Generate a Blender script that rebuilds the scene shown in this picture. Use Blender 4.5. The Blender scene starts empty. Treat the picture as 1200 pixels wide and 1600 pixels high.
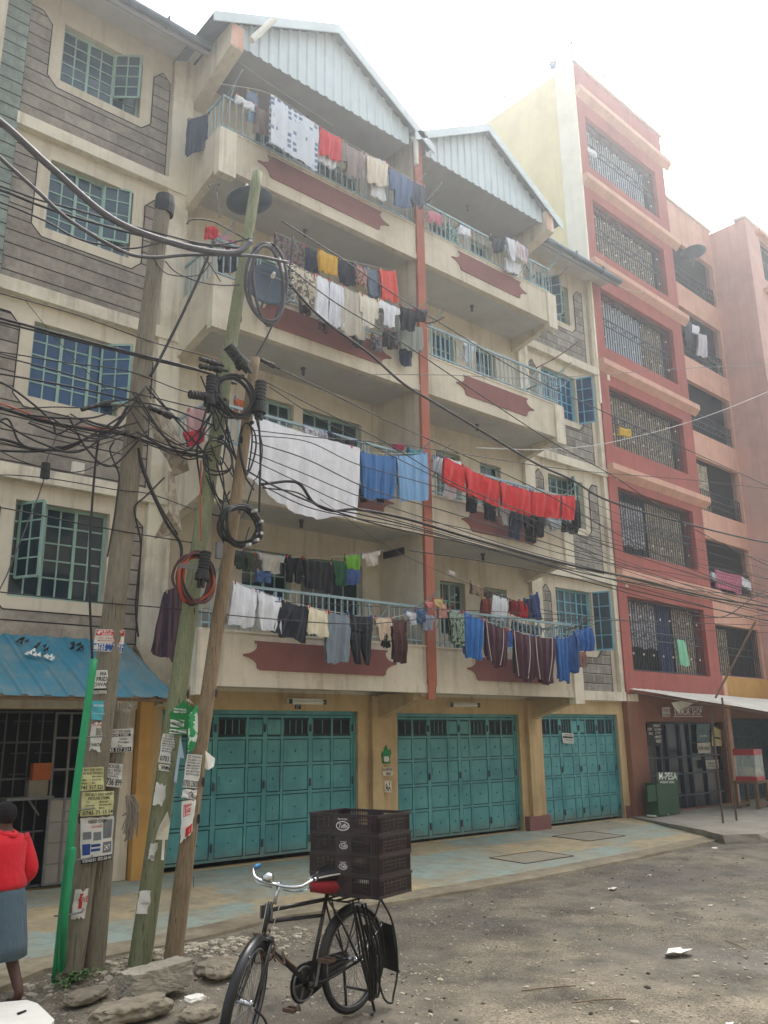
import bpy, math, random
from mathutils import Matrix, Vector, noise
random.seed(7)
R = math.radians
S = bpy.context.scene
COL = S.collection

# ------------------------------------------------------------------ camera
F_PX, PITCH, ROLL, YAW, CH = 1320.0, R(14.95), R(-0.76), R(40.9), 1.9
FW = Vector((math.sin(YAW)*math.cos(PITCH), math.cos(YAW)*math.cos(PITCH), math.sin(PITCH)))
_rt = Vector((math.cos(YAW), -math.sin(YAW), 0)); _up = _rt.cross(FW)
RT = math.cos(ROLL)*_rt + math.sin(ROLL)*_up
UP = -math.sin(ROLL)*_rt + math.cos(ROLL)*_up
EYE = Vector((0, 0, CH))
cd = bpy.data.cameras.new('camera'); cam = bpy.data.objects.new('camera', cd); COL.objects.link(cam)
cd.sensor_fit = 'HORIZONTAL'; cd.sensor_width = 36; cd.lens = F_PX/1200*36
cd.clip_start = 0.05; cd.clip_end = 2000
m = Matrix((RT, UP, -FW)).transposed().to_4x4(); m.translation = EYE
cam.matrix_world = m
S.camera = cam

# ------------------------------------------------------------------ overcast daylight
SUN_EL, SUN_AZ = R(58), R(60)
w = bpy.data.worlds.new('World'); S.world = w; w.use_nodes = True
nt = w.node_tree; nt.nodes.clear()
sky = nt.nodes.new('ShaderNodeTexSky'); sky.sky_type = 'NISHITA'; sky.sun_disc = False
sky.sun_elevation = SUN_EL; sky.sun_rotation = SUN_AZ; sky.dust_density = 6; sky.air_density = 1.6
hsv = nt.nodes.new('ShaderNodeHueSaturation'); hsv.inputs['Saturation'].default_value = 0.42
hsv.inputs['Value'].default_value = 1.0
bg = nt.nodes.new('ShaderNodeBackground'); bg.inputs['Strength'].default_value = 0.15
out = nt.nodes.new('ShaderNodeOutputWorld')
nt.links.new(sky.outputs[0], hsv.inputs['Color']); nt.links.new(hsv.outputs[0], bg.inputs['Color'])
nt.links.new(bg.outputs[0], out.inputs['Surface'])
sl = bpy.data.lights.new('sun', 'SUN'); sl.energy = 0.9; sl.angle = R(25); sl.color = (1, 0.97, 0.92)
so = bpy.data.objects.new('sun', sl); COL.objects.link(so)
sd = Vector((math.sin(SUN_AZ)*math.cos(SUN_EL), math.cos(SUN_AZ)*math.cos(SUN_EL), math.sin(SUN_EL)))
so.rotation_euler = sd.to_track_quat('Z', 'Y').to_euler(); so.location = (0, 0, 40)
S.view_settings.view_transform = 'Standard'; S.view_settings.look = 'None'
S.view_settings.exposure = 1.22; S.view_settings.gamma = 1

# ------------------------------------------------------------------ helpers
def ray(px, py): return FW + RT*((px-600)/F_PX) + UP*((800-py)/F_PX)
def at(px, py, Y):
    d = ray(px, py); return EYE + d*(Y/d.y)
def gat(px, py, z=0.0):
    d = ray(px, py); return EYE + d*((z-CH)/d.z)
def xat(px, py, X):
    d = ray(px, py); return EYE + d*(X/d.x)
def onto(px, py, P, n):
    d = ray(px, py); return EYE + d*((P-EYE).dot(n)/d.dot(n))

W = {}
def reg(o, M): W[o.name] = M
def tag(o, label=None, cat=None, group=None, kind=None):
    if label: o['label'] = label
    if cat: o['category'] = cat
    if group: o['group'] = group
    if kind: o['kind'] = kind
    return o
def empty(name, loc, label=None, cat=None, group=None, parent=None, rotz=0):
    o = bpy.data.objects.new(name, None); COL.objects.link(o)
    o.empty_display_size = 0.2
    M = Matrix.Translation(Vector(loc)) @ Matrix.Rotation(rotz, 4, 'Z')
    if parent:
        o.parent = parent; o.matrix_parent_inverse = W[parent.name].inverted()
    o.location = loc; o.rotation_euler = (0, 0, rotz)
    reg(o, M); tag(o, label, cat, group); return o
def link_mesh(name, me, parent=None):
    """mesh in world coordinates -> object with its origin at its own base"""
    vs = me.vertices
    if len(vs):
        n = len(vs); co = [0.0]*(3*n); vs.foreach_get('co', co)
        ox = (min(co[0::3])+max(co[0::3]))/2; oy = (min(co[1::3])+max(co[1::3]))/2; oz = min(co[2::3])
    else: ox = oy = oz = 0
    me.transform(Matrix.Translation((-ox, -oy, -oz)))
    o = bpy.data.objects.new(name, me); COL.objects.link(o)
    if parent:
        o.parent = parent; o.matrix_parent_inverse = W[parent.name].inverted()
    o.location = (ox, oy, oz); reg(o, Matrix.Translation((ox, oy, oz)))
    return o
class MB:
    def __init__(s, M=None): s.v = []; s.f = []; s.mi = []; s.M = M; s.cur = 0
    def add(s, vs, fs):
        b = len(s.v); s.v += [tuple(v) for v in vs]; s.f += [[b+i for i in f] for f in fs]; s.mi += [s.cur]*len(fs)
    def box(s, x0, x1, y0, y1, z0, z1):
        s.add([(x0,y0,z0),(x1,y0,z0),(x1,y1,z0),(x0,y1,z0),(x0,y0,z1),(x1,y0,z1),(x1,y1,z1),(x0,y1,z1)],
              [(0,3,2,1),(4,5,6,7),(0,1,5,4),(1,2,6,5),(2,3,7,6),(3,0,4,7)]); return s
    def quad(s, a, b, c, d): s.add([a,b,c,d], [(0,1,2,3)]); return s
    def hexa(s, p):   # 8 points, bottom loop then top loop
        s.add(p, [(0,3,2,1),(4,5,6,7),(0,1,5,4),(1,2,6,5),(2,3,7,6),(3,0,4,7)]); return s
    def slab(s, pts, off):   # polygon swept by a vector
        off = Vector(off); n = len(pts); a = [Vector(p) for p in pts]; b = [p+off for p in a]
        s.add(a+b, [tuple(range(n))[::-1], tuple(range(n, 2*n))]+[(i, (i+1) % n, n+(i+1) % n, n+i) for i in range(n)]); return s
    def bar(s, a, b, r, r2=None, n=6, caps=True):
        return s.tube([a, b], r if r2 is None else [r, r2], n, caps)
    def sbar(s, a, b, wx, wy):   # square bar
        a = Vector(a); b = Vector(b); d = (b-a).normalized()
        u = d.cross(Vector((0,1,0)) if abs(d.y) < .9 else Vector((1,0,0))).normalized(); v = d.cross(u)
        u *= wx/2; v *= wy/2
        return s.hexa([a-u-v, a+u-v, a+u+v, a-u+v, b-u-v, b+u-v, b+u+v, b-u+v])
    def tube(s, pts, r, n=6, caps=True, closed=False, sq=None):
        P = [Vector(p) for p in pts]; m_ = len(P)
        rr = r if isinstance(r, (list, tuple)) else [r]*m_
        vs = []; prev = None
        for i, p in enumerate(P):
            if closed: t = P[(i+1) % m_]-P[i-1]
            else: t = P[min(i+1, m_-1)]-P[max(i-1, 0)]
            if t.length < 1e-9: t = Vector((0,0,1))
            t.normalize()
            if prev is None:
                u = t.cross(Vector((0,0,1)) if abs(t.z) < .9 else Vector((1,0,0))).normalized()
            else:
                u = prev-t*prev.dot(t)
                u = u.normalized() if u.length > 1e-6 else prev
            prev = u; v = t.cross(u)
            for k in range(n):
                a = 2*math.pi*k/n; vs.append(p+u*(rr[i]*math.cos(a))+v*(rr[i]*math.sin(a)*(sq or 1)))
        fs = []
        for i in range(m_ if closed else m_-1):
            j = (i+1) % m_
            for k in range(n):
                l = (k+1) % n; fs.append((i*n+k, i*n+l, j*n+l, j*n+k))
        if caps and not closed: fs += [tuple(range(n))[::-1], tuple((m_-1)*n+k for k in range(n))]
        s.add(vs, fs); return s
    def lathe(s, c, prof, n=16, axis='Z'):
        c = Vector(c); vs = []
        for (r, h) in prof:
            for k in range(n):
                a = 2*math.pi*k/n; x, y = r*math.cos(a), r*math.sin(a)
                vs.append(c+(Vector((x,y,h)) if axis == 'Z' else Vector((x,h,y)) if axis == 'Y' else Vector((h,x,y))))
        fs = [(i*n+k, i*n+(k+1) % n, (i+1)*n+(k+1) % n, (i+1)*n+k) for i in range(len(prof)-1) for k in range(n)]
        fs += [tuple(range(n))[::-1], tuple((len(prof)-1)*n+k for k in range(n))]
        s.add(vs, fs); return s
    def rings(s, R_, caps=True):   # list of rings (each a list of points)
        n = len(R_[0]); vs = [p for r in R_ for p in r]
        fs = [(i*n+k, i*n+(k+1) % n, (i+1)*n+(k+1) % n, (i+1)*n+k) for i in range(len(R_)-1) for k in range(n)]
        if caps: fs += [tuple(range(n))[::-1], tuple((len(R_)-1)*n+k for k in range(n))]
        s.add(vs, fs); return s
    def holes(s, x0, x1, z0, z1, H, y0, y1):   # wall face at y0 with openings, reveals back to y1
        xs = sorted({x0, x1, *[h[0] for h in H], *[h[1] for h in H]}); zs = sorted({z0, z1, *[h[2] for h in H], *[h[3] for h in H]})
        xs = [x for x in xs if x0 <= x <= x1]; zs = [z for z in zs if z0 <= z <= z1]
        def solid(x, z): return not any(h[0] < x < h[1] and h[2] < z < h[3] for h in H)
        for i in range(len(xs)-1):
            for j in range(len(zs)-1):
                if solid((xs[i]+xs[i+1])/2, (zs[j]+zs[j+1])/2):
                    s.quad((xs[i],y0,zs[j]), (xs[i+1],y0,zs[j]), (xs[i+1],y0,zs[j+1]), (xs[i],y0,zs[j+1]))
        for (a, b, c, d) in H:
            s.quad((a,y0,c), (a,y1,c), (b,y1,c), (b,y0,c)); s.quad((a,y0,d), (b,y0,d), (b,y1,d), (a,y1,d))
            s.quad((a,y0,c), (a,y0,d), (a,y1,d), (a,y1,c)); s.quad((b,y0,c), (b,y1,c), (b,y1,d), (b,y0,d))
        # outer shell
        s.quad((x0,y0,z1), (x1,y0,z1), (x1,y1,z1), (x0,y1,z1)); s.quad((x0,y0,z0), (x0,y0,z1), (x0,y1,z1), (x0,y1,z0))
        s.quad((x1,y0,z0), (x1,y1,z0), (x1,y1,z1), (x1,y0,z1)); return s
    def build(s, name, mats, parent=None, smooth=False):
        me = bpy.data.meshes.new(name); me.from_pydata(s.v, [], s.f)
        if s.M is not None: me.transform(s.M)
        if not isinstance(mats, (list, tuple)): mats = [mats]
        for m_ in mats: me.materials.append(m_)
        if len(mats) > 1: me.polygons.foreach_set('material_index', s.mi)
        if smooth: me.polygons.foreach_set('use_smooth', [True]*len(me.polygons))
        me.validate(); me.update()
        return link_mesh(name, me, parent)
def copy_tree(o, parent=None, kids=None):
    c = o.copy(); COL.objects.link(c)
    if parent: c.parent = parent
    W[c.name] = W[o.name]
    for ch in list(o.children): copy_tree(ch, c)
    return c

def spline(pts, n=8):   # Catmull-Rom
    P = [Vector(p) for p in pts]
    if len(P) < 3: return [P[0].lerp(P[-1], i/n) for i in range(n+1)]
    Q = [P[0]*2-P[1]]+P+[P[-1]*2-P[-2]]; o = []
    for i in range(1, len(Q)-2):
        a, b, c, d = Q[i-1:i+3]
        for k in range(n):
            t = k/n
            o.append(0.5*((2*b)+(c-a)*t+(2*a-5*b+4*c-d)*t*t+(3*b-a-3*c+d)*t**3))
    o.append(P[-1]); return o

# ------------------------------------------------------------------ materials
def lin(c):
    return tuple(((x/255)/12.92 if x/255 <= .04045 else ((x/255+.055)/1.055)**2.4) for x in c)
def newmat(name):
    m_ = bpy.data.materials.new(name); m_.use_nodes = True; n = m_.node_tree
    b = n.nodes['Principled BSDF']; return m_, n, b
def nd(n, t, **kw):
    x = n.nodes.new(t)
    for k, v in kw.items():
        if k.startswith('i_'): x.inputs[int(k[2:])].default_value = v
        else: setattr(x, k, v)
    return x
def noise_n(n, scale, detail=6, rough=.6, vec=None, mp=(1,1,1)):
    g = nd(n, 'ShaderNodeNewGeometry'); mpn = nd(n, 'ShaderNodeMapping'); mpn.inputs['Scale'].default_value = mp
    n.links.new(g.outputs['Position'], mpn.inputs[0])
    t = nd(n, 'ShaderNodeTexNoise'); t.inputs['Scale'].default_value = scale; t.inputs['Detail'].default_value = detail
    t.inputs['Roughness'].default_value = rough; n.links.new(mpn.outputs[0], t.inputs['Vector']); return t
def ramp(n, src, a, b, ca=(0,0,0,1), cb=(1,1,1,1)):
    r = nd(n, 'ShaderNodeValToRGB'); r.color_ramp.elements[0].position = a; r.color_ramp.elements[1].position = b
    r.color_ramp.elements[0].color = ca; r.color_ramp.elements[1].color = cb
    n.links.new(src, r.inputs[0]); return r
def mix(n, fac, a, b, mode='MIX'):
    x = nd(n, 'ShaderNodeMix', data_type='RGBA', blend_type=mode)
    for s_, v in ((x.inputs[0], fac), (x.inputs[6], a), (x.inputs[7], b)):
        if hasattr(v, 'is_linked') or hasattr(v, 'links'): n.links.new(v, s_)
        elif isinstance(v, (int, float)): s_.default_value = v
        else: s_.default_value = (*v[:3], 1)
    return x.outputs[2]
def bump(n, b, h, strength=.3, dist=.02):
    x = nd(n, 'ShaderNodeBump'); x.inputs['Strength'].default_value = strength; x.inputs['Distance'].default_value = dist
    n.links.new(h, x.inputs['Height']); n.links.new(x.outputs[0], b.inputs['Normal'])
MC = {}
def paint(name, c, rough=.7, var=.18, scale=3, dirt=None, dirtamt=.5, streak=0, bmp=.15, metal=0, bscale=40):
    """painted or plastered surface: mottled, with dirt patches and rain streaks"""
    if name in MC: return MC[name]
    m_, n, b = newmat(name); c = lin(c)
    t = noise_n(n, scale); lo = tuple(x*(1-var) for x in c); hi = tuple(min(1, x*(1+var*.7)) for x in c)
    col = mix(n, ramp(n, t.outputs[0], .3, .7).outputs[0], lo, hi)
    if dirt:
        t2 = noise_n(n, .9, 9, .7); f = ramp(n, t2.outputs[0], .47, .75)
        mm = nd(n, 'ShaderNodeMath', operation='MULTIPLY', i_1=dirtamt); n.links.new(f.outputs[0], mm.inputs[0])
        col = mix(n, mm.outputs[0], col, lin(dirt))
    if streak:
        t3 = noise_n(n, 1.0, 5, .6, mp=(7, 7, .45)); f = ramp(n, t3.outputs[0], .52, .74)
        mm = nd(n, 'ShaderNodeMath', operation='MULTIPLY', i_1=streak); n.links.new(f.outputs[0], mm.inputs[0])
        col = mix(n, mm.outputs[0], col, lin(dirt or (90,75,60)))
    n.links.new(col, b.inputs['Base Color']); b.inputs['Roughness'].default_value = rough; b.inputs['Metallic'].default_value = metal
    tb = noise_n(n, bscale, 5); bump(n, b, tb.outputs[0], bmp, .01)
    MC[name] = m_; return m_
def stone_mat(name, ca, cb, cm, bw=.42, bh=.215, ms=.012):
    m_, n, b = newmat(name)
    g = nd(n, 'ShaderNodeNewGeometry'); sx = nd(n, 'ShaderNodeSeparateXYZ'); cx = nd(n, 'ShaderNodeCombineXYZ')
    n.links.new(g.outputs['Position'], sx.inputs[0]); n.links.new(sx.outputs[0], cx.inputs[0]); n.links.new(sx.outputs[2], cx.inputs[1])
    br = nd(n, 'ShaderNodeTexBrick'); n.links.new(cx.outputs[0], br.inputs['Vector'])
    br.inputs['Scale'].default_value = 1; br.inputs['Brick Width'].default_value = bw; br.inputs['Row Height'].default_value = bh
    br.inputs['Mortar Size'].default_value = ms; br.inputs['Mortar Smooth'].default_value = .2; br.inputs['Bias'].default_value = 0
    br.inputs['Color1'].default_value = (*lin(ca), 1); br.inputs['Color2'].default_value = (*lin(cb), 1); br.inputs['Mortar'].default_value = (*lin(cm), 1)
    # the courses read as dark continuous grooves, upright joints stay faint
    md = nd(n, 'ShaderNodeMath', operation='MODULO', i_1=bh); n.links.new(sx.outputs[2], md.inputs[0])
    gr = nd(n, 'ShaderNodeMath', operation='LESS_THAN', i_1=.019); n.links.new(md.outputs[0], gr.inputs[0])
    t = noise_n(n, 6, 10, .8); v = mix(n, ramp(n, t.outputs[0], .3, .72).outputs[0], (.58,.57,.56), (1.32,1.29,1.24))
    t1 = noise_n(n, .8, 4, .6); v1 = mix(n, ramp(n, t1.outputs[0], .3, .7).outputs[0], (.72,.72,.74), (1.1,1.1,1.08))
    col = mix(n, 1, br.outputs['Color'], v, 'MULTIPLY'); col = mix(n, 1, col, v1, 'MULTIPLY')
    col = mix(n, gr.outputs[0], col, lin((38,34,32)))
    n.links.new(col, b.inputs['Base Color']); b.inputs['Roughness'].default_value = .92
    hh = nd(n, 'ShaderNodeMath', operation='SUBTRACT'); n.links.new(t.outputs[0], hh.inputs[0]); n.links.new(gr.outputs[0], hh.inputs[1])
    bump(n, b, hh.outputs[0], .7, .02); return m_
def fabric(c, pat=None, c2=None):
    key = ('fab', c, pat, c2)
    if key in MC: return MC[key]
    m_, n, b = newmat('fabric'); l = lin(c)
    t = noise_n(n, 7, 4); col = mix(n, t.outputs[0], tuple(x*.82 for x in l), tuple(min(1, x*1.12) for x in l))
    if pat == 'blotch':
        t2 = noise_n(n, 16, 2, .5); col = mix(n, ramp(n, t2.outputs[0], .5, .54).outputs[0], col, lin(c2))
    elif pat == 'stripe':
        t2 = noise_n(n, 26, 1, .3, mp=(1, .02, .03)); col = mix(n, ramp(n, t2.outputs[0], .48, .53).outputs[0], col, lin(c2))
    elif pat == 'check':
        g = nd(n, 'ShaderNodeNewGeometry'); ck = nd(n, 'ShaderNodeTexVoronoi', distance='CHEBYCHEV'); ck.inputs['Scale'].default_value = 9
        ck.inputs['Randomness'].default_value = .25; n.links.new(g.outputs['Position'], ck.inputs['Vector'])
        col = mix(n, ramp(n, ck.outputs['Distance'], .28, .33).outputs[0], col, lin(c2))
    n.links.new(col, b.inputs['Base Color']); b.inputs['Roughness'].default_value = .9
    b.inputs['Sheen Weight'].default_value = .1
    tb = noise_n(n, 13, 5, .6, mp=(1.6,1.6,.7)); bump(n, b, tb.outputs[0], .55, .03)
    MC[key] = m_; return m_
def glass_mat(name, c, rough=.06):
    m_, n, b = newmat(name); l = lin(c)
    t = noise_n(n, 1.7, 3); col = mix(n, t.outputs[0], tuple(x*.5 for x in l), tuple(x*1.5 for x in l))
    n.links.new(col, b.inputs['Base Color']); b.inputs['Roughness'].default_value = rough; b.inputs['IOR'].default_value = 1.5
    t2 = noise_n(n, 1.2, 2); bump(n, b, t2.outputs[0], .06, .05); return m_
def wood(name, c, c2, sc=11, rough=.85, crack=.75):
    m_, n, b = newmat(name)
    t = noise_n(n, sc, 8, .65, mp=(6, 6, .55)); col = mix(n, ramp(n, t.outputs[0], .3, .72).outputs[0], lin(c2), lin(c))
    t2 = noise_n(n, 7, 6, .7, mp=(9, 9, .3)); cr = ramp(n, t2.outputs[0], .58, .63)
    mm = nd(n, 'ShaderNodeMath', operation='MULTIPLY', i_1=crack); n.links.new(cr.outputs[0], mm.inputs[0])
    col = mix(n, mm.outputs[0], col, lin((45,38,30)))
    t3 = noise_n(n, 1.3, 5); v = mix(n, t3.outputs[0], (.65,.65,.62), (1.3,1.3,1.28)); col = mix(n, 1, col, v, 'MULTIPLY')
    n.links.new(col, b.inputs['Base Color']); b.inputs['Roughness'].default_value = rough
    bump(n, b, t.outputs[0], .5, .01); return m_
M_groove = paint('shaded_teal_groove', (22,60,60), .8, .2, 5)  # gate backing coloured darker so the panel gaps read as shaded grooves
def flat(name, c, rough=.5, metal=0): return paint(name, c, rough, .1, 12, None, 0, 0, .08, metal, 90)

M_wall = paint('cream_plaster', (217,207,186), .85, .1, 2, (124,106,86), .36, .42)
M_ceil = paint('white_soffit', (196,196,190), .9, .1, 2, (150,140,120), .35)
M_trim = paint('pale_plaster_trim', (228,220,200), .85, .1, 3, (110,92,70), .55, .45)
M_mustard = paint('mustard_paint', (196,152,84), .8, .12, 3, (110,80,50), .4, .2)
M_orange = paint('orange_red_paint', (168,92,70), .75, .12, 4, (224,190,160), .22, .12)
M_maroon = paint('maroon_paint', (134,88,82), .75, .1, 4, (90,60,55), .4, .15)
M_stone = stone_mat('grey_block_stone', (146,140,130), (174,167,156), (160,154,145))
M_stoneR = stone_mat('grey_block_stone_light', (136,132,126), (172,168,160), (192,186,172), .4, .215, .016)
M_gstone = stone_mat('green_grey_block', (146,160,154), (152,166,160), (140,154,148))
M_ochre = paint('ochre_plaster', (200,174,130), .85, .12, 2, (116,92,62), .5, .4)
def gate_paint():
    m_, n, b = newmat('teal_gate_paint')
    t = noise_n(n, 2.2, 6); col = mix(n, ramp(n, t.outputs[0], .3, .7).outputs[0], lin((54,128,136)), lin((92,164,164)))
    t2 = noise_n(n, 1.0, 6, .65, mp=(6, 6, .5)); f = ramp(n, t2.outputs[0], .5, .72); mm = nd(n, 'ShaderNodeMath', operation='MULTIPLY', i_1=.4); n.links.new(f.outputs[0], mm.inputs[0]); col = mix(n, mm.outputs[0], col, lin((60,96,92)))
    t3 = noise_n(n, 7, 8, .75); f3 = ramp(n, t3.outputs[0], .66, .72); col = mix(n, f3.outputs[0], col, lin((96,74,54)))
    g = nd(n, 'ShaderNodeNewGeometry'); sx = nd(n, 'ShaderNodeSeparateXYZ'); n.links.new(g.outputs['Position'], sx.inputs[0])
    ad = nd(n, 'ShaderNodeMath', operation='MULTIPLY_ADD'); ad.inputs[1].default_value = .5; n.links.new(t3.outputs[0], ad.inputs[0]); n.links.new(sx.outputs[2], ad.inputs[2])
    f4 = ramp(n, ad.outputs[0], .36, .62, (.75,.75,.75,1), (0,0,0,1)); col = mix(n, f4.outputs[0], col, lin((112,104,84)))
    n.links.new(col, b.inputs['Base Color']); b.inputs['Roughness'].default_value = .5
    tb = noise_n(n, 5, 3, .5); bump(n, b, tb.outputs[0], .35, .03); return m_
M_teal = gate_paint()
M_mint = paint('mint_window_paint', (148,180,168), .5, .1, 5, (90,110,90), .3)
M_blueframe = paint('pale_blue_paint', (120,182,200), .5, .1, 5, (110,120,120), .3)
M_rail = paint('grey_blue_rail_paint', (150,176,182), .45, .12, 8, (120,92,70), .35)
M_glass = glass_mat('window_glass', (28,48,58)); M_glassB = glass_mat('blue_window_glass', (26,70,112))
M_glassG = glass_mat('grey_window_glass', (62,84,96), .12)
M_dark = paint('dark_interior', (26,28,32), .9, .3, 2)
M_iron = paint('dark_iron', (70,72,76), .5, .2, 10)
M_irong = paint('grey_iron', (104,104,104), .5, .2, 10)
M_red = paint('brick_red_paint', (176,98,88), .8, .1, 2, (128,78,68), .5, .5)
M_peach = paint('peach_paint', (222,176,154), .8, .1, 2, (170,118,96), .4, .38)
M_pink = paint('dusty_pink_paint', (214,172,158), .8, .08, 2, (160,118,106), .4, .36)
M_yellow = paint('pale_yellow_paint', (244,228,180), .85, .08, 1.2, (216,196,150), .5, .3)
M_white = paint('white_paint', (228,226,216), .7, .08, 3, (170,160,140), .4)
M_sheet = paint('pale_blue_grey_sheet', (206,220,224), .45, .06, 3, (140,150,150), .3, .1, .05)
M_gutter = paint('blue_grey_gutter', (98,116,130), .5, .15, 5, (70,74,80), .4)
M_blue = paint('blue_roof_sheet', (50,124,146), .5, .16, 2.2, (138,136,122), .85, .5, .1)
M_black = paint('black_rubber', (24,24,26), .55, .2, 20)
M_wire = paint('black_cable', (26,24,26), .55, .2, 5)
M_wireg = paint('grey_cable', (78,76,82), .6, .2, 5)
M_wireo = paint('orange_cable', (170,72,44), .5, .2, 5)
M_wirew = paint('white_line', (200,200,196), .6, .1, 5)
M_pipe = paint('green_pipe', (20,150,96), .45, .1, 6, (30,100,70), .3)
M_woodA = wood('weathered_pole', (142,134,118), (110,103,90)); M_woodC = wood('green_treated_pole', (144,148,116), (110,116,88))
M_woodD = wood('brown_weathered_pole', (156,136,108), (112,94,72)); M_plank = wood('old_plank', (130,104,78), (96,74,54))
M_conc = paint('rough_concrete', (156,150,136), .95, .2, 4, (96,88,74), .6, 0, .6, 0, 14)
M_rock = paint('dusty_rock', (138,129,112), .95, .35, 11, (96,86,70), .6, 0, .8, 0, 9)
M_paper = paint('white_paper', (216,216,210), .9, .06, 6, (150,140,120), .35)
M_yellowp = paint('yellow_paper', (206,204,150), .9, .06, 6, (150,140,100), .35)
M_ink = flat('black_ink', (20,20,22), .8); M_inkr = flat('red_ink', (190,44,36), .8); M_inkb = flat('blue_ink', (34,70,140), .8)
M_greenp = flat('green_print', (24,128,66), .7); M_cyanp = flat('cyan_paper', (84,176,190), .8); M_whiteink = flat('white_ink', (236,236,232), .8)
M_chrome = flat('chrome', (200,204,208), .22, 1)
M_bike = paint('black_enamel', (22,25,29), .35, .2, 9, (96,84,66), .3, 0, .08, 0, 60)
M_rust = paint('rusty_steel', (92,70,54), .7, .3, 12)
# ------------------------------------------------------------------ ground
def gz(x, y):
    """ground height of the dirt road"""
    e = 8.12
    t = max(0, min(1, (e-y)/1.6)); base = -0.02-0.05*t*t*(3-2*t)
    n = noise.noise(Vector((x*.5, y*.5, 0)))*.035+noise.noise(Vector((x*1.9, y*1.9, 3)))*.014
    mound = .13*math.exp(-(((x-4.1)/1.0)**2+((y-7.45)/.45)**2))
    if y > 8.6: return -.12
    return base+n*(1 if y < 7.8 else .3)+mound
mg, n, b = newmat('dirt_road')
t1 = noise_n(n, .35, 6, .6); t2 = noise_n(n, 14, 9, .75); t3 = noise_n(n, 1.6, 7, .65)
c = mix(n, ramp(n, t1.outputs[0], .38, .62).outputs[0], lin((108,103,93)), lin((145,137,121)))
c = mix(n, ramp(n, t3.outputs[0], .42, .66).outputs[0], c, lin((84,80,72)))
t5 = noise_n(n, 48, 5, .7, mp=(1, 1, 1)); t6 = noise_n(n, .55, 5, .6); zone = ramp(n, t6.outputs[0], .46, .52)
spk = mix(n, ramp(n, t5.outputs[0], .36, .64).outputs[0], (.42,.41,.38), (1.55,1.5,1.4))
sm = mix(n, ramp(n, t2.outputs[0], .3, .75).outputs[0], (.72,.71,.70), (1.15,1.14,1.12))
c = mix(n, 1, c, mix(n, zone.outputs[0], sm, spk), 'MULTIPLY')
g = nd(n, 'ShaderNodeNewGeometry'); vo = nd(n, 'ShaderNodeTexVoronoi'); vo.inputs['Scale'].default_value = 34
n.links.new(g.outputs['Position'], vo.inputs['Vector'])
sp = ramp(n, vo.outputs['Distance'], .12, .2, (1,1,1,1), (0,0,0,1))
sep = nd(n, 'ShaderNodeSeparateColor'); n.links.new(vo.outputs['Color'], sep.inputs[0])
gt = nd(n, 'ShaderNodeMath', operation='GREATER_THAN', i_1=.6); n.links.new(sep.outputs[0], gt.inputs[0])
mm = nd(n, 'ShaderNodeMath', operation='MULTIPLY'); n.links.new(sp.outputs[0], mm.inputs[0]); n.links.new(gt.outputs[0], mm.inputs[1])
c = mix(n, mm.outputs[0], c, lin((204,196,180)))
n.links.new(c, b.inputs['Base Color'])
# damp patches are smoother
wet = ramp(n, t1.outputs[0], .36, .44, (.42,.42,.42,1), (.95,.95,.95,1)); n.links.new(wet.outputs[0], b.inputs['Roughness'])
ad = nd(n, 'ShaderNodeMath', operation='ADD'); n.links.new(t2.outputs[0], ad.inputs[0]); n.links.new(mm.outputs[0], ad.inputs[1])
bump(n, b, ad.outputs[0], .9, .03)
def axis(a, b_, c_, d_, st):
    L = []; x = a
    while x < b_: L.append(x); x += max(1.0, (b_-x)*.35)
    x = b_
    while x < c_: L.append(x); x += st
    x = c_; s_ = st
    while x < d_: L.append(x); s_ *= 1.5; x += s_
    L.append(d_); return L
def ground_sheet():
    xs = axis(-300, 1.0, 16, 400, .07); ys = axis(-300, 2.6, 8.7, 400, .07)
    nx, ny = len(xs), len(ys)
    vs = [(x, y, gz(x, y)) for y in ys for x in xs]
    fs = [(j*nx+i, j*nx+i+1, (j+1)*nx+i+1, (j+1)*nx+i) for j in range(ny-1) for i in range(nx-1)]
    q = MB(); q.add(vs, fs); o = q.build('road', mg, None, True); tag(o, kind='structure')
ground_sheet()

# painted concrete apron in front of the gates
def patch_mat(name, c):
    m_, n, b = newmat(name)
    t = noise_n(n, 1.3, 9, .7); col = mix(n, ramp(n, t.outputs[0], .40, .62).outputs[0], lin(c), lin((160,150,126)))
    t2 = noise_n(n, 5, 9, .75); col = mix(n, 1, col, mix(n, ramp(n, t2.outputs[0], .3, .7).outputs[0], (.66,.66,.64), (1.18,1.17,1.14)), 'MULTIPLY')
    t3 = noise_n(n, 2.5, 9, .8); col = mix(n, ramp(n, t3.outputs[0], .57, .7).outputs[0], col, lin((92,84,72)))
    n.links.new(col, b.inputs['Base Color']); b.inputs['Roughness'].default_value = .85
    bump(n, b, t2.outputs[0], .3, .01); return m_
P_teal = patch_mat('apron_faded_teal', (152,168,160)); P_cream = patch_mat('apron_faded_cream', (188,168,132))
P_grey = patch_mat('apron_bare_grey', (146,142,130)); P_edge = patch_mat('apron_edge', (122,110,92))
EDGE = [(-6,7.3),(1.5,7.35),(2.45,7.6),(3.0,8.0),(3.8,8.08),(4.7,8.15),(5.8,8.42),(7.0,8.2),(8.0,8.14),(9.6,8.12),(12.0,8.22),(15.1,8.5),(18.2,8.9)]
def edge_y(x):
    for (a, b_), (c_, d_) in zip(EDGE, EDGE[1:]):
        if a <= x <= c_: return b_+(d_-b_)*(x-a)/(c_-a)+.05*noise.noise(Vector((x*2.3, 1, 0)))
    return EDGE[-1][1]
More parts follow.
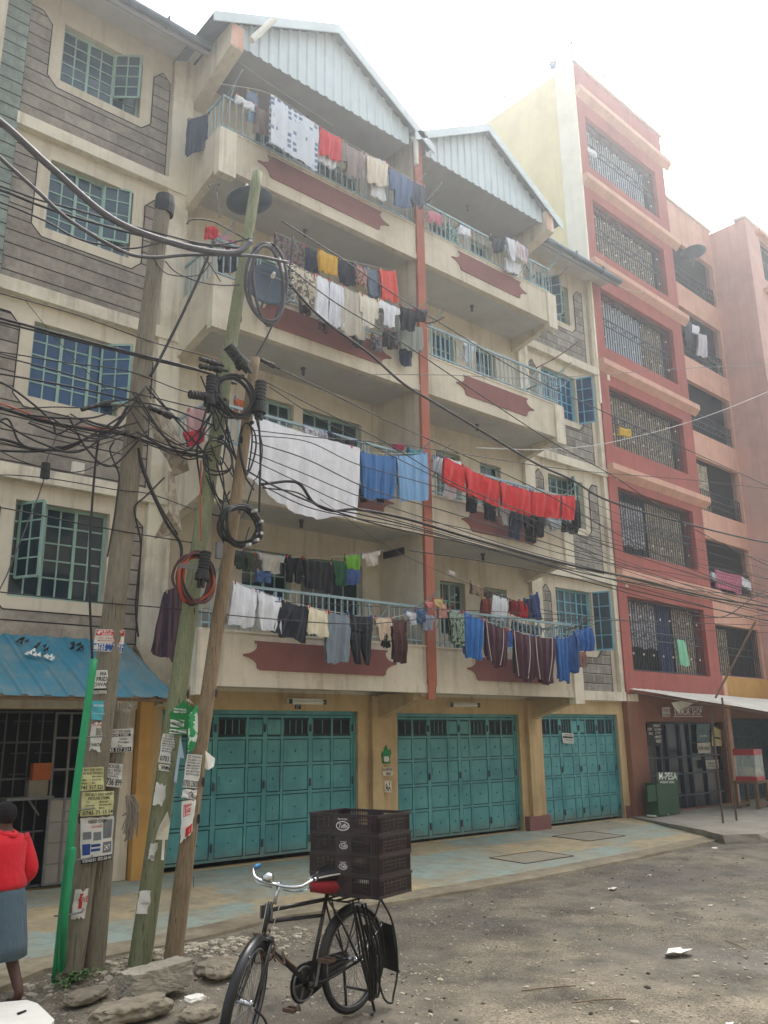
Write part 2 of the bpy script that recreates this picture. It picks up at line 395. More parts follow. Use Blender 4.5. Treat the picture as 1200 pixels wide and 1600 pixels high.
def apron():
    q = MB(); X0, X1, st = -6, 18.0, .15; nx = int((X1-X0)/st); NY = 26
    def pick(x, y):
        xi = x-(y-10)*.12
        k = int((xi+40)//2.55); j = 0 if y > 10.6 else (1 if y > 9.35 else 2)
        h = (k*7+j*5) % 6
        return 1 if h in (1, 4) else (2 if h == 3 and j == 0 else 0)
    V = []
    for i in range(nx+1):
        x = X0+i*st; e = edge_y(x)
        for j in range(NY+1):
            y = e+(11.7-e)*j/NY
            if x > 15.2: y = max(y, min(11.7, 8.3+(x-15.2)*1.25))
            z = .012+.085*max(0, min(1, (y-e)/(11.6-e)))
            if j == 0: z = -.06
            elif j == 1: y = e+.012
            V.append((x, y, z))
    q.v = V
    for i in range(nx):
        for j in range(NY):
            a = i*(NY+1)+j; q.f.append([a, a+NY+1, a+NY+2, a+1])
            x, y = V[a][0]+st/2, V[a][1]+.05
            q.mi.append(3 if j < 3 else pick(x, y))
    tag(q.build('pavement', [P_teal, P_cream, P_grey, P_edge], None), kind='structure')
apron()
# manhole covers and joints in the apron
def apz(x, y): e = edge_y(x); return .012+.085*max(0, min(1, (y-e)/(11.6-e)))
def manhole(cx, cy, w_, d_, ang, lab):
    t = empty('manhole_cover', (cx, cy, apz(cx, cy)), lab, 'manhole cover')
    ca, sa = math.cos(ang), math.sin(ang)
    def P(u, v, dz): x = cx+ca*u-sa*v; y = cy+sa*u+ca*v; return (x, y, apz(x, y)+dz)
    q = MB(); a, b_ = w_/2, d_/2
    q.slab([P(-a,-b_,-.02), P(a,-b_,-.02), P(a,b_,-.02), P(-a,b_,-.02)], (0,0,.026)); q.build('lid', P_grey, t)
    q = MB()
    for (u0, v0, u1, v1) in ((-a,-b_,a,-b_), (a,-b_,a,b_), (a,b_,-a,b_), (-a,b_,-a,-b_)):
        q.sbar(P(u0*1.03, v0*1.03, .004), P(u1*1.03, v1*1.03, .004), .014, .012)
    q.build('rim', M_rust, t)
manhole(11.1, 9.35, 1.15, .7, 0, 'square rusty-rimmed cover set in the cream concrete in front of the second gate')
manhole(13.9, 10.3, 1.1, .8, .0, 'sunken concrete cover beside the pier between the second and third gates')

# ------------------------------------------------------------------ cream apartment building
YW, YF = 11.58, 10.38
B = empty('apartment_building', (9.9, YW, 0), 'cream five-storey walk-up with grey stone panels, laundry-hung balconies and three teal gates', 'apartment building')
MX = 19.8                                  # the two wings mirror about this / 2
WIN = {4: (11.9, 12.97), 3: (9.28, 10.46), 2: (6.6, 7.75), 1: (3.77, 5.09)}
WX0, WX1 = 3.44, 4.76
def refl(x): return MX-x
H = []
for k, (a, b_) in WIN.items():
    H += [(WX0, WX1, a, b_), (refl(WX1), refl(WX0), a, b_)]
    z0 = 2.7*k
    H += [(7.0, 7.95, z0+1.15, z0+2.2), (8.15, 9.5, z0+.08, z0+2.2)]
    H += [(10.35, 11.0, z0+.08, z0+2.2), (11.45, 12.15, z0+1.1, z0+2.15), (12.75, 13.4, z0+1.1, z0+2.15)]
H += [(5.75, 9.38, 0.1, 2.34), (10.27, 13.57, .1, 2.32), (14.29, 17.0, .1, 2.34), (-1.0, 4.98, .1, 2.32)]
q = MB(); q.holes(-1.5, 17.62, 2.62, 13.6, [h for h in H if h[2] > 2.62], YW, YW+.2); q.build('wall', M_wall, B)
q = MB(); q.holes(-1.5, 17.62, -.3, 2.62, [h for h in H if h[2] < 2.62], YW, YW+.2); q.build('ground_storey_wall', M_ochre, B)
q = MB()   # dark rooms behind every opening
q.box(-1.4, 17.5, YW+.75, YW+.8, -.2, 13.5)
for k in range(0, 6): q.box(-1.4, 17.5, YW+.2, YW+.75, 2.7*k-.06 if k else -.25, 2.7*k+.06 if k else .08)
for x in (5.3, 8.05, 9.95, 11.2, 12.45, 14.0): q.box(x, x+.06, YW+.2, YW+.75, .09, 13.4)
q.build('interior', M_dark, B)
q = MB(); q.box(-1.5, 17.6, YW+.85, 20, -.2, 13.4); q.build('rear_block', M_wall, B)

def octa(cx, z0, z1, hw, ch):   # frame outline with cut lower corners
    return [(cx-hw, z1), (cx-hw, z0+ch), (cx-hw+ch, z0), (cx+hw-ch, z0), (cx+hw, z0+ch), (cx+hw, z1)]
def stone_panel(side, k):
    wz0, wz1 = WIN[k]; lz = 2.7*k+.14
    a, b_ = 2.9, 5.26                     # stone field
    s0, s1 = WX0-.2, WX1+.2               # window surround
    zt = wz1+.02; cb = wz0-.18; ch = .16
    poly = [(a, lz), (b_, lz), (b_, zt-.14), (b_-.13, zt), (s1+.15, zt), (s1, zt-.17), (s1, cb+ch), (s1-ch, cb), (s0+ch, cb), (s0, cb+ch), (s0, zt-.17), (s0-.15, zt), (a, zt)]
    if side == 'R': poly = [(refl(x), z) for x, z in poly][::-1]
    q = MB(); q.slab([(x, YW-.004, z) for x, z in poly], (0, -.016, 0)); q.build('stone_panel', M_stone if side == 'L' else M_stoneR, B)
    q = MB(); P_ = poly+[poly[0]]          # dark scored outline
    for (x0, z0), (x1, z1) in zip(P_, P_[1:]): q.sbar((x0, YW-.018, z0), (x1, YW-.018, z1), .016, .012)
    q.build('panel_outline', M_dark, B)
for k in (1, 2, 3, 4):
    stone_panel('L', k); stone_panel('R', k)
q = MB()
for k in (1, 2, 3, 4):
    z = 2.7*k-.06
    q.box(2.86, 5.66, YW-.13, YW, z, z+.2); q.build('ledge', M_trim, B)
    q = MB(); q.box(14.2, 17.72, YW-.13, YW, z, z+.2); q.build('ledge', M_trim, B); q = MB()
# pilasters
for x0, x1, z0 in ((5.3, 5.68, 2.84), (14.12, 14.46, 2.84), (17.1, 17.5, 2.84)):
    q = MB()
    q.box(x0, x1, YW-.1, YW-.001, z0, 13.42); q.build('pilaster', M_trim, B)
q = MB(); q.box(17.5, 17.66, YW-.03, YW+.5, -.1, 13.2); q.build('pilaster', M_conc, B)

# windows --------------------------------------------------------------
def bars(q, x0, x1, z0, z1, y, cols, rows, t=.022, thick=(), tt=.045):
    for i in range(cols+1):
        x = x0+(x1-x0)*i/cols; w_ = tt if i in (0, cols) or i in thick else t
        q.box(x-w_/2, x+w_/2, y-w_*.5, y+w_*.5, z0, z1)
    for zf in rows:
        z = z0+(z1-z0)*zf; w_ = tt if zf in (0, 1) else t
        q.box(x0, x1, y-w_*.42, y+w_*.42, z-w_/2, z+w_/2)
def window(x0, x1, z0, z1, y, gm, fm, cols=6, thick=(2, 4), rows=(0, .23, .42, .61, .8, 1), sash=None, parent=None, curtain=None, lab=None, M=None):
    f = MB(M); bars(f, x0+.02, x1-.02, z0+.02, z1-.02, y, cols, rows, thick=thick)
    fo = f.build('window', fm, parent)
    if lab: fo['label'] = lab
    g_ = MB(M); g_.box(x0+.01, x1-.01, y+.004, y+.012, z0+.01, z1-.01); g_.build('pane', gm, fo)
    if curtain:
        c_ = MB(M); nn = 60
        for i in range(nn):
            a = x0+(x1-x0)*i/nn; b2 = x0+(x1-x0)*(i+1)/nn
            ya = y+.12+.02*math.sin(i*1.1); yb = y+.12+.02*math.sin((i+1)*1.1)
            c_.quad((a,ya,z0), (b2,yb,z0), (b2,yb,z1), (a,ya,z1))
        c_.build('curtain', curtain, fo)
    if sash:   # hinge x, width, angle, z0f, z1f
        hx, w_, ang, c0, c1 = sash
        MM = (M or Matrix()) @ Matrix.Translation((hx, y-.03, 0)) @ Matrix.Rotation(ang, 4, 'Z')
        s_ = MB(MM); za = z0+(z1-z0)*c0; zb = z0+(z1-z0)*c1
        bars(s_, 0, w_, za, zb, 0, 2, (0, .25, .5, .75, 1), t=.02, tt=.035)
        so_ = s_.build('casement', fm, fo)
        g2 = MB(MM); g2.box(.01, w_-.01, .004, .01, za+.01, zb-.01); g2.build('pane', gm, so_)
    return fo
yg = YW+.13
cw = (WX1-WX0)/3
window(WX0, WX1, *WIN[4], yg, M_glassG, M_mint, sash=(WX1-cw*.98, cw*.95, R(-38), .23, 1), parent=B, lab='mint window with its right casement ajar, top of the left wing')
window(WX0, WX1, *WIN[3], yg, M_glassG, M_mint, sash=(WX0+cw*2.02, cw*.9, R(-18), .2, 1), parent=B)
window(WX0, WX1, *WIN[2], yg, M_glassB, M_mint, sash=(WX1-.26, .44, R(-42), .16, .98), parent=B, lab='mint window with blue panes and a casement swung out')
window(WX0, WX1, *WIN[1], yg, M_glass, M_mint, sash=(WX0+cw*.25, cw*.9, R(-62), .2, .98), parent=B)
for k in (1, 2, 3, 4):
    sa = {1: (refl(WX0), .5, R(-68), 0, 1), 2: (refl(WX0)-.45, .38, R(-120), .5, 1), 3: (refl(WX0), .5, R(-64), 0, 1), 4: (refl(WX1)+.4, .45, R(-60), 0, 1)}[k]
    window(refl(WX1), refl(WX0), *WIN[k], yg, M_glassG if k != 3 else M_glassB, M_blueframe if k in (1, 3) else M_mint, sash=sa, parent=B)
M_curt = fabric((150,160,176)); M_curt2 = fabric((186,180,168))
for k in (1, 2, 3, 4):
    z0 = 2.7*k
    window(7.0, 7.95, z0+1.15, z0+2.2, yg, M_glass, M_mint, 4, (2,), (0, .3, .65, 1), parent=B)
    window(8.15, 9.5, z0+.08, z0+2.2, yg, M_glass, M_mint, 4, (2,), (0, .45, .72, .86, 1), parent=B)
    # entrance door behind the right balcony
    d_ = MB(); d_.box(10.37, 10.98, yg, yg+.04, z0+.09, z0+2.18); do = d_.build('door', M_teal if k != 2 else M_mint, B)
    d_ = MB(); d_.box(10.45, 10.9, yg-.006, yg-.002, z0+1.3, z0+2.05); d_.build('pane', M_glass, do)
    d_ = MB(); d_.box(10.41, 10.45, yg-.05, yg-.001, z0+1.0, z0+1.14); d_.build('handle', M_iron, do)
    window(11.45, 12.15, z0+1.1, z0+2.15, yg, M_glass if k != 3 else M_glassB, M_mint, 4, (2,), (0, .33, .66, 1), parent=B)
    window(12.75, 13.4, z0+1.1, z0+2.15, yg, M_glass, M_mint, 2, (), (0, .33, .66, 1), parent=B)

# balconies --------------------------------------------------------------
def ogee(x0, x1, z0, z1):   # plaque with pointed, scooped ends
    zm = (z0+z1)/2; h = (z1-z0)/2; P_ = []
    def end(x, s):
        return [(x+s*.19, z1), (x+s*.19, z1-h*.14), (x+s*.235, z1-h*.2), (x+s*.225, zm+h*.5), (x+s*.18, zm+h*.28), (x+s*.10, zm+h*.12), (x, zm+h*.04), (x, zm-h*.08), (x+s*.10, zm-h*.18), (x+s*.18, zm-h*.36), (x+s*.225, zm-h*.58), (x+s*.235, z0+h*.1), (x+s*.27, z0+h*.05), (x+s*.27, z0)]
    L = end(x0, 1); Rr = end(x1, -1)
    return L+Rr[::-1]
M_plaque = paint('maroon_plaque', (138,86,80), .75, .1, 3, (84,56,52), .5, .22)
def balcony(x0, x1, k, pier, lab):
    zb = 2.7*k-.09; zt = 2.7*k+(.66 if k < 4 else .63)
    # open-fronted tray: floor slab, front parapet and one side parapet
    q = MB(); q.box(x0+.02, x1-.02, YF+.14, YW-.001, zb+.06, zb+.16)
    bo = q.build('balcony', M_ceil, B); bo['label'] = lab
    q = MB(); q.box(x0, x1, YF+.015, YF+.14, zb+.13, zt); q.box(x0, x1, YF, YF+.13, zb, zb+.13)
    q.box(x0-.001, x1+.001, YF, YF+.15, zt, zt+.03)
    q.build('parapet', M_wall, bo)
    q = MB()
    px = x0 if pier == 'L' else x1
    sx = (px, px+.14) if pier == 'L' else (px-.14, px)
    # the side parapet deepens into a beam towards the wall
    q.hexa([(sx[0],YF+.14,zb),(sx[1],YF+.14,zb),(sx[1],YW-.001,zb-.24),(sx[0],YW-.001,zb-.24),(sx[0],YF+.14,zt+.03),(sx[1],YF+.14,zt+.03),(sx[1],YW-.001,zt+.03),(sx[0],YW-.001,zt+.03)])
    q.build('side_parapet', M_wall, bo)
    q = MB(); a = (px-.02, px+.29) if pier == 'L' else (px-.27, px+.02)
    q.box(a[0], a[1], YF-.035, YF+.12, zb-.12, zt-.005); q.build('end_pier', M_trim, bo)
    q = MB(); P_ = ogee(x0+.72 if pier == 'L' else x0+.78, x1-.68 if pier == 'L' else x1-.95, 2.7*k+.15, 2.7*k+.56)
    q.slab([(x, YF+.012, z) for x, z in P_], (0, -.014, 0)); q.build('plaque', M_plaque, bo)
    # railing with X panels
    q = MB(); zr = zt+.70; yr = YF+.07
    q.box(x0+.05, x1-.03, yr-.02, yr+.02, zr-.04, zr); q.box(x0+.05, x1-.03, yr-.012, yr+.012, zt+.1, zt+.125)
    n_ = int((x1-x0)/.125)
    Xp = [x0+(x1-x0)*.2, x0+(x1-x0)*.72]
    for i in range(n_+1):
        x = x0+.07+(x1-x0-.12)*i/n_
        if any(a_ < x < a_+.42 for a_ in Xp): continue
        q.box(x-.009, x+.009, yr-.009, yr+.009, zt+.03, zr-.04)
    for a_ in Xp:
        for x in (a_, a_+.42): q.box(x-.011, x+.011, yr-.011, yr+.011, zt+.03, zr-.04)
        for (za, zc) in ((zt+.12, zr-.05), (zr-.05, zt+.12)): q.bar((a_, yr, za), (a_+.42, yr, zc), .008, n=5)
        q.tube([(a_+.21+.07*math.cos(t), yr, (zt+zr)/2+.04+.07*math.sin(t)) for t in [i*math.pi/6 for i in range(12)]], .007, 5, closed=True)
    xs_ = px+.07 if pier == 'L' else px-.07
    q.box(xs_-.02, xs_+.02, yr, YW-.01, zr-.04, zr)
    for i in range(1, 9): q.box(xs_-.009, xs_+.009, yr+i*.135-.009, yr+i*.135+.009, zt+.03, zr-.04)
    q.build('railing', M_rail, bo)
    # outriggers that hold the washing lines
    for x in (x0+.12, x1-.12):
        q = MB(); q.bar((x, yr, zr-.02), (x, YF-.43, zr+.17), .012); q.bar((x, yr, zr-.35), (x, YF-.2, zr+.06), .009); q.build('line_bracket', M_rail, bo)
    # lamp holder under the slab above
    q = MB(); xc = (x0+x1)/2; zc = 2.7*(k+1)-.04 if k < 4 else 13.2
    q.lathe((xc, YW-.55, zc-.13), [(.018,0),(.03,.02),(.028,.08),(.045,.12),(.045,.14)], 10); q.build('lamp_holder', M_iron, bo)
names = {1: 'lowest', 2: 'second', 3: 'third', 4: 'topmost'}
for k in (1, 2, 3, 4):
    balcony(5.62, 9.9, k, 'L', names[k]+' balcony left of the orange column')
    balcony(10.098, 14.12, k, 'R', names[k]+' balcony right of the orange column')
q = MB(); q.box(9.9, 10.095, YF-.03, YF+.04, 2.72, 13.42)
q.box(9.9, 10.05, YF-.029, YF+.04, 2.5, 2.72); q.build('column', M_orange, B)
q = MB(); q.box(9.905, 10.085, YF+.04, YW-.001, 2.6, 13.42); q.build('partition_wall', M_wall, B)
# soffit beams of first floor, haunches at the piers
for xa in (9.9, 14.02):
    q = MB(); q.hexa([(xa-.14,YF+.2,2.5),(xa+.04,YF+.2,2.5),(xa+.04,YW-.001,2.2),(xa-.14,YW-.001,2.2),(xa-.14,YF+.2,2.62),(xa+.04,YF+.2,2.62),(xa+.04,YW-.001,2.62),(xa-.14,YW-.001,2.62)])
    q.build('haunch', M_ochre, B)
for xa, xb in ((9.62, 9.86), (13.75, 14.0)):
    q = MB(); q.box(xa, xb, YW-.1, YW-.001, .35, 2.6); q.build('pier', M_ochre, B)
for xa, xb in ((9.4, 10.24), (13.6, 14.26), (17.03, 17.5)):
    q = MB(); q.box(xa, xb, YW-.12 if xa < 17 else YW-.02, YW-.002, -.05, .36); q.build('plinth', M_maroon, B)
# vent strip above the left lowest balcony room
q = MB(); q.box(9.865, 9.895, YF+.5, YF+1.05, 5.05, 5.17); q.build('vent', M_dark, B)

# roof --------------------------------------------------------------------
def gable(xa, xm, xb, name_l, zl, zr_):
    zm = 14.62; zb = 13.15; yf = YF-.02
    q = MB(); n_ = int((xb-xa)/.2); prev = None
    def top(x): return zl+(zm-zl)*(x-xa)/(xm-xa) if x <= xm else zr_+(zm-zr_)*(xb-x)/(xb-xm)
    xs = []
    for i in range(n_):
        x = xa+(xb-xa)*i/n_; w_ = (xb-xa)/n_
        xs += [(x, 0), (x+w_*.55, 0), (x+w_*.66, .028), (x+w_*.88, .028)]
    xs.append((xb, 0))
    for (x0, d0), (x1, d1) in zip(xs, xs[1:]):
        q.quad((x0, yf-d0, zb), (x1, yf-d1, zb), (x1, yf-d1, top(x1)), (x0, yf-d0, top(x0)))
    g_ = q.build('gable_cladding', M_sheet, B)
    q = MB()
    q.box(xa+.05, xb-.05, yf+.02, YW-.001, zb+.04, zb+.06)
    q.build('gable_soffit', M_ceil2, B)
    # roof sheets and fascia
    sl = (zm-zl)/(xm-xa); sr = (zm-zr_)/(xb-xm)
    ea, eb = xa-.45, xb+.5
    za, zc = zl-sl*.45, zr_-sr*.5
    q = MB(); y0, y1 = yf-.18, 19.5
    for (p, r_) in (((ea, za), (xm, zm)), ((xm, zm), (eb, zc))):
        q.hexa([(p[0],y0,p[1]+.05),(r_[0],y0,r_[1]+.05),(r_[0],y1,r_[1]+.05),(p[0],y1,p[1]+.05),(p[0],y0,p[1]+.08),(r_[0],y0,r_[1]+.08),(r_[0],y1,r_[1]+.08),(p[0],y1,p[1]+.08)])
    ro = q.build('roof', M_gutter, B)
    q = MB()
    for (p, r_) in (((ea, za), (xm, zm)), ((xm, zm), (eb, zc))):
        q.slab([(p[0], y0-.025, p[1]-.1), (r_[0], y0-.025, r_[1]-.1), (r_[0], y0-.025, r_[1]+.09), (p[0], y0-.025, p[1]+.09)], (0, .024, 0))
    q.build('fascia', M_sheet, ro)
M_ceil2 = paint('grey_soffit', (150,152,154), .9, .1, 2, (120,116,110), .35)
gable(5.75, 7.85, 9.75, 'L', 13.5, 13.5)
gable(10.2, 11.95, 13.85, 'R', 13.55, 13.5)
def wing_roof(x0, x1):
    q = MB(); q.box(x0, x1, 10.95, YW-.001, 13.42, 13.45); q.build('soffit', M_ceil, B)
    q = MB(); q.hexa([(x0,10.88,13.36),(x1,10.88,13.36),(x1,19.5,16.2),(x0,19.5,16.2),(x0,10.88,13.41),(x1,10.88,13.41),(x1,19.5,16.26),(x0,19.5,16.26)])
    ro = q.build('roof', M_gutter, B)
    q = MB(); q.box(x0, x1, 10.89, 10.94, 13.18, 13.44); q.build('fascia', M_ceil2, ro)
    q = MB(); q.tube([(x0, 10.83, 13.32), (x1, 10.83, 13.30)], .065, 10); q.build('gutter', M_gutter, ro)
    q = MB()
    for i in range(int((x1-x0)/1.1)+1): q.box(x0+.1+i*1.1, x0+.13+i*1.1, 10.755, 10.89, 13.24, 13.4)
    q.build('gutter_clip', M_gutter, ro)
wing_roof(1.4, 5.62); wing_roof(14.5, 17.65)
for x, x2 in ((5.66, 5.9), (13.84, 14.1)):
    q = MB(); q.hexa([(x,YF-.15,12.95),(x2,YF-.15,12.95),(x2,YW-.001,12.62),(x,YW-.001,12.62),(x,YF-.15,13.42),(x2,YF-.15,13.42),(x2,YW-.001,13.42),(x,YW-.001,13.42)])
    bo = q.build('roof_beam', M_wall, B)
    q = MB(); q.box(x+.004, x2-.004, YF-.158, YF-.151, 12.97, 13.4); q.build('beam_end', M_peach, bo)
for x, z in ((9.78, 13.3), (13.98, 13.55), (6.15, 14.0)):
    q = MB()
    if x < 7: q.tube([(5.98, YF-.26, 13.15), (6.35, YF-.36, 13.75)], .055, 10)
    else: q.tube([(x, YF-.1, z), (x+.06, YF-.12, z-.08), (x+.06, YF-.12, z-.6)], .05, 10)
    q.build('rain_spout', M_white, B)
# gates --------------------------------------------------------------------
def gate(x0, x1, z0, z1, cols, narrow, lab, num=''):
    """folding steel gate: leaves of pressed panels with barred lights at the top"""
    G = MB(); y = YW+.1
    for (a, b_, c_, d_) in ((x0, x0+.05, z0, z1), (x1-.05, x1, z0, z1), (x0, x1, z1-.06, z1)): G.box(a, b_, y-.04, y+.02, c_, d_)
    go = G.build('garage_door', M_teal, B); go['label'] = lab
    a0, a1 = x0+.05, x1-.05; nl = 4; lw = (a1-a0)/nl; zt = z1-.07
    for L in range(nl):
        la, lb = a0+L*lw, a0+(L+1)*lw
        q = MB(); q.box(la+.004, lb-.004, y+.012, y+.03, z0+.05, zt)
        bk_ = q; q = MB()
        # stiles and rails
        cs = [0, .5, 1] if not (L in narrow) else ([0, .64, 1] if narrow[L] == 'r' else [0, .36, 1])
        rows = [z0+.05, z0+.09, z0+.53, z0+.96, z0+1.39, z0+1.82, zt-.04, zt]
        for c_ in cs:
            x = la+.02+(lw-.04)*c_; q.box(x-.02, x+.02, y-.012, y+.012, z0+.05, zt)
        for z in (z0+.07, z0+.53, z0+.96, z0+1.39, z0+1.8, zt-.02): q.box(la+.03, lb-.03, y-.011, y+.0119, z-.018, z+.018)
        zs = [z0+.07, z0+.53, z0+.96, z0+1.39, z0+1.8]
        for i in range(4):
            for j in range(len(cs)-1):
                xa = la+.02+(lw-.04)*cs[j]+.034; xb = la+.02+(lw-.04)*cs[j+1]-.034; za, zb = zs[i]+.034, zs[i+1]-.034
                q.box(xa, xb, y-.004, y+.0118, za, zb)
                zc = (za+zb)/2; xc = (xa+xb)/2; q.lathe((xc, y-.003, zc), [(.02, 0), (.012, -.018), (.002, -.022)], 8, 'Y')
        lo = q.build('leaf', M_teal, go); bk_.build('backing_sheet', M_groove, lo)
        # barred light
        ja = 0 if not (L in narrow) else (1 if narrow[L] == 'l' else 0)
        if L in narrow:
            xa = la+.02+(lw-.04)*cs[ja]+.03; xb = la+.02+(lw-.04)*cs[ja+1]-.03
            xo = [(la+.05, la+.02+(lw-.04)*cs[1]-.03), (la+.02+(lw-.04)*cs[1]+.03, lb-.05)][1-ja]
            q = MB(); q.box(xo[0], xo[1], y-.006, y+.0118, z0+1.85, zt-.07); q.build('top_panel', M_teal, lo)
        else: xa, xb = la+.05, lb-.05
        q = MB(); q.box(xa, xb, y+.002, y+.011, z0+1.86, zt-.075); q.build('vent_opening', M_dark, lo)
        q = MB()
        for i in range(5): x = xa+(xb-xa)*i/4; q.box(x-.006, x+.006, y-.01, y+.001, z0+1.86, zt-.075)
        q.build('vent_bars', M_teal, lo)
        for z in (z0+.25, z0+1.1, z0+1.95):
            q = MB(); q.lathe((lb-.01, y-.025, z), [(.014, -.06), (.02, -.04), (.02, .04), (.014, .06)], 8); q.build('hinge', M_iron, lo)
    q = MB(); q.box(x0+(x1-x0)*.28, x0+(x1-x0)*.28+.1, y-.02, y-.0125, z0+1.12, z0+1.25); q.build('lock_plate', M_teal, go)
    return go
gate(5.75, 9.38, .12, 2.34, 8, {1: 'r', 2: 'l'}, 'widest teal gate behind the parked bicycle')
gate(10.27, 13.57, .1, 2.32, 8, {1: 'r', 2: 'l'}, 'middle teal gate between two cream piers')
gate(14.29, 17.0, .1, 2.34, 8, {1: 'r', 2: 'l'}, 'smallest teal gate, next to the red building')
# fluorescent fittings over the gates
for x0, x1, lab in ((7.9, 8.6, 1), (11.55, 12.3, 2)):
    q = MB(); q.box(x0, x1, YW-.09, YW-.001, 2.44, 2.53); fo = q.build('strip_light', M_white if lab == 1 else M_wall, B)
    q = MB(); q.tube([(x0+.04, YW-.11, 2.47), (x1-.04, YW-.11, 2.47)], .016, 8); q.build('tube', M_white, fo)
    q = MB(); q.box(x0-.01, x0+.03, YW-.13, YW-.09, 2.44, 2.52); q.box(x1-.03, x1+.01, YW-.13, YW-.09, 2.44, 2.52); q.build('end_cap', M_iron, fo)
# left shop under the blue awning --------------------------------------------
q = MB(); q.box(4.98, 5.32, YW-.04, YW-.001, .1, 2.4); q.build('shop_pier', M_wall, B)
q = MB(); q.box(5.34, 5.54, YW-.16, YW-.001, -.05, 2.45); q.build('shop_pilaster', M_mustard, B)
q = MB(); q.box(-1.2, 5.34, YW-.05, YW-.001, 2.33, 2.75); q.build('shop_fascia', M_wall, B)
q = MB(); z0 = .12
for i in range(26):
    x = .2+i*.155; q.box(x-.008, x+.008, YW+.03, YW+.046, z0, 2.3)
for z in (.15, .8, 1.45, 1.9, 2.28): q.box(.1, 4.2, YW+.022, YW+.054, z-.012, z+.012)
for i in range(8):
    for j in range(2):
        x = 1.9+i*.3; z = 1.5+j*.4
        q.box(x, x+.2, YW+.02, YW+.03, z, z+.012); q.box(x, x+.2, YW+.02, YW+.03, z+.26, z+.272)
q.build('shop_grille', M_iron, B)
def folding_leaf(x0, x1, y, top, lab):
    q = MB()
    for x in (x0, (x0+x1)/2, x1): q.box(x-.015, x+.015, y-.015, y+.015, .15, top)
    for z in (.16, 1.18, 1.55, 1.95, top-.01): q.box(x0, x1, y-.013, y+.013, z-.014, z+.014)
    f = q.build('shop_door', M_irong, B); f['label'] = lab
    q = MB(); q.box(x0+.02, x1-.02, y-.004, y+.006, .17, 1.17); q.build('kick_panel', paint('grey_door_paint', (142,136,126), .6, .1, 4, (90,80,70), .4), f)
    for z in (.4, .65, .9): q = MB(); q.box(x0+.03, x1-.03, y-.012, y-.005, z-.008, z+.008); q.build('panel_bead', M_irong, f)
folding_leaf(4.22, 4.62, YW-.03, 2.28, 'grey steel door leaf with a barred upper half')
folding_leaf(4.66, 4.95, YW+.03, 2.28, 'narrow grey steel side leaf')
q = MB(); q.box(3.62, 4.2, YW-.24, YW+.02, 1.2, 1.235); sh = q.build('counter_shelf', M_irong, B)
q = MB(); q.bar((4.1, YW-.02, 1.0), (3.9, YW-.2, 1.2), .014); q.build('shelf_stay', M_irong, sh)
q = MB(); q.box(3.9, 4.14, YW-.16, YW-.02, 1.235, 1.43); o = q.build('carton', flat('beige_card', (120,112,96), .9)); tag(o, 'pale box on the shop shelf under the orange one', 'box')
q = MB(); q.box(3.94, 4.17, YW-.15, YW-.03, 1.43, 1.64); o = q.build('carton', flat('orange_card', (150,78,30), .8)); tag(o, 'orange box on top of the pale box in the dark shop', 'box')

def corrugated(P, n, name, mat, parent=None, amp=.022, per=4):
    """ribbed sheet spanning P = (wall left, wall right, front right, front left)"""
    a, b_, c_, d_ = [Vector(p) for p in P]; up = (b_-a).cross(d_-a).normalized()
    if up.z < 0: up = -up
    q = MB(); prof = []
    for i in range(n):
        prof += [(i/n, 0), ((i+.62)/n, 0), ((i+.72)/n, amp), ((i+.9)/n, amp)]
    prof.append((1, 0)); m_ = 8
    for s_ in (0, -.004):
        base = len(q.v)
        for j in range(m_+1):
            for (t, h) in prof:
                p = a.lerp(b_, t).lerp(d_.lerp(c_, t), j/m_)+up*(h+s_+.006*math.sin(t*17+j*1.3)); q.v.append(tuple(p))
        L = len(prof)
        for j in range(m_):
            for i in range(L-1): q.f.append([base+j*L+i, base+j*L+i+1, base+(j+1)*L+i+1, base+(j+1)*L+i]); q.mi.append(0)
    return q.build(name, mat, parent)
aw = empty('awning', (3, 11.0, 2.4), 'blue ribbed tin awning with dried mud and litter on it, over the dark left shop', 'awning')
corrugated([(-1.2, YW-.14, 3.22), (5.05, YW-.14, 3.25), (5.4, 10.45, 2.44), (-1.2, 10.45, 2.42)], 24, 'roof_sheet', M_blue, aw)
q = MB(); q.sbar((-1.2, 10.5, 2.4), (5.35, 10.5, 2.41), .04, .05); q.build('purlin', M_plank, aw)
for x in (1, 3, 5.2): q = MB(); q.sbar((x, 10.5, 2.38), (x, YW-.14, 3.17), .04, .05); q.build('rafter', M_plank, aw)
q = MB(); q.quad((5.41,10.42,2.46),(5.62,10.42,2.36),(5.7,10.8,2.5),(5.42,10.8,2.7)); q.quad((5.7,10.8,2.5),(5.62,10.42,2.36),(5.41,10.42,2.45),(5.42,10.8,2.69)); q.build('loose_flashing', M_white, aw)
def scrap(px, py, Y, z, s, mat, name, lab):   # crumpled litter
    p = at(px, py, Y) if Y else gat(px, py, z); p.z = gz(p.x, p.y) if not Y and p.y < 8.1 else p.z
    q = MB(); nn = 9; r_ = random.Random(int(px*7+py))
    ring = [(p.x+s*math.cos(i*6.283/nn)*r_.uniform(.5, 1), p.y+.6*s*math.sin(i*6.283/nn)*r_.uniform(.5, 1), p.z+r_.uniform(.004, .3*s)) for i in range(nn)]
    q.add([(p.x, p.y, p.z+.25*s)]+ring, [(0, i+1, (i+1) % nn+1) for i in range(nn)])
    q.add([(p.x, p.y, p.z+.001)]+[(a, b_, c_-.002) for a, b_, c_ in ring], [(0, (i+1) % nn+1, i+1) for i in range(nn)])
    o = q.build(name, mat, None); tag(o, lab, 'litter'); return o
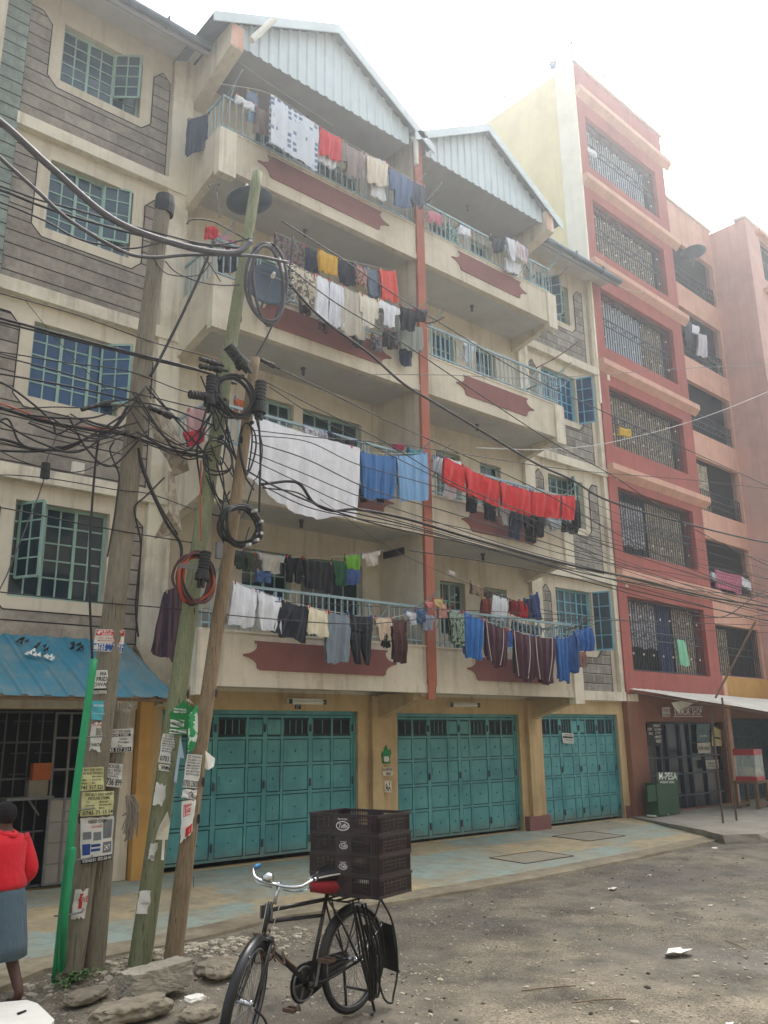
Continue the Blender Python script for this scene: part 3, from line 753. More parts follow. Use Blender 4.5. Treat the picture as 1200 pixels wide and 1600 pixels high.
def on_awn(px, py):
    a = Vector((-1.2, YW-.14, 3.23)); nn_ = Vector((0, .79, -.98)).normalized(); nn_ = Vector((0, -.80, 1.05)).normalized()
    return onto(px, py, a+Vector((0,0,.03)), nn_)
for px, py, s, mt, lb in ((48,1022,.07,M_white,'white scrap lying on the blue awning'), (66,1014,.07,M_black,'black rag lying on the blue awning near the wall'),
                       (115,1013,.1,M_black,'twiggy black debris on the blue awning right of the rags'), (34,1003,.05,M_black,'small dark rag by the top of the blue awning'), (76,1030,.05,M_white,'little white scrap on the blue awning below the black rag')):
    p = on_awn(px, py); q = MB(); r_ = random.Random(px)
    for i in range(5):
        a = p+Vector((r_.uniform(-s, s), r_.uniform(-s, s)*.6, 0)); a.z = p.z+(a.y-p.y)*.76+.01; d = Vector((r_.uniform(-1, 1), r_.uniform(-.6, .6), 0)).normalized()*s*.8
        e = a+d; e.z += d.y*.76; mid = (a+e)/2+Vector((0, 0, .03)); q.slab([a, mid+Vector((.03,.02,.02)), e, mid-Vector((.04,.03,.02))], (0,0,.004))
    tag(q.build('scrap', mt, None), lb, 'litter')

# neighbouring building at the far left ---------------------------------------
NB = empty('corner_building', (0.5, 11.4, 0), 'green-grey block building at the far left edge beyond the stone wing', 'building')
q = MB(); q.box(2.5, 2.88, YW-.12, YW-.001, 2.9, 14.2); q.build('block_pilaster', M_gstone, NB)
q = MB(); q.box(-4, 2.5, YW-.35, YW-.001, 5.5, 14.2); q.build('wall', M_wall, NB)

# ------------------------------------------------------------------ red and peach building
ANG = R(1.8); RO = Vector((17.6, 11.45, 0))
RM = Matrix.Translation(RO) @ Matrix.Rotation(ANG, 4, 'Z'); RI = RM.inverted()
def ratY(px, py, y=0):    # point of the local plane y
    n_ = RM.to_3x3() @ Vector((0, 1, 0)); return onto(px, py, RM @ Vector((0, y, 0)), n_)
RB = empty('red_apartment_building', (20, 12, 0), 'tall brick-red and peach block with barred window bays, right of the cream building', 'apartment building')
WZ = [(3.35, 5.12), (6.2, 7.87), (8.95, 10.6), (11.67, 13.4), (14.5, 16.1), (17.15, 18.8)]
q = MB(RM); Hs = [(.03, 3.78, a, b_) for a, b_ in WZ]
q.holes(-.35, 4.35, 2.8, 20.4, Hs, 0, .3); q.build('bay_wall', M_red, RB)
q = MB(RM); q.holes(-.36, 4.36, -.2, 2.8, [(.36, 4.2, .15, 2.18)], .01, .3); q.build('shopfront_wall', M_peachd := paint('shaded_wall_paint', (140,94,74), .8, .14, 3, (120,80,60), .4, .15), RB)  # ground-floor wall colour browned to stand for the shade there
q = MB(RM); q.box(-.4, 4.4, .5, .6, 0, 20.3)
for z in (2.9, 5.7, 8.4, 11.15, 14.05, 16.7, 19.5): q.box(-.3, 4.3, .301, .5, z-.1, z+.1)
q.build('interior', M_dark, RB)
q = MB(RM); q.box(-.352, .2, .295, 12, 17.0, 20.38); q.build('side_wall', M_yellow, RB)
q = MB(RM); q.box(-.350, .2, .295, 12, -.2, 17.0); q.build('side_wall', M_yellow, RB)
q = MB(RM); q.box(-.42, -.355, -.002, .6, 10, 20.39); q.build('corner_strip', paint('bright_cream', (250,242,220), .85, .05, 2, (214,200,170), .4, .3), RB)
q = MB(RM); q.box(.2, 14, .65, 12, -.2, 18.5); q.box(.2, 4.3, .65, 12, 18.5, 20.3); q.build('rear_block', M_peach, RB)
for z in (5.72, 8.38, 11.2, 14.1, 16.68, 19.55):
    q = MB(RM); q.hexa([(-.36,-.17,z-.15),(4.6,-.17,z-.15),(4.62,-.001,z-.3),(-.36,-.001,z-.3),(-.36,-.17,z),(4.6,-.17,z),(4.62,-.001,z+.02),(-.36,-.001,z+.02)])
    q.build('ledge', M_peach, RB)
q = MB(RM); q.box(-.4, 4.4, -.06, .3, 20.4, 20.5); q.build('coping', M_white, RB)
# roof railing
q = MB(RM)
for (a, b_) in (((-.35, 0), (-.35, 8)), ((-.35, 0), (1.3, 0))):
    for z in (20.85, 21.1): q.bar((a[0], a[1], z), (b_[0], b_[1], z), .02)
for p in ((-.35, 0), (-.35, 2.5), (-.35, 5), (1.3, 0)): q.bar((p[0], p[1], 20.4), (p[0], p[1], 21.1), .025)
q.build('roof_railing', M_irong, RB)
def grille(x0, x1, z0, z1, y, M, step=.115):
    q = MB(M); n_ = int((x1-x0)/step)
    for i in range(n_+1):
        x = x0+(x1-x0)*i/n_; q.box(x-.009, x+.009, y-.009, y+.009, z0, z1)
    zm = z0+(z1-z0)*.5; hb = .1
    for z in (z0+.03, zm-hb, zm+hb, z1-.03): q.box(x0, x1, y-.014, y+.014, z-.014, z+.014)
    k = int((x1-x0)/.42)
    for i in range(k):
        cx = x0+(x1-x0)*(i+.5)/k
        for s_ in (-1, 1):
            q.tube([(cx+s_*.09+.06*math.cos(t)*s_, y-.015, zm+.055*math.sin(t)) for t in [j*.6 for j in range(10)]], .008, 4)
        q.bar((cx-.1, y-.015, zm-.08), (cx+.1, y-.015, zm+.08), .008, n=4)
    return q
def stud(x0, x1, z0, z1, y, M):
    q = MB(M); k = int((x1-x0)/.46)
    for i in range(k):
        cx = x0+(x1-x0)*(i+.5)/k
        for z in (z0+(z1-z0)*.24, z0+(z1-z0)*.76): q.lathe((cx, y-.012, z), [(.004,-.02),(.028,-.01),(.028,.01)], 8, 'Y')
    return q
M_curtA = fabric((200,202,210), 'blotch', (140,138,146)); M_curtB = fabric((196,186,164), 'blotch', (150,140,124)); M_curtC = fabric((60,80,130)); M_curtD = fabric((206,216,226))
def curtain(x0, x1, z0, z1, y, mat, M, parent):
    q = MB(M); nn = int((x1-x0)/.03)
    P_ = [(x0+(x1-x0)*i/nn, y+.03*math.sin(i*.9)+.015*math.sin(i*.37)) for i in range(nn+1)]
    for (a, ya), (b_, yb) in zip(P_, P_[1:]): q.quad((a, ya, z0+.02*math.sin(a*9)), (b_, yb, z0+.02*math.sin(b_*9)), (b_, yb, z1), (a, ya, z1))
    return q.build('curtain', mat, parent)
CS = [[(.1,1.9,.35,1,M_curtA),(1.9,2.6,0,1,M_curtC),(2.7,3.75,0,1,M_curtB)], [(.1,1.7,.2,.9,M_curtA),(1.9,3.7,0,1,M_curtB)], [(.1,3.7,0,1,M_curtB)], [(.1,2.5,0,1,M_curtD),(2.6,3.7,0,1,M_curtB)], [(.1,3.7,0,1,M_curtB)], [(.2,3.6,.1,1,M_curtD)]]
for i, (a, b_) in enumerate(WZ):
    g1 = grille(.05, 3.76, a+.01, b_-.01, .13, RM); g2 = stud(.05, 3.76, a, b_, .13, RM); g1.cur = 1; g1.add(g2.v, g2.f); g1.build('window_grille', [M_iron, M_white], RB)
    for (x0, x1, f0, f1, mt) in CS[i]: curtain(x0, x1, a+(b_-a)*f0, a+(b_-a)*f1-.02, .36, mt, RM, RB)
# recessed balconies between the red bay and the peach wing
OP = [(3.44, 4.88), (5.85, 7.36), (8.2, 9.85), (10.66, 12.3), (13.1, 14.8), (15.62, 17.2)]
q = MB(RM); q.holes(4.352, 7.8, 2.9, 18.57, [(4.36, 7.72, a, b_) for a, b_ in OP], .3, .45); q.build('balcony_wall', M_peach, RB)
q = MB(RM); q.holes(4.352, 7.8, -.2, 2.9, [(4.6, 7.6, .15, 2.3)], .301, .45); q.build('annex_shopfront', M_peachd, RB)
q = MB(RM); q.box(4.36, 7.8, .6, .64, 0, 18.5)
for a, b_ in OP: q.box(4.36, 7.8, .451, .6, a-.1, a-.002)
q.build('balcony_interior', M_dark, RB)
for i, (a, b_) in enumerate(OP):
    if i == 0: g_ = grille(4.37, 7.7, a, b_, .4, RM)
    else: g_ = grille(4.37, 7.7, a, a+.72, .4, RM)
    g_.build('balcony_grille', M_iron, RB)
    if i in (0, 2): curtain(4.5, 6.0, a, b_-.1, .52, M_curtB, RM, RB)
q = MB(RM); q.box(4.35, 7.85, .24, .5, 18.57, 18.64); q.build('coping', M_white, RB)
# peach wing that steps forward
q = MB(RM); q.box(7.8, 7.95, -.95, .6, -.2, 18.5); q.box(7.74, 7.8, -.96, -.7, 2.6, 18.48); q.build('wing_side_wall', M_pink, RB)
q = MB(RM); Hw = [(8.75, 11.5, z0, z0+1.5) for z0 in (3.5, 6.2, 8.95, 11.7, 14.4, 16.6)]
q.holes(7.95, 14, -.2, 18.5, Hw, -.95, -.7); q.build('wing_wall', M_pink, RB)
q = MB(RM); q.box(8, 14, -.55, -.5, 0, 18.4); q.build('wing_interior', M_dark, RB)
for a in Hw:
    grille(a[0], a[1], a[2], a[3], -.82, RM).build('window_grille', M_iron, RB)
    q = MB(RM); q.box(8.5, 12, -1.12, -.951, a[3]+.12, a[3]+.26); q.build('ledge', M_peach, RB)
q = MB(RM); q.box(7.7, 14, -1.0, -.6, 18.5, 18.6); q.build('coping', M_white, RB)
# ground-floor shop of the red building
q = MB(RM); q.box(.37, 4.19, .2, .22, .15, 2.17); q.build('shop_window', glass_mat('dark_blue_glass', (16,30,44), .2), RB)
q = MB(RM)
for x in (.4, 1.15, 1.5, 2.15, 2.6, 3.3, 4.15): q.box(x-.02, x+.02, .14, .19, .15, 2.17)
for z in (.45, .95, 1.35, 2.15): q.box(.38, 4.18, .145, .185, z-.02, z+.02)
q.build('shop_frame', paint('dark_blue_frame', (40,58,74), .5, .1, 5), RB)
q = MB(RM)
for i in range(22): x = 4.62+i*.14; q.box(x-.01, x+.01, .33, .35, .15, 2.28)
for z in (.2, .9, 1.8, 2.2): q.box(4.6, 7.6, .325, .355, z-.02, z+.02)
for i in range(7): q.bar((4.8+i*.42, .32, 1.0), (5.1+i*.42, .32, 1.75), .014, n=5)
ag = q.build('annex_grille', paint('blue_gate_paint', (46,84,96), .5, .1, 5), RB)
q = MB(RM); q.box(4.6, 7.6, .38, .4, .15, 2.29); q.build('annex_door', paint('blue_sheet_door', (38,70,84), .5, .15, 3), ag)
q = MB(RM); q.box(4.36, 4.56, -.04, .3, -.1, 3.4); q.build('shop_post', M_peach, RB)
q = MB(RM); q.box(4.6, 9, .05, .3, 2.6, 3.38); q.build('annex_parapet', M_mustard, RB)
# raised shop platform
def platform():
    P_ = [(-.45, .35), (-.45, .05), (-1.9, -2.25), (-2.55, -3.05), (-2.0, -3.45), (.5, -3.55), (20, -3.9), (20, .35)]
    r_ = random.Random(4); Q = []
    for (a, b_) in zip(P_, P_[1:]+P_[:1]):
        L = max(1, int(math.dist(a, b_)/.25)) if math.dist(a, b_) < 5 else 10
        for i in range(L): t = i/L; Q.append((a[0]+(b_[0]-a[0])*t+r_.uniform(-.03, .03), a[1]+(b_[1]-a[1])*t+r_.uniform(-.03, .03)))
    q = MB(RM); top = [(x, y, .13) for x, y in Q]; mid = [(x*1+r_.uniform(-.03, .03), y-.04+r_.uniform(-.03, .02), .02) for x, y in Q]; bot = [(x, y-.05, -.15) for x, y in Q]
    n_ = len(Q); q.add(top+mid+bot, [tuple(range(n_))]+[(i, i+n_, (i+1) % n_+n_, (i+1) % n_) for i in range(n_)]+[(i+n_, i+2*n_, (i+1) % n_+2*n_, (i+1) % n_+n_) for i in range(n_)])
    tag(q.build('shop_platform', M_conc, None), kind='structure')
platform()
# white canopy on poles over the platform
cp = empty('shop_canopy', RM @ Vector((2.5, -1, 2.6)), 'sloping white tin canopy on thin poles in front of the right-hand shops', 'canopy')
corrugated([RM @ Vector(v) for v in ((-.33, -.04, 2.92), (9, -.04, 2.78), (9, -2.1, 2.38), (2.3, -2.0, 2.38))], 34, 'canopy_sheet', M_white, cp, amp=.018)
q = MB(); q.sbar(RM @ Vector((-.3, -.05, 2.84)), RM @ Vector((2.32, -1.96, 2.33)), .03, .05); q.sbar(RM @ Vector((2.3, -1.95, 2.33)), RM @ Vector((9, -2.05, 2.33)), .04, .05); q.build('canopy_beam', M_rust, cp)
for (tx, bx) in (((1111, 1112), (1130, 1287)), ((1128, 1090), (1151, 1283)), ((1021, 1090), (1027, 1270))):
    g0 = gat(*bx, .12); top = at(*tx, g0.y); q = MB(); q.tube([g0, top], .022, 8); q.build('pole', M_rust, cp)
q = MB(); q.hexa([at(*p, 10.9) for p in ((1049,1098),(1058,1112),(1092,1095),(1070,1094))]+[at(*p, 10.88) for p in ((1049,1098),(1058,1112),(1092,1095),(1070,1094))]); q.build('torn_flap', M_white, cp)
q = MB(); q.tube([at(1118, 1090, 10.3), at(1180, 972, 9.9)], .025, 8); tag(q.build('plank_pole', M_plank, None), 'long grey stick leaning up from the white canopy', 'pole')
# unseen block added behind the photographer: closes the canyon, shades the lower storeys
OB = empty('added_opposite_block', (8, -9, 0), 'plain cream block across the street, added unseen behind the viewpoint to shade the lower storeys', 'apartment building')
q = MB(); Ho = [(x, x+1.4, z, z+1.2) for x in range(-22, 44, 4) for z in (1.0, 3.9, 6.7, 9.5)]
q2 = []
for (a, b_, c_, d_) in Ho: q2.append((a, b_, c_, d_))
q.quad((-26,-8.0,-.2), (46,-8.0,-.2), (46,-8.0,12.5), (-26,-8.0,12.5)); q.box(-26, 46, -18, -8.01, -.2, 12.5); q.build('wall', M_wall, OB)
q = MB()
for (a, b_, c_, d_) in q2: q.box(a, b_, -7.99, -7.93, c_, d_)
wo = q.build('windows', M_glass, OB); wo['kind'] = 'stuff'
# ------------------------------------------------------------------ utility poles
def pole(pts, r0, r1, mat, name, lab, knots=4, seed=0, cat='utility pole'):
    r_ = random.Random(seed); a, b_ = Vector(pts[0]), Vector(pts[1])
    t = empty(name, a, lab, cat); n_ = 44; q = MB(); vs = []; K = 18
    kn = [(r_.uniform(.05, .9), r_.uniform(0, 6.28)) for _ in range(knots)]
    for i in range(n_+1):
        f = i/n_; c = a.lerp(b_, f); c += Vector((.02*math.sin(f*5+seed), .02*math.cos(f*4+seed), 0)); r = r0+(r1-r0)*f
        for k in range(K):
            an = 6.283*k/K; rr = r*(1+.06*noise.noise(Vector((math.cos(an)*1.5, math.sin(an)*1.5, f*6+seed)))+.03*noise.noise(Vector((math.cos(an)*4, math.sin(an)*4, f*2+seed*3))))
            vs.append(c+Vector((rr*math.cos(an), rr*math.sin(an), 0)))
    q.add(vs, [(i*K+k, i*K+(k+1) % K, (i+1)*K+(k+1) % K, (i+1)*K+k) for i in range(n_) for k in range(K)]+[tuple(n_*K+k for k in range(K))])
    q.build('shaft', mat, t, True)
    for f, an in kn:
        q = MB()
        c = a.lerp(b_, f); r = (r0+(r1-r0)*f)*1.02; d = Vector((math.cos(an+4.2), -abs(math.sin(an)), 0)).normalized()
        if d.y > -.2: d.y = -.5; d.normalize()
        p = c+d*r; u = Vector((-d.y, d.x, 0))
        q.slab([p+u*.016*math.cos(j*.785)+Vector((0, 0, .045*math.sin(j*.785))) for j in range(8)], d*.004)
        q.build('knot', M_dark, t)
    return t, a, b_, r0, r1
PA = pole([gat(104, 1527, .02), at(258, 308, 7.55)], .118, .084, M_woodA, 'utility_pole', 'tall grey pole at the left with bills pasted on it and a green conduit', 3, 1)
PB = pole([gat(141, 1517, .02), at(186, 1108, 7.7)], .098, .1, M_woodA, 'utility_pole', 'short sawn-off pole stump with a frayed top beside the tall grey pole', 2, 2)
PC = pole([gat(216, 1508, .05), at(401, 268, 7.5)], .1, .06, M_woodC, 'utility_pole', 'tall green-tinted wooden pole carrying the cable splices', 7, 3)
PD = pole([gat(271, 1503, .08), at(397, 560, 7.25)], .08, .055, M_woodD, 'utility_pole', 'brown cracked wooden pole leaning right, shorter than the green one', 8, 4)
q = MB(); c = PA[2]; q.lathe(c, [(.1, -.22), (.11, -.1), (.1, 0), (.06, .03)], 12); q.build('cap', M_black, PA[0])
q = MB(); c = PB[2]; r_ = random.Random(3)
for i in range(26):
    a = i*.2417; p = c+Vector((.12*math.cos(a), .12*math.sin(a), 0)); q.tube([p, p+Vector((.02*math.cos(a), .02*math.sin(a), r_.uniform(.02, .08)))], .012, 4)
q.build('frayed_top', M_conc, PB[0])
q = MB()   # flaking bark skirt hanging from the stump
for i in range(46):
    a = -1.9+i*.05; h = r_.uniform(.15, .36); p = at(203+(i % 14)*1.0-6, 1245+r_.uniform(-4, 6), 7.5+r_.uniform(-.04, .04))
    q.tube(spline([p, p+Vector((r_.uniform(.0, .06), -.02, -h*.5)), p+Vector((r_.uniform(-.05, .05), -.02, -h))], 3), .006, 4)
tag(q.build('frayed_rope', fabric((150,140,128)), None), 'bundle of frayed grey strings hanging beside the pole stump', 'rope')
# green conduit tied to the tall grey pole
def conduit(P_, r, lab):
    q = MB(); q.tube(spline(P_, 8), r, 10); return tag(q.build('conduit', M_pipe, None, True), lab, 'conduit pipe', 'green conduits tied to the grey pole')
c1 = conduit([gat(86, 1533, .0), at(107, 1340, 7.32), at(122, 1210, 7.3), at(147, 1030, 7.35)], .032, 'longer green plastic conduit strapped up the side of the tall grey pole')
c2 = conduit([gat(93, 1530, .0)+Vector((0, -.03, 0)), at(100, 1440, 7.28), at(112, 1340, 7.27), at(114, 1325, 7.28)], .03, 'short green conduit on the ground end, in front of the long one')
def strap(px, py, pole_, w_=.16):
    q = MB(); p = at(px, py, 7.33); q.tube([p+Vector((-.05, .02, 0)), p+Vector((0, -.045, 0)), p+Vector((w_, -.02, .005)), p+Vector((w_+.06, .1, .005))], .007, 5); q.build('strap', M_irong, pole_)
for px, py in ((113, 1266), (111, 1344), (96, 1430), (133, 1152)): strap(px, py, PA[0])

# ------------------------------------------------------------------ lettering
_tc = {}
def text_verts(s):
    if s in _tc: return _tc[s]
    cu = bpy.data.curves.new('t', 'FONT'); cu.body = s; cu.resolution_u = 2; cu.offset = .012
    o = bpy.data.objects.new('t', cu); me = bpy.data.meshes.new_from_object(o)
    V = [v.co.copy() for v in me.vertices]; Fc = [tuple(p.vertices) for p in me.polygons]
    bpy.data.objects.remove(o); bpy.data.meshes.remove(me); bpy.data.curves.remove(cu)
    x0 = min(v.x for v in V); x1 = max(v.x for v in V); y0 = min(v.y for v in V); y1 = max(v.y for v in V)
    V = [((v.x-x0)/(x1-x0), (v.y-y0)/(y1-y0)) for v in V]
    _tc[s] = (V, Fc); return _tc[s]
def sheet(C, name, mat, label, cat, items=(), off=.004, curve=.0, parent=None, group=None, ragged=0, thick=.002, seed=0):
    """flat bill: corners C = TL, TR, BR, BL; items = (kind, u0, v0, u1, v1, material, text)"""
    tl, tr, br, bl = [Vector(p) for p in C]; nrm = (tr-tl).cross(tl-bl).normalized()
    if nrm.dot(EYE-tl) < 0: nrm = -nrm
    r_ = random.Random(seed)
    def Pt(u, v, o=0):
        p = tl.lerp(tr, u).lerp(bl.lerp(br, u), 1-v)
        return p+nrm*(o-curve*(2*u-1)**2+.004*math.sin(v*9+u*5+seed))
    q = MB(); NX, NY = 8, 8
    q.v = [tuple(Pt(min(1, max(0, i/NX+(r_.uniform(-.05, .05)*ragged if i in (0, NX) else 0))), min(1, max(0, j/NY+(r_.uniform(-.12, .12)*ragged if j in (0, NY) else 0))), 0)) for j in range(NY+1) for i in range(NX+1)]
    for j in range(NY):
        for i in range(NX): q.f.append([j*(NX+1)+i, j*(NX+1)+i+1, (j+1)*(NX+1)+i+1, (j+1)*(NX+1)+i]); q.mi.append(0)
    b0 = len(q.v); q.v += [tuple(Vector(v)-nrm*thick) for v in q.v[:b0]]; q.f += [[x+b0 for x in f][::-1] for f in q.f]; q.mi += [0]*(len(q.f)-len(q.mi))
    o = q.build(name, mat, parent)
    if parent is None: tag(o, label, cat, group)
    groups = {}
    for it in items:
        kind, u0, v0, u1, v1, mt = it[:6]; G = groups.setdefault(len(groups), (MB(), mt, kind))[0]
        if kind == 'bar':
            K = 6; vs = [Pt(u0+(u1-u0)*i/K, v, off*.5) for v in (v0, v1) for i in range(K+1)]
            G.add(vs, [(i, i+1, K+2+i, K+1+i) for i in range(K)])
        else:
            V, Fc = text_verts(it[6]); G.add([Pt(u0+(u1-u0)*x, v0+(v1-v0)*y, off) for x, y in V], Fc)
    for (G, mt, kind) in groups.values(): G.build('lettering' if kind == 'text' else 'printed_band', mt, o)
    return o
def on_pole(PP, px, py, out=.0):
    """point on the camera side of a pole at pixel height py"""
    _, a, b_, r0, r1 = PP; p = at(px, py, a.y+(b_.y-a.y)*.2)
    f = max(0, min(1, (p.z-a.z)/(b_.z-a.z))); c = a.lerp(b_, f); y = c.y-(r0+(r1-r0)*f)-.012-out
    return at(px, py, y)
def bill(PP, quad_, name, mat, lab, items, curve=.02, **kw):
    yy = [on_pole(PP, *p, out=kw.get('out', 0)).y for p in quad_]; y = min(yy)
    kw.pop('out', None); C = [at(p[0], p[1], y) for p in quad_]; return sheet(C, name, mat, lab, 'poster', items, curve=curve, seed=int(quad_[0][0]), **kw)
T = 'text'; Bd = 'bar'
bill(PA, [(151,983),(197,984),(193,1020),(147,1017)], 'poster', M_paper, 'red, white and blue bill high on the tall grey pole', [
    (Bd,.02,.72,.98,.97,M_inkr), (T,.08,.86,.92,.96,M_whiteink,'WE BUY 2ND HAND'), (T,.2,.73,.8,.84,M_whiteink,'HOUSE ITEMS'), (T,.1,.57,.75,.64,M_inkr,'TV  FRIDGE'), (T,.1,.46,.9,.52,M_inkr,'MICROWAVE  SOFAS'),
    (Bd,.0,.03,1,.36,M_inkb), (T,.05,.2,.95,.34,M_whiteink,'0727 223 493'), (T,.05,.04,.95,.18,M_whiteink,'0707 349 663')])
bill(PA, [(149,1047),(178,1047),(177,1083),(143,1084)], 'poster', M_paper, 'white torn bill reading WA TV, FRIDGE, OWAVE on the grey pole', [
    (T,.25,.76,.92,.94,M_ink,'WA TV'), (T,.15,.53,.95,.71,M_ink,'FRIDGE'), (T,.04,.3,.9,.47,M_ink,'OWAVE'), (Bd,.02,.13,.98,.22,M_ink), (T,.1,.02,.85,.1,M_ink,'0745 517 521')])
bill(PA, [(145,1095),(169,1095),(167,1126),(144,1124)], 'poster', M_cyanp, 'small cyan bill on the grey pole', [(T,.1,.7,.9,.8,M_whiteink,'MOVERS'), (T,.1,.3,.9,.36,M_whiteink,'CALL NOW')])
bill(PA, [(144,1128),(166,1128),(164,1176),(141,1174)], 'poster', M_paper, 'ragged white bill with the letters HATA on the grey pole', [(T,.1,.18,.75,.3,M_ink,'HATA'), (Bd,.3,.55,.7,.8,M_conc), (T,.1,.85,.9,.93,M_inkr,'FUNDI')], ragged=1)
bill(PB, [(159,1140),(209,1138),(207,1174),(157,1177)], 'poster', M_paper, 'white landscape bill for second-hand electronics across the stump', [
    (T,.2,.83,.92,.95,M_ink,'WE BUY 2ND HAND'), (Bd,.12,.67,.92,.79,M_ink), (T,.2,.69,.85,.77,M_whiteink,'HOUSE ITEMS'), (T,.55,.52,.82,.61,M_ink,'Tables'), (T,.52,.36,.88,.47,M_ink,'Fridge'), (T,.52,.23,.65,.32,M_ink,'Etc'), (T,.12,.36,.3,.45,M_ink,'Sofa'), (T,.12,.23,.32,.32,M_ink,'Beds'),
    (Bd,.06,.02,.96,.2,M_ink), (T,.12,.04,.9,.18,M_whiteink,'0745 517 521')], curve=.01)
bill(PA, [(121,1200),(163,1198),(164,1234),(117,1236)], 'poster', M_yellowp, 'upper yellow bill for house electronics by the green conduit', [
    (T,.08,.84,.96,.96,M_ink,'WE BUY 2ND HAND'), (T,.04,.69,.96,.8,M_ink,'HOUSE ELECTRONICS'), (T,.1,.56,.22,.63,M_ink,'TV'), (T,.55,.56,.94,.63,M_ink,'Microwave'), (T,.08,.42,.36,.5,M_ink,'Fridge'), (T,.55,.42,.92,.5,M_ink,'Sound bar'), (T,.06,.28,.38,.36,M_ink,'Cookers'), (T,.55,.28,.66,.36,M_ink,'Etc'), (T,.1,.04,.95,.22,M_ink,'0745 517 521')], out=.04)
bill(PB, [(165,1192),(193,1194),(191,1231),(160,1228)], 'poster', M_paper, 'white bill reading HOUSE and 0736 on the stump', [
    (T,.12,.8,.9,.96,M_ink,'HOUSE !'), (T,.1,.66,.9,.76,M_ink,'1 & 2 BEDR'), (T,.2,.53,.85,.62,M_ink,'TO LET'), (T,.3,.42,.8,.5,M_ink,'CALL'), (T,.04,.06,.98,.36,M_ink,'0736 899')], out=.03)
bill(PA, [(130,1238),(180,1236),(178,1272),(127,1276)], 'poster', M_yellowp, 'lower yellow bill for house items, below the other yellow one', [
    (T,.08,.83,.94,.95,M_ink,'WE BUY 2ND HAND'), (T,.18,.67,.85,.79,M_ink,'HOUSE ITEMS'), (T,.12,.53,.24,.61,M_ink,'TV'), (T,.52,.53,.78,.61,M_ink,'Stool'), (T,.1,.4,.4,.48,M_ink,'Woofer'), (T,.52,.4,.92,.48,M_ink,'Home set'), (T,.1,.27,.42,.35,M_ink,'Cookers'), (T,.52,.27,.7,.35,M_ink,'Etc'), (T,.05,.04,.98,.21,M_ink,'0745 71 15 54')], out=.05)
bill(PA, [(127,1278),(180,1274),(176,1343),(127,1351)], 'poster', M_paper, 'large blue and grey printed bill with a black footer, lowest bill wrapped round both poles', [
    (T,.22,.86,.75,.94,M_ink,'NEED CASH'), (T,.3,.76,.62,.81,M_inkr,'LOANS'), (Bd,.06,.52,.3,.68,paint('grey_print', (120,124,128), .8)), (Bd,.36,.48,.6,.66,MC['grey_print']), (Bd,.66,.5,.94,.92,MC['grey_print']), (Bd,.05,.18,.28,.42,M_inkb), (Bd,.3,.24,.58,.3,M_inkb), (Bd,.3,.34,.58,.4,M_inkb), (Bd,.66,.18,.95,.42,MC['grey_print']), (T,.7,.24,.9,.36,M_whiteink,'24/7'),
    (Bd,0,.0,1,.12,M_ink), (T,.05,.025,.45,.095,M_whiteink,'0728 462 811'), (T,.52,.025,.97,.095,M_whiteink,'0722 568 360')], out=.03, ragged=.3)
bill(PA, [(118,1390),(141,1388),(134,1436),(112,1437)], 'poster', M_paper, 'torn red and white scrap of a bill near the foot of the grey pole', [(Bd,.35,.35,.6,.85,M_inkr), (T,.3,.55,.98,.75,M_inkr,'OVE')], ragged=1)
# green pole
hs = [at(*p, on_pole(PC, 280, 1120).y-.01) for p in ((264,1147),(300,1149),(301,1116),(309,1113),(300,1100),(296,1104),(287,1094),(262,1117),(266,1117))]
q = MB(); q.slab(hs, (0, .006, 0)); o = q.build('house_shaped_sign', M_greenp, None); tag(o, 'green house-shaped sign with a white box on the green pole', 'sign')
C = [at(*p, hs[0].y-.001) for p in ((264,1094),(301,1094),(301,1148),(264,1147))]
sheet([at(*p, hs[0].y-.002) for p in ((266,1124),(288,1125),(287,1137),(266,1136))], 'panel', M_paper, None, None, [(T,.1,.3,.9,.75,M_ink,'CALL NOW')], parent=o)
sheet([at(*p, hs[0].y-.002) for p in ((265,1139),(291,1140),(291,1147),(264,1146))], 'panel', M_paper, None, None, [(T,.1,.3,.5,.7,M_ink,'0712 004')], parent=o)
sheet([at(*p, hs[0].y-.002) for p in ((270,1106),(292,1107),(292,1115),(270,1114))], 'panel', M_greenp, None, None, [(T,.05,.55,.95,.95,M_whiteink,'FIND HOUSE'), (T,.05,.02,.95,.42,M_whiteink,'RENT NOW')], parent=o)
bill(PC, [(256,1146),(281,1149),(275,1195),(249,1191)], 'poster', M_paper, 'white notice with close black lines and 0703 on the green pole', [(T,.1,.88,.9,.97,M_ink,'ST. VUNYAVU')]+[(T,.06,.8-.085*i,.95,.855-.085*i,M_ink,s_) for i, s_ in enumerate(('KPL ENERGY AND','NATIONAL PAPERS','MBA BUSINESS','MA PROJECTS','SECURITY NOW','MATHS ALL LEVEL'))]+[(T,.04,.06,.96,.24,M_ink,'0703 236')])
bill(PC, [(250,1193),(275,1197),(273,1207),(249,1204)], 'poster', M_paper, 'torn strip of black lettering just below the 0703 notice on the green pole', [(T,.1,.2,.9,.8,M_ink,'AV.MYVUNI')], ragged=.8)
bill(PC, [(245,1222),(268,1226),(262,1266),(240,1258)], 'poster', M_paper, 'peeling whitish paper at mid height on the green pole', [], ragged=1.2)
bill(PC, [(220,1392),(246,1390),(241,1428),(214,1428)], 'poster', M_paper, 'dirty blank square of paper near the foot of the green pole', [(T,.15,.4,.6,.48,M_conc,'NOTICE')], ragged=.3)
bill(PC, [(237,1318),(252,1314),(246,1345),(232,1345)], 'poster', M_paper, 'small torn paper on the green pole above the dirty square', [(T,.1,.1,.9,.3,M_ink,'TO LET')], ragged=1)
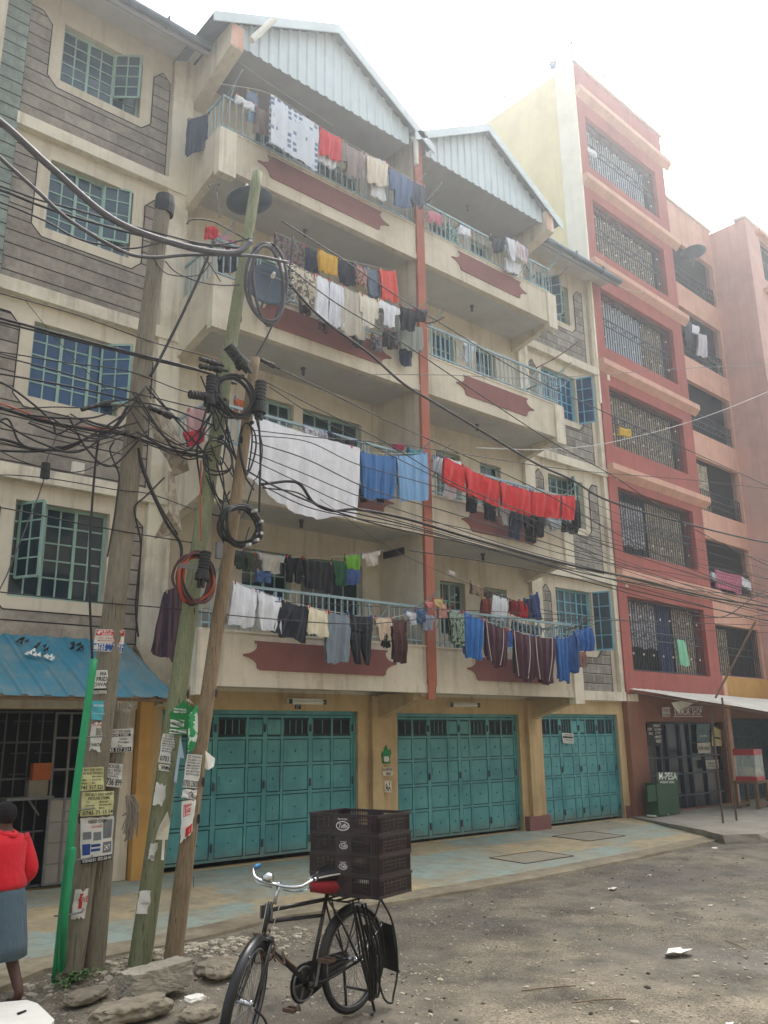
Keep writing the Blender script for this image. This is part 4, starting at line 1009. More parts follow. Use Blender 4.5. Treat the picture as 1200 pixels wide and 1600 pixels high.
# brown pole
bill(PD, [(294,1178),(318,1180),(311,1232),(287,1230)], 'poster', M_paper, 'white notice with close black lines and 0703 236020 on the brown pole', [(T,.06,.88,.94,.97,M_ink,'ST. VUNYAVU')]+[(T,.06,.8-.085*i,.95,.855-.085*i,M_ink,s_) for i, s_ in enumerate(('KPL ENERGY AND','NATIONAL PAPERS','MBA BUSINESS','MA PROJECTS','SECURITY NOW','MATHS ALL LEVEL'))]+[(T,.0,.03,.98,.22,M_ink,'0703 236020')])
bill(PD, [(288,1233),(312,1234),(306,1250),(284,1246)], 'poster', M_paper, 'ragged strip of paper under the notice on the brown pole', [(T,.4,.1,.9,.8,M_ink,'CALL')], ragged=1)
bill(PD, [(286,1252),(309,1248),(302,1300),(283,1318)], 'poster', M_paper, 'crumpled red and white flyer lowest on the brown pole', [(Bd,.1,.6,.6,.9,paint('pink_print', (196,110,110), .8)), (T,.15,.62,.7,.85,M_whiteink,'NCD'), (Bd,.3,.06,.85,.3,M_inkr)], ragged=1)
def flap(P_, Y, mat, name, lab, cat='paper scrap'):
    q = MB(); q.slab([at(x, y, Y+.02*math.sin(i*2)) for i, (x, y) in enumerate(P_)], (.0, .006, 0)); return tag(q.build(name, mat, None), lab, cat)
flap([(296,1117),(309,1100),(309,1150),(302,1172),(293,1174)], 7.05, fabric((40,150,84), 'blotch', (210,220,210)), 'green_banner_strip', 'narrow green and white strip hanging between the green and brown poles')
flap([(282,1150),(288,1185),(281,1184),(276,1223),(272,1221)], 7.2, paint('pale_blue_paper', (170,190,200), .9), 'torn_paper', 'pale blue pointed paper hanging right of the green pole')
flap([(321,1173),(336,1185),(334,1198),(326,1203),(318,1200)], 7.15, M_white, 'torn_paper', 'white plastic scrap sticking out right of the brown pole')
flap([(262,1268),(266,1285),(262,1312),(243,1312),(250,1290)], 7.15, fabric((190,184,164)), 'torn_paper', 'crumpled pale paper fan on the green pole')
flap([(254,1312),(258,1312),(256,1344),(252,1344)], 7.2, M_white, 'torn_paper', 'thin white paper strip right of the green pole')
flap([(338-54,865),(319,868),(313,930),(306,1068),(293,1070),(290,1060)], 7.35, M_plank, 'board_strip', 'tall pale board fixed between the green and brown poles', 'board') if False else None

# bills on the piers and the gates
yp = YW-.115
o = flap([(598,1193),(610,1193),(610,1180),(612,1177),(610,1170),(606,1172),(604,1163),(598,1172),(597,1177)], yp, M_greenp, 'house_shaped_sign', 'small green house-shaped sign on the cream pier between the first two gates', 'sign')
sheet([at(*p, yp-.014) for p in ((600,1182),(608,1182),(608,1190),(600,1190))], 'panel', M_paper, None, None, [], parent=o)
sheet([at(*p, yp) for p in ((598,1199),(614,1199),(614,1212),(598,1212))], 'stencilled_notice', M_wall, 'faded black stencil on the cream pier below the green sign', 'notice', [(T,.05,.55,.95,.95,M_ink,'NO PARKING'), (T,.3,.05,.8,.4,M_ink,'HERE')], off=.003)
sheet([at(*p, yp) for p in ((601,1220),(612,1220),(612,1238),(601,1238))], 'stencilled_notice', M_wall, 'second small black stencil, lower on the same cream pier', 'notice', [(T,.1,.1,.9,.9,M_ink,'AA')], off=.003)
sheet([at(*p, YW+.055) for p in ((878,1145),(896,1146),(896,1162),(880,1161))], 'notice', M_paper, 'white notice hung on the small teal gate', 'notice', [(T,.1,.75,.9,.92,M_ink,'GARAGE'), (Bd,.05,.5,.95,.68,M_ink), (T,.1,.25,.9,.4,M_ink,'IN USE 24 HRS'), (T,.1,.08,.9,.18,M_ink,'NO PARKING')])
sheet([at(*p, YW-.012) for p in ((461,1101),(470,1101),(470,1108),(461,1108))], 'house_number_plate', M_dark, 'tiny dark number plate reading 17 above the widest gate', 'number plate', [(T,.25,.15,.75,.85,M_whiteink,'17')])
# shop lettering on the red building
def rsheet(P_, y, *a, **k): return sheet([ratY(*p, y) for p in P_], *a, **k)
rsheet([(1052,1104),(1098,1104),(1098,1120),(1052,1120)], -.02, 'shop_sign', M_maroon, 'dark sign reading M SHOP in white over the shop window', 'shop sign', [(Bd,0,.0,1,.08,M_whiteink), (Bd,0,.92,1,1,M_whiteink), (T,.03,.15,.97,.85,M_whiteink,'S.MMORI SHOP')])
rsheet([(1034,1105),(1047,1105),(1047,1120),(1035,1120)], -.02, 'shop_sign', M_paper, 'small pale sign left of the dark shop sign', 'shop sign', [(T,.1,.5,.9,.8,M_inkr,'TSC'), (T,.1,.1,.9,.3,M_ink,'CYBER')])
M_bp = paint('blue_picture_paper', (110,140,150), .8, .3, 14)
rsheet([(1088,1131),(1109,1131),(1109,1160),(1089,1160)], .12, 'shop_poster', M_bp, 'bluish picture poster in the shop window', 'poster', [(T,.2,.3,.8,.4,M_whiteink,'AVAILABLE')])
rsheet([(1089,1161),(1110,1160),(1110,1177),(1091,1177)], .11, 'shop_poster', M_paper, 'FOR SALE notice under the bluish poster in the shop window', 'notice', [(T,.06,.3,.94,.65,M_ink,'FOR SALE')])
rsheet([(1112,1134),(1120,1133),(1128,1156),(1127,1167),(1112,1166)][:1]+[(1126,1140),(1128,1166),(1112,1166)], .1, 'shop_poster', M_yellowp, 'greenish notice with a dark stripe right of the FOR SALE notice', 'poster', [(Bd,.3,.4,.9,.5,M_dark)], ragged=.4)
rsheet([(1102,1188),(1122,1187),(1123,1201),(1104,1201)], .08, 'shop_poster', M_paper, 'lowest pale notice with two lines hung on the shop grille', 'notice', [(T,.15,.5,.85,.75,M_ink,'PRINT'), (T,.1,.15,.9,.4,M_ink,'PHOTOCOPY')])
o = rsheet([(1010,1131),(1034,1131),(1034,1166),(1012,1166)], .1, 'shop_poster', paint('black_board', (24,26,34), .7), 'black board with slanting white writing at the left of the shop window', 'sign', [(T,.45,.85,.9,.97,M_whiteink,'PRINT'), (T,.5,.7,.95,.8,M_whiteink,'SCAN'), (T,.55,.54,.9,.64,M_whiteink,'& TYPE'), (T,.05,.7,.35,.82,M_whiteink,'COPY'), (T,.12,.5,.38,.62,M_whiteink,'FAX'), (T,.5,.36,.95,.48,M_whiteink,'LAMINATE'), (T,.6,.16,.95,.3,M_whiteink,'HERE')])
# green money-agent kiosk boards
kb = empty('kiosk_board', gat(1045, 1275, .13), 'green money-transfer kiosk board with white lettering, in front of the shop', 'kiosk board')
y0 = -.5
def rb(px0, px1, py0, py1, y, d=.06):
    a = RI @ ratY(px0, py1, y); b_ = RI @ ratY(px1, py0, y); q = MB(RM); q.box(a.x, b_.x, y, y+d, a.z, b_.z); return q
rb(1030, 1058, 1221, 1275, -.45, .3).build('cabinet', paint('kiosk_green', (20,70,40), .5, .1, 6), kb)
rb(1013, 1030, 1226, 1253, -.43).build('side_panel', MC['kiosk_green'], kb)
sheet([ratY(*p, -.47) for p in ((1026,1206),(1060,1206),(1060,1225),(1028,1225))], 'name_board', MC['kiosk_green'], None, None, [(T,.08,.35,.92,.95,M_whiteink,'M-PESA'), (T,.1,.06,.8,.25,M_whiteink,'AGENT HERE')], parent=kb)
for pts, lab in (([(1009,1271),(1022,1270),(1026,1277),(1012,1276)], 'flat white scrap left of the green kiosk board'), ([(1034,1266),(1047,1267),(1046,1274),(1035,1273)], 'pale carton piece at the foot of the green kiosk board')):
    q = MB(); q.slab([gat(x, y, .15) for x, y in pts], (0, 0, .02)); tag(q.build('scrap', M_paper, None), lab, 'litter')

# ------------------------------------------------------------------ cables
def cable(pts, r, mat, lab, Y=7.5, grp=None, sag=0, name='cable', dy=0):
    P_ = [at(p[0], p[1], (p[2] if len(p) > 2 else Y)) for p in pts]
    q = MB(); q.tube(spline(P_, 10), r, 6); o = q.build(name, mat, None, True); return tag(o, lab, 'cable', grp)
cable([(-90,130),(0,190),(80,262),(180,345),(290,385),(365,395),(392,378)], .033, M_wireg, 'thickest grey cable swooping down from the top left to the green pole', 7.0)
cable([(-80,170),(0,246),(60,300),(110,345),(190,392),(238,402),(300,398),(395,400),(450,410)], .018, M_wireg, 'second thick grey cable below the thickest one at the top left', 7.1)
G1 = 'thin cables strung along the street'
LW = [
 ([(-60,280),(0,291),(60,312),(120,328),(240,362),(330,382),(395,372)], .010, 'thin black cable crossing the third-storey left window, uppermost'),
 ([(-60,286),(0,297),(70,324),(160,352),(260,376),(385,388)], .012, 'black cable just below the uppermost one at the third-storey left window'),
 ([(-60,300),(0,316),(70,345),(120,372),(170,384),(210,388),(262,376)], .009, 'sagging black cable across the sill of the third-storey left window'),
 ([(-60,440),(0,458),(120,492),(240,535),(330,560),(372,590)], .006, 'thin wire crossing above the blue-paned window'),
 ([(-60,482),(0,497),(100,524),(200,550),(300,575),(370,600)], .013, 'double black cable across the top of the blue-paned window'),
 ([(-60,488),(0,503),(120,533),(250,565),(320,582),(365,600)], .010, 'black cable hugging the underside of the double one'),
 ([(-60,545),(0,550),(100,566),(200,580),(290,612),(350,620)], .006, 'thin wire across the middle of the blue-paned window'),
 ([(-60,552),(0,557),(90,580),(180,606),(260,626),(360,650)], .007, 'black wire crossing the blue panes below their middle'),
 ([(-60,575),(0,584),(100,602),(190,622),(270,640),(360,676)], .009, 'black cable across the lower blue panes'),
 ([(-60,590),(0,597),(50,630),(82,660),(90,678),(130,658),(150,662),(230,690)], .010, 'drooping black cable that loops down left of the grey pole'),
 ([(-60,640),(0,640),(80,636),(130,637),(190,634),(270,640)], .006, 'taut thin wire at the sill of the blue-paned window'),
 ([(-60,618),(0,637),(60,655),(140,671),(200,680),(262,700),(340,720)], .016, 'twisted dark bundle running into the grey pole from the left'),
 ([(-60,610),(0,630),(90,660),(180,674),(232,690),(300,715)], .008, 'brownish cable on top of the dark bundle'),
 ([(-60,690),(0,686),(50,700),(100,702),(140,683),(175,672),(200,634)], .014, 'heavy black cable dipping below the sill of the blue-paned window'),
 ([(-60,700),(0,704),(60,705),(110,695),(150,676),(205,640)], .011, 'second heavy black cable dipping beside the first'),
 ([(-40,700),(8,654),(30,690),(60,703),(95,697)], .010, 'black cable hanging in a loop at the left edge below the sill'),
 ([(-60,750),(0,742),(80,748),(180,765),(235,772),(300,795)], .005, 'thin wire over the ledge of the left wing'),
 ([(-60,790),(0,793),(110,815),(190,830),(300,848)], .006, 'thin wire over the top of the lowest left window'),
 ([(-60,920),(0,925),(140,940),(260,950),(400,965),(560,975),(700,966),(900,968),(1290,980)], .006, 'long thin wire from the sill of the lowest left window to the right edge'),
 ([(158,668),(152,700),(146,760),(141,840),(140,920),(144,1030)], .011, 'black cable dropping from the grey pole into the green conduit'),
 ([(178,690),(172,705),(184,735),(186,752),(180,800),(168,870)], .008, 'black cable curling down the left side of the grey pole'),
 ([(216,700),(222,730),(240,775),(262,820),(282,850),(283,880)], .015, 'thick black cable from the grey pole down to the orange coil'),
 ([(216,700),(228,740),(250,790),(278,836)], .008, 'thinner black cable beside the thick one that drops to the orange coil'),
 ([(257,746),(228,775),(212,790),(212,810),(220,850),(216,900),(212,950),(216,995)], .009, 'black cable running down the cream pilaster to the blue awning'),
 ([(335,375),(318,418),(290,480),(258,545),(235,588)], .015, 'thick black cable slanting from the green pole down to the grey pole'),
 ([(330,410),(310,430),(262,428),(240,404)], .006, 'slack thin loop between the grey and green poles near the dish'),
 ([(292,350),(300,343),(330,345),(356,358),(395,380)], .009, 'short bowed cable over the red washing by the green pole'),
 ([(258,408),(275,425),(310,440),(350,446),(392,444)], .007, 'slack cable below the third balcony railing, left of the green pole'),
 ([(300,378),(325,410),(345,440)], .006, 'short slanting wire by the second dish'),
 ([(398,560),(420,520),(440,470),(452,420),(458,370)], .010, 'black cable rising from the brown pole top past the hanging coil'),
 ([(338,690),(350,760),(345,830),(360,870)], .008, 'dark lead dropping between the green and brown poles'),
 ([(403,650),(407,700),(406,760),(405,800)], .012, 'pair of leads hanging from the right splice closure'),
 ([(400,655),(410,700),(404,740),(396,752)], .006, 'thin lead crossing behind the right splice leads'),
 ([(322,640),(308,700),(312,745),(318,790),(330,802),(342,806)], .010, 'dark cable curving down the left of the green pole to the lower coil'),
 ([(-20,60+0),(40,470),(80,520),(125,570),(200,640)][1:], .003, 'hairline wire slanting over the grey stone to the blue panes')]
for pts, r, lab in LW: cable(pts, r, M_wire if 'brownish' not in lab else M_wireo, lab, 7.45, G1)
cable([(314,720),(313,800),(314,845)], .008, M_wireo, 'orange-brown cable dropping to the orange coil', 7.3, G1)
RW = [
 ([(440,345),(520,395),(620,462),(700,512),(830,590),(980,660),(1290,800)], .008, 'dark wire from the second dish across the orange column, uppermost of the right-hand wires'),
 ([(430,400),(520,470),(620,530),(740,610),(862,690),(960,745),(1100,835),(1290,925)], .008, 'dark wire running under the uppermost right-hand one'),
 ([(440,430),(500,495),(575,551),(631,600),(687,634),(762,679),(837,724),(894,750),(950,782),(1060,815),(1200,848),(1300,858)], .016, 'heaviest black cable sweeping right across the balconies'),
 ([(405,562),(500,606),(600,655),(700,700),(850,770),(960,832),(1120,905),(1290,960)], .007, 'black wire from the top of the brown pole over the second left balcony'),
 ([(418,598),(500,640),(600,690),(720,760),(860,815),(960,857),(1290,965)], .007, 'black wire from the right splice closure over the white sheet, upper of two'),
 ([(420,604),(500,655),(600,706),(720,765),(860,835),(1000,890),(1290,985)], .006, 'black wire from the right splice closure over the white sheet, lower of two'),
 ([(395,672),(500,684),(620,694),(760,715),(900,735),(1100,752),(1290,775)], .006, 'nearly level dark wire over the top of the white sheet'),
 ([(395,680),(480,690),(560,726),(680,760),(800,800),(960,850),(1290,925)], .006, 'dark wire crossing the blue towels'),
 ([(395,690),(480,718),(580,765),(700,800),(860,850),(1040,905),(1290,965)], .007, 'dark wire crossing the middle of the white sheet'),
 ([(390,706),(480,742),(560,775),(680,815),(820,860),(1000,908),(1290,985)], .006, 'dark wire crossing the lower half of the white sheet'),
 ([(388,716),(470,755),(560,795),(700,835),(860,878),(1040,930),(1290,1000)], .006, 'dark wire near the hem of the white sheet'),
 ([(385,735),(430,760),(500,790),(600,822),(740,852),(860,885),(1000,925),(1290,990)], .010, 'black cable under the hem of the white sheet'),
 ([(408,757),(450,752),(470,758),(490,785),(520,798),(560,796),(640,812),(740,842),(880,880),(1000,906),(1120,935),(1290,962)], .018, 'thick black bundle that loops down over the white sheet and runs right'),
 ([(410,762),(465,770),(500,792),(560,803),(640,822),(760,855),(900,893),(1040,922),(1290,975)], .009, 'black cable lying against the thick bundle'),
 ([(408,758),(480,792),(560,810),(660,830),(800,868),(960,905),(1110,925),(1290,940)], .007, 'thin black wire under the thick bundle'),
 ([(500,780),(600,850),(680,890),(780,930),(880,962),(980,990)], .003, 'pale hairline wire slanting down behind the lowest balconies'),
 ([(640,860),(760,878),(900,905),(1050,945),(1140,965),(1290,948)], .008, 'dark wire sagging to the right edge by the peach wing'),
 ([(660,812),(800,842),(900,870),(1100,905),(1290,945)], .006, 'dark wire over the third-row maroon plaque'),
 ([(430,940+0),(600,948),(760,955),(940,965),(1100,985),(1290,990)], .005, 'thin wire in front of the lowest washing'),
 ([(1072,960),(1110,965),(1140,960),(1175,935),(1210,915)], .010, 'black cable drooping at the peach wing near the right edge')]
for i, (pts, r, lab) in enumerate(RW): cable(pts, r, M_wire, lab, 7.4+.02*i, G1)
for i in range(7):   # further parallel wires in the right-hand fan
    y = 820+i*9
    cable([(900, 770+i*14), (1000, 815+i*14), (1290, 905+i*13)], .005, M_wire, ['highest','second','third','fourth','fifth','sixth','lowest'][i]+' of the seven short parallel wires in front of the red building', 9.2, 'parallel wires before the red building')
cable([(745,700),(860,702),(960,690),(1090,655),(1200,612),(1290,570)], .008, M_wirew, 'white wire curving up to the right edge across the red building', 9.0)
cable([(940,398),(960,440),(990,455),(1010,455)], .008, M_wirew, 'short white wire hanging at the eave beside the red building', 10.9)
cable([(560,585),(700,586),(860,590),(1100,574),(1290,568)], .006, M_irong, 'grey taut wire crossing the third balcony level to the right edge', 8.8)
rt_ = random.Random(77)   # drooping slack leads tangled round the poles
def slack(i, x0, y0, x1, y1, d, side):
    mx = (x0+x1)/2+rt_.uniform(-12, 12); P_ = [(x0, y0, 7.4), (mx-(x1-x0)*.2, y0+d*.75+(y1-y0)*.3, 7.35), (mx+(x1-x0)*.12, y0+d+(y1-y0)*.6, 7.38), (x1, y1, 7.42)]
    cable(P_, rt_.choice((.005, .007, .009)), M_wire, side, 7.4, 'slack leads tangled round the poles')
for i in range(9): slack(i, rt_.uniform(-40, 110), rt_.uniform(630, 700), rt_.uniform(190, 240), rt_.uniform(600, 690), rt_.uniform(15, 60), 'slack black lead drooping left of the grey pole')
for i in range(11): slack(i, rt_.uniform(205, 250), rt_.uniform(600, 690), rt_.uniform(320, 370), rt_.uniform(590, 730), rt_.uniform(10, 60), 'slack black lead drooping between the grey and green poles')
for i in range(10): slack(i, rt_.uniform(310, 345), rt_.uniform(560, 760), rt_.uniform(355, 400), rt_.uniform(620, 830), rt_.uniform(20, 80), 'slack black lead looped between the green and brown poles')
q = MB()
P_ = [at(453+7*math.sin(i*1.5), 412+i*2.6, 7.35+.03*math.cos(i*1.5)) for i in range(26)]
q.tube(spline(P_, 3), .006, 5); tag(q.build('cable', M_wire, None), 'crinkled black lead coiled like a spring right of the top coil', 'cable')

def coil(cx, cy, rx, ry, Y, n_, mats, lab, r=.011, seed=0, ties=()):
    t = empty('cable_coil', at(cx, cy, Y), lab, 'cable coil'); r_ = random.Random(seed)
    c = at(cx, cy, Y); sx = (at(cx+10, cy, Y)-c).length/10; sz = (at(cx, cy-10, Y)-c).length/10
    for mi, (mt, k) in enumerate(mats):
        q = MB()
        for i in range(k):
            dx, dz = r_.uniform(-3, 3)*sx, r_.uniform(-3, 3)*sz; a1 = (rx+r_.uniform(-4, 2))*sx; a2 = (ry+r_.uniform(-4, 2))*sz; ph = r_.uniform(0, 6)
            q.tube([c+Vector((dx+a1*math.cos(a), r_.uniform(-.05, .05)*0+.03*math.sin(2*a+ph)+.012*i, dz+a2*math.sin(a)+.01*math.sin(3*a+ph))) for a in [j*math.pi/14 for j in range(28)]], r, 6, closed=True)
        q.build('loops', mt, t, True)
    for a in (ties or (1.4,)):
        p = c+Vector((rx*sx*math.cos(a), -.02, ry*sz*math.sin(a))); q = MB(); q.box(p.x-.014, p.x+.014, p.y-.03, p.y+.06, p.z-.014, p.z+.014); q.build('cable_tie', M_wirew if ties else M_black, t)
coil(370, 618, 29, 31, 7.02, 0, [(M_wire, 8)], 'black cable coil hung on the poles below the top splice', .012, 1)
coil(377, 820, 30, 32, 7.0, 0, [(M_wire, 7)], 'black cable coil with white ties low on the brown pole', .012, 2, (-1.2, -.7, -.3, .3, .9))
coil(307, 903, 27, 38, 7.1, 0, [(paint('maroon_cable', (92,52,50), .6), 6), (M_wireo, 3), (M_wire, 4)], 'thick coil of orange, maroon and black cable on the green pole', .013, 3)
coil(420, 442, 27, 62, 7.25, 0, [(M_wireg, 3)], 'large grey hanging loop beside the upper green pole', .018, 4)
coil(482, 0, 1, 1, 7, 0, [], 'x') if False else None
coil(340, 712, 22, 30, 7.2, 0, [(M_wire, 2)], 'loose black loop on the left of the green pole, above the orange coil', .01, 6)
coil(388, 700, 12, 40, 7.2, 0, [(M_wire, 2)], 'narrow black loop squeezed between the poles', .009, 7)
def closure(a, b_, r, lab, mat=None, ribs=8, Y=7.05):
    a, b_ = at(*a, Y), at(*b_, Y); t = empty('splice_closure', (a+b_)/2, lab, 'cable splice'); q = MB(); pts = []; rr = []
    for i in range(ribs*4+1):
        f = i/(ribs*4); pts.append(a.lerp(b_, f)); rr.append(r*(.86+.14*(1 if (i % 4) in (1, 2) else 0)) if f < .78 else r*1.05)
    q.tube(pts, rr, 14); q.build('housing', mat or M_black, t)
    q = MB(); d = (b_-a).normalized(); q.tube([b_-d*.02, b_+d*.04], [r*1.25, r*1.2], 14); q.build('collar', M_black, t)
    q = MB()
    for k in range(4): o_ = Vector((r*.5*math.cos(k*1.57), r*.5*math.sin(k*1.57), 0)); q.tube([b_+o_, b_+o_+d*.11], r*.28, 8)
    q.build('cable_port', M_wire, t)
closure((356,540),(378,568), .065, 'ribbed black dome splice at the top of the coil, tilted left')
closure((408,596),(405,640), .062, 'ribbed black splice hanging upright right of the brown pole')
closure((330,588),(328,628), .052, 'black splice standing upright left of the green pole')
closure((296,616),(336,622), .045, 'black pointed splice lying level left of the green pole')
closure((312,560),(333,567), .026, 'small cable joint on the wires left of the coil, upper', ribs=4)
closure((312,572),(340,577), .03, 'small cable joint on the wires left of the coil, lower', ribs=4)
closure((322,862),(316,900), .055, 'grey-black ribbed splice inside the orange coil', Y=7.0)
closure((408,562),(424,570), .022, 'little cable clamp on the wire just right of the brown pole top', ribs=3)
closure((232,636),(262,648), .03, 'black joint on the bundle just right of the grey pole', ribs=4)
closure((127,640),(165,630), .022, 'thin black joint on the bundle left of the grey pole', ribs=4)
# stay-wire insulator and tags
t = empty('strain_insulator', at(71, 735, 7.4), 'dark insulator hanging on the slanting stay wire at the left', 'insulator')
q = MB(); q.tube([at(72,724,7.4), at(70,747,7.4)], [.04, .045], 8); q.build('body', M_black, t)
q = MB(); q.tube([at(90,678,7.4), at(76,710,7.4), at(71,728,7.4)], .005, 5); q.tube([at(70,745,7.4), at(60,775,7.4), at(10,900,7.4), at(-20,960,7.4)], .006, 5); q.build('stay_wire', M_wireg, t)
q = MB(); c = at(121, 731, 7.5); q.box(c.x-.05, c.x+.06, c.y-.02, c.y+.02, c.z-.05, c.z+.05); tag(q.build('wire_tag', M_white, None), 'small white plastic box hanging on the wires at the left', 'tag')
q = MB(); c = at(342, 860, 7.0); q.box(c.x-.03, c.x+.03, c.y-.02, c.y+.02, c.z-.08, c.z+.08); tag(q.build('tap_box', M_irong, None), 'little grey box above the orange coil', 'junction box')
q = MB(); q.sbar(at(280, 884, 7.0), at(305, 887, 7.0), .04, .02); tag(q.build('coil_bracket', M_irong, None), 'grey metal strap holding the orange coil', 'bracket')
# dusty plastic net caught on the wires
q = MB(); r_ = random.Random(9)
for (P_, Y) in (([(232,622),(258,640),(290,700),(296,735),(272,745),(262,720),(240,690)], 7.6), ([(262,735),(272,738),(284,830),(262,838),(240,842),(262,800)], 7.7)):
    c_ = at(sum(p[0] for p in P_)/len(P_), sum(p[1] for p in P_)/len(P_), Y-.06); ring = [at(x, y, Y+.03*math.sin(i*2.1)) for i, (x, y) in enumerate(P_)]
    q.add([c_]+ring, [(0, i+1, (i+1) % len(ring)+1) for i in range(len(ring))])
tag(q.build('torn_sheet', fabric((150,138,122), 'blotch', (176,166,150)), None), 'dusty torn sheet caught on the wires between the grey and green poles', 'torn sheet')

# ------------------------------------------------------------------ satellite dishes
def dish(px, py, Y, r, nx, mat, lab, lnb=True, group=None):
    c = at(px, py, Y); t = empty('satellite_dish', c, lab, 'satellite dish', group)
    MM = Matrix.Translation(c) @ Vector(nx).normalized().to_track_quat('Z', 'Y').to_matrix().to_4x4()
    q = MB(MM); q.lathe((0,0,0), [(r*f, r*.28*f*f) for f in (.02, .25, .5, .75, 1)]+[(r*f, r*.28*f*f-.012) for f in (1, .75, .5, .25, .02)], 36); q.build('reflector', mat, t, True)
    q = MB(MM)
    for a in (.3, 2.4, 4.5): q.bar((r*.9*math.cos(a), r*.9*math.sin(a), r*.22), (0, 0, r*.85), .01)
    q.build('feed_arm', M_irong, t)
    q = MB(MM); q.lathe((0,0,r*.78), [(.03,0),(.035,.04),(.02,.12)], 10); q.build('receiver', M_white, t)
    q = MB(MM); q.bar((0, 0, -.02), (0, -.1, -.4), .02); q.build('mount', M_irong, t)
M_dish = paint('dark_blue_grey_dish', (52,72,88), .55, .15, 4, (90,90,90), .3)
dish(391, 322, 9.95, .36, (-.12, .12, 1), M_dish, 'large dark dish behind the top of the green pole')
dish(418, 450, 9.9, .36, (-.3, -.9, .1), M_dish, 'second dark dish, lower, behind the grey cable loop')
c_ = RM @ (RI @ ratY(1084, 399, -.2)); dish(1084, 399, c_.y, .40, (0, .1, 1), M_dish, 'dark dish on the top balcony of the peach recess')
t = empty('antenna', at(340, 335, 10.0), 'small thin aerial on a rod beside the large dish', 'antenna')
q = MB(); q.tube([at(343,340,10.0), at(338,300,10.0), at(342,287,9.9)], .012, 6); q.tube([at(325,289,9.9), at(342,286,9.9), at(345,292,9.9), at(328,294,9.9)], .007, 5, closed=True); q.build('rod', M_irong, t)
# ------------------------------------------------------------------ laundry
YO, YI = 9.93, 10.72       # outer washing lines / lines inside the railing
def garment(name, lab, cat, tl, tr, br, bl, Y, mat, kind='cloth', n=3, amp=.025, grp=None, hem=None):
    """hanging cloth between four picture points at the real depth Y"""
    A, B_, C_, D_ = [at(p[0], p[1], Y) for p in (tl, tr, br, bl)]
    seed = tl[0]*.37+tl[1]; sw = (B_-A).length; drop = ((A-D_).length+(B_-C_).length)/2
    strips = {'cloth': [(0,1,0,1,0,1)], 'trousers': [(0,1,.03,.97,0,.32), (.03,.49,.02,.42,.32,1), (.51,.97,.58,.98,.32,1)],
              'shorts': [(0,1,0,1,0,.45), (0,.47,-.04,.42,.45,1), (.53,1,.58,1.04,.45,1)],
              'shirt': [(.2,.8,.18,.82,0,1), (.02,.24,.0,.16,.02,.62), (.76,.98,.84,1.0,.02,.62)],
              'tee': [(.16,.84,.18,.82,0,1), (.0,.2,.02,.2,.0,.38), (.8,1,.8,.98,.0,.38)]}[kind]
    q = MB(); gap = .028
    for si, (sgn, ln) in enumerate(((-1, 1.0), (1, .94+.05*math.sin(seed)))):
        for (a0, a1, b0, b1, v0, v1) in strips:
            NU = max(4, int(26*(a1-a0)*min(1.6, sw/.5))); NV = max(3, int(18*(v1-v0)))
            base = len(q.v)
            for j in range(NV+1):
                v = v0+(v1-v0)*j/NV; g = (v-v0)/(v1-v0)
                l_, r_ = a0+(b0-a0)*g, a1+(b1-a1)*g
                for i in range(NU+1):
                    u = l_+(r_-l_)*i/NU
                    if kind != 'cloth' or sw < .45: u = .5+(u-.5)*(1-.12*v*abs(math.sin(seed*3)))+.07*v*math.sin(seed*5)
                    vv = v*ln; h = 0
                    h = (.035*noise.noise(Vector((u*4+seed, seed, 0)))+.02*noise.noise(Vector((u*11, seed, 3))))*v
                    if hem: h += hem(u)*v
                    p = A.lerp(B_, u).lerp(D_.lerp(C_, u), vv+h)
                    fold = math.sin(6.283*n*u+seed+v*1.3)+.6*math.sin(6.283*n*2.3*u+seed*2+v*2)+1.3*noise.noise(Vector((u*6*max(.6, sw*1.5)+seed, v*2.2, seed)))
                    sag = (.02*abs(math.sin(3.14159*((u-.08)/.84)))*(1-v) if .08 < u < .92 else 0)*min(1, sw/.4)
                    p = p+Vector((.004*math.sin(v*14+seed+u*9), sgn*gap*(.25+.75*min(1, v*4))+amp*fold*(.25+.75*v)*(1 if si == 0 else .8), .012*math.sin(u*9+seed)*v-sag))
                    if j == 0: p.z += .004; p.y = Y+sgn*.006+amp*fold*.25
                    q.v.append(tuple(p))
            for j in range(NV):
                for i in range(NU): q.f.append([base+j*(NU+1)+i, base+j*(NU+1)+i+1, base+(j+1)*(NU+1)+i+1, base+(j+1)*(NU+1)+i]); q.mi.append(0)
    o = q.build(name, mat, None, True); tag(o, lab, cat, grp)
    for u in (.08, .92):
        q = MB(); p = A.lerp(B_, u); q.box(p.x-.007, p.x+.007, p.y-.02, p.y+.02, p.z-.035, p.z+.02); q.build('clothes_peg', PEG[int(seed) % 3], o)
    return o
PEG = [flat('wood_peg', (190,160,110), .8), flat('red_peg', (190,50,50), .5), flat('blue_peg', (50,110,190), .5)]
W_ = (226,228,232); CR = (222,208,172); BLK = (26,28,34); NV = (34,42,66); GR = (128,134,140); MRN = (78,40,54); DEN = (52,92,140); DEN2 = (92,136,178); RED = (206,34,36)
g = garment
def f_(*a): return fabric(*a)
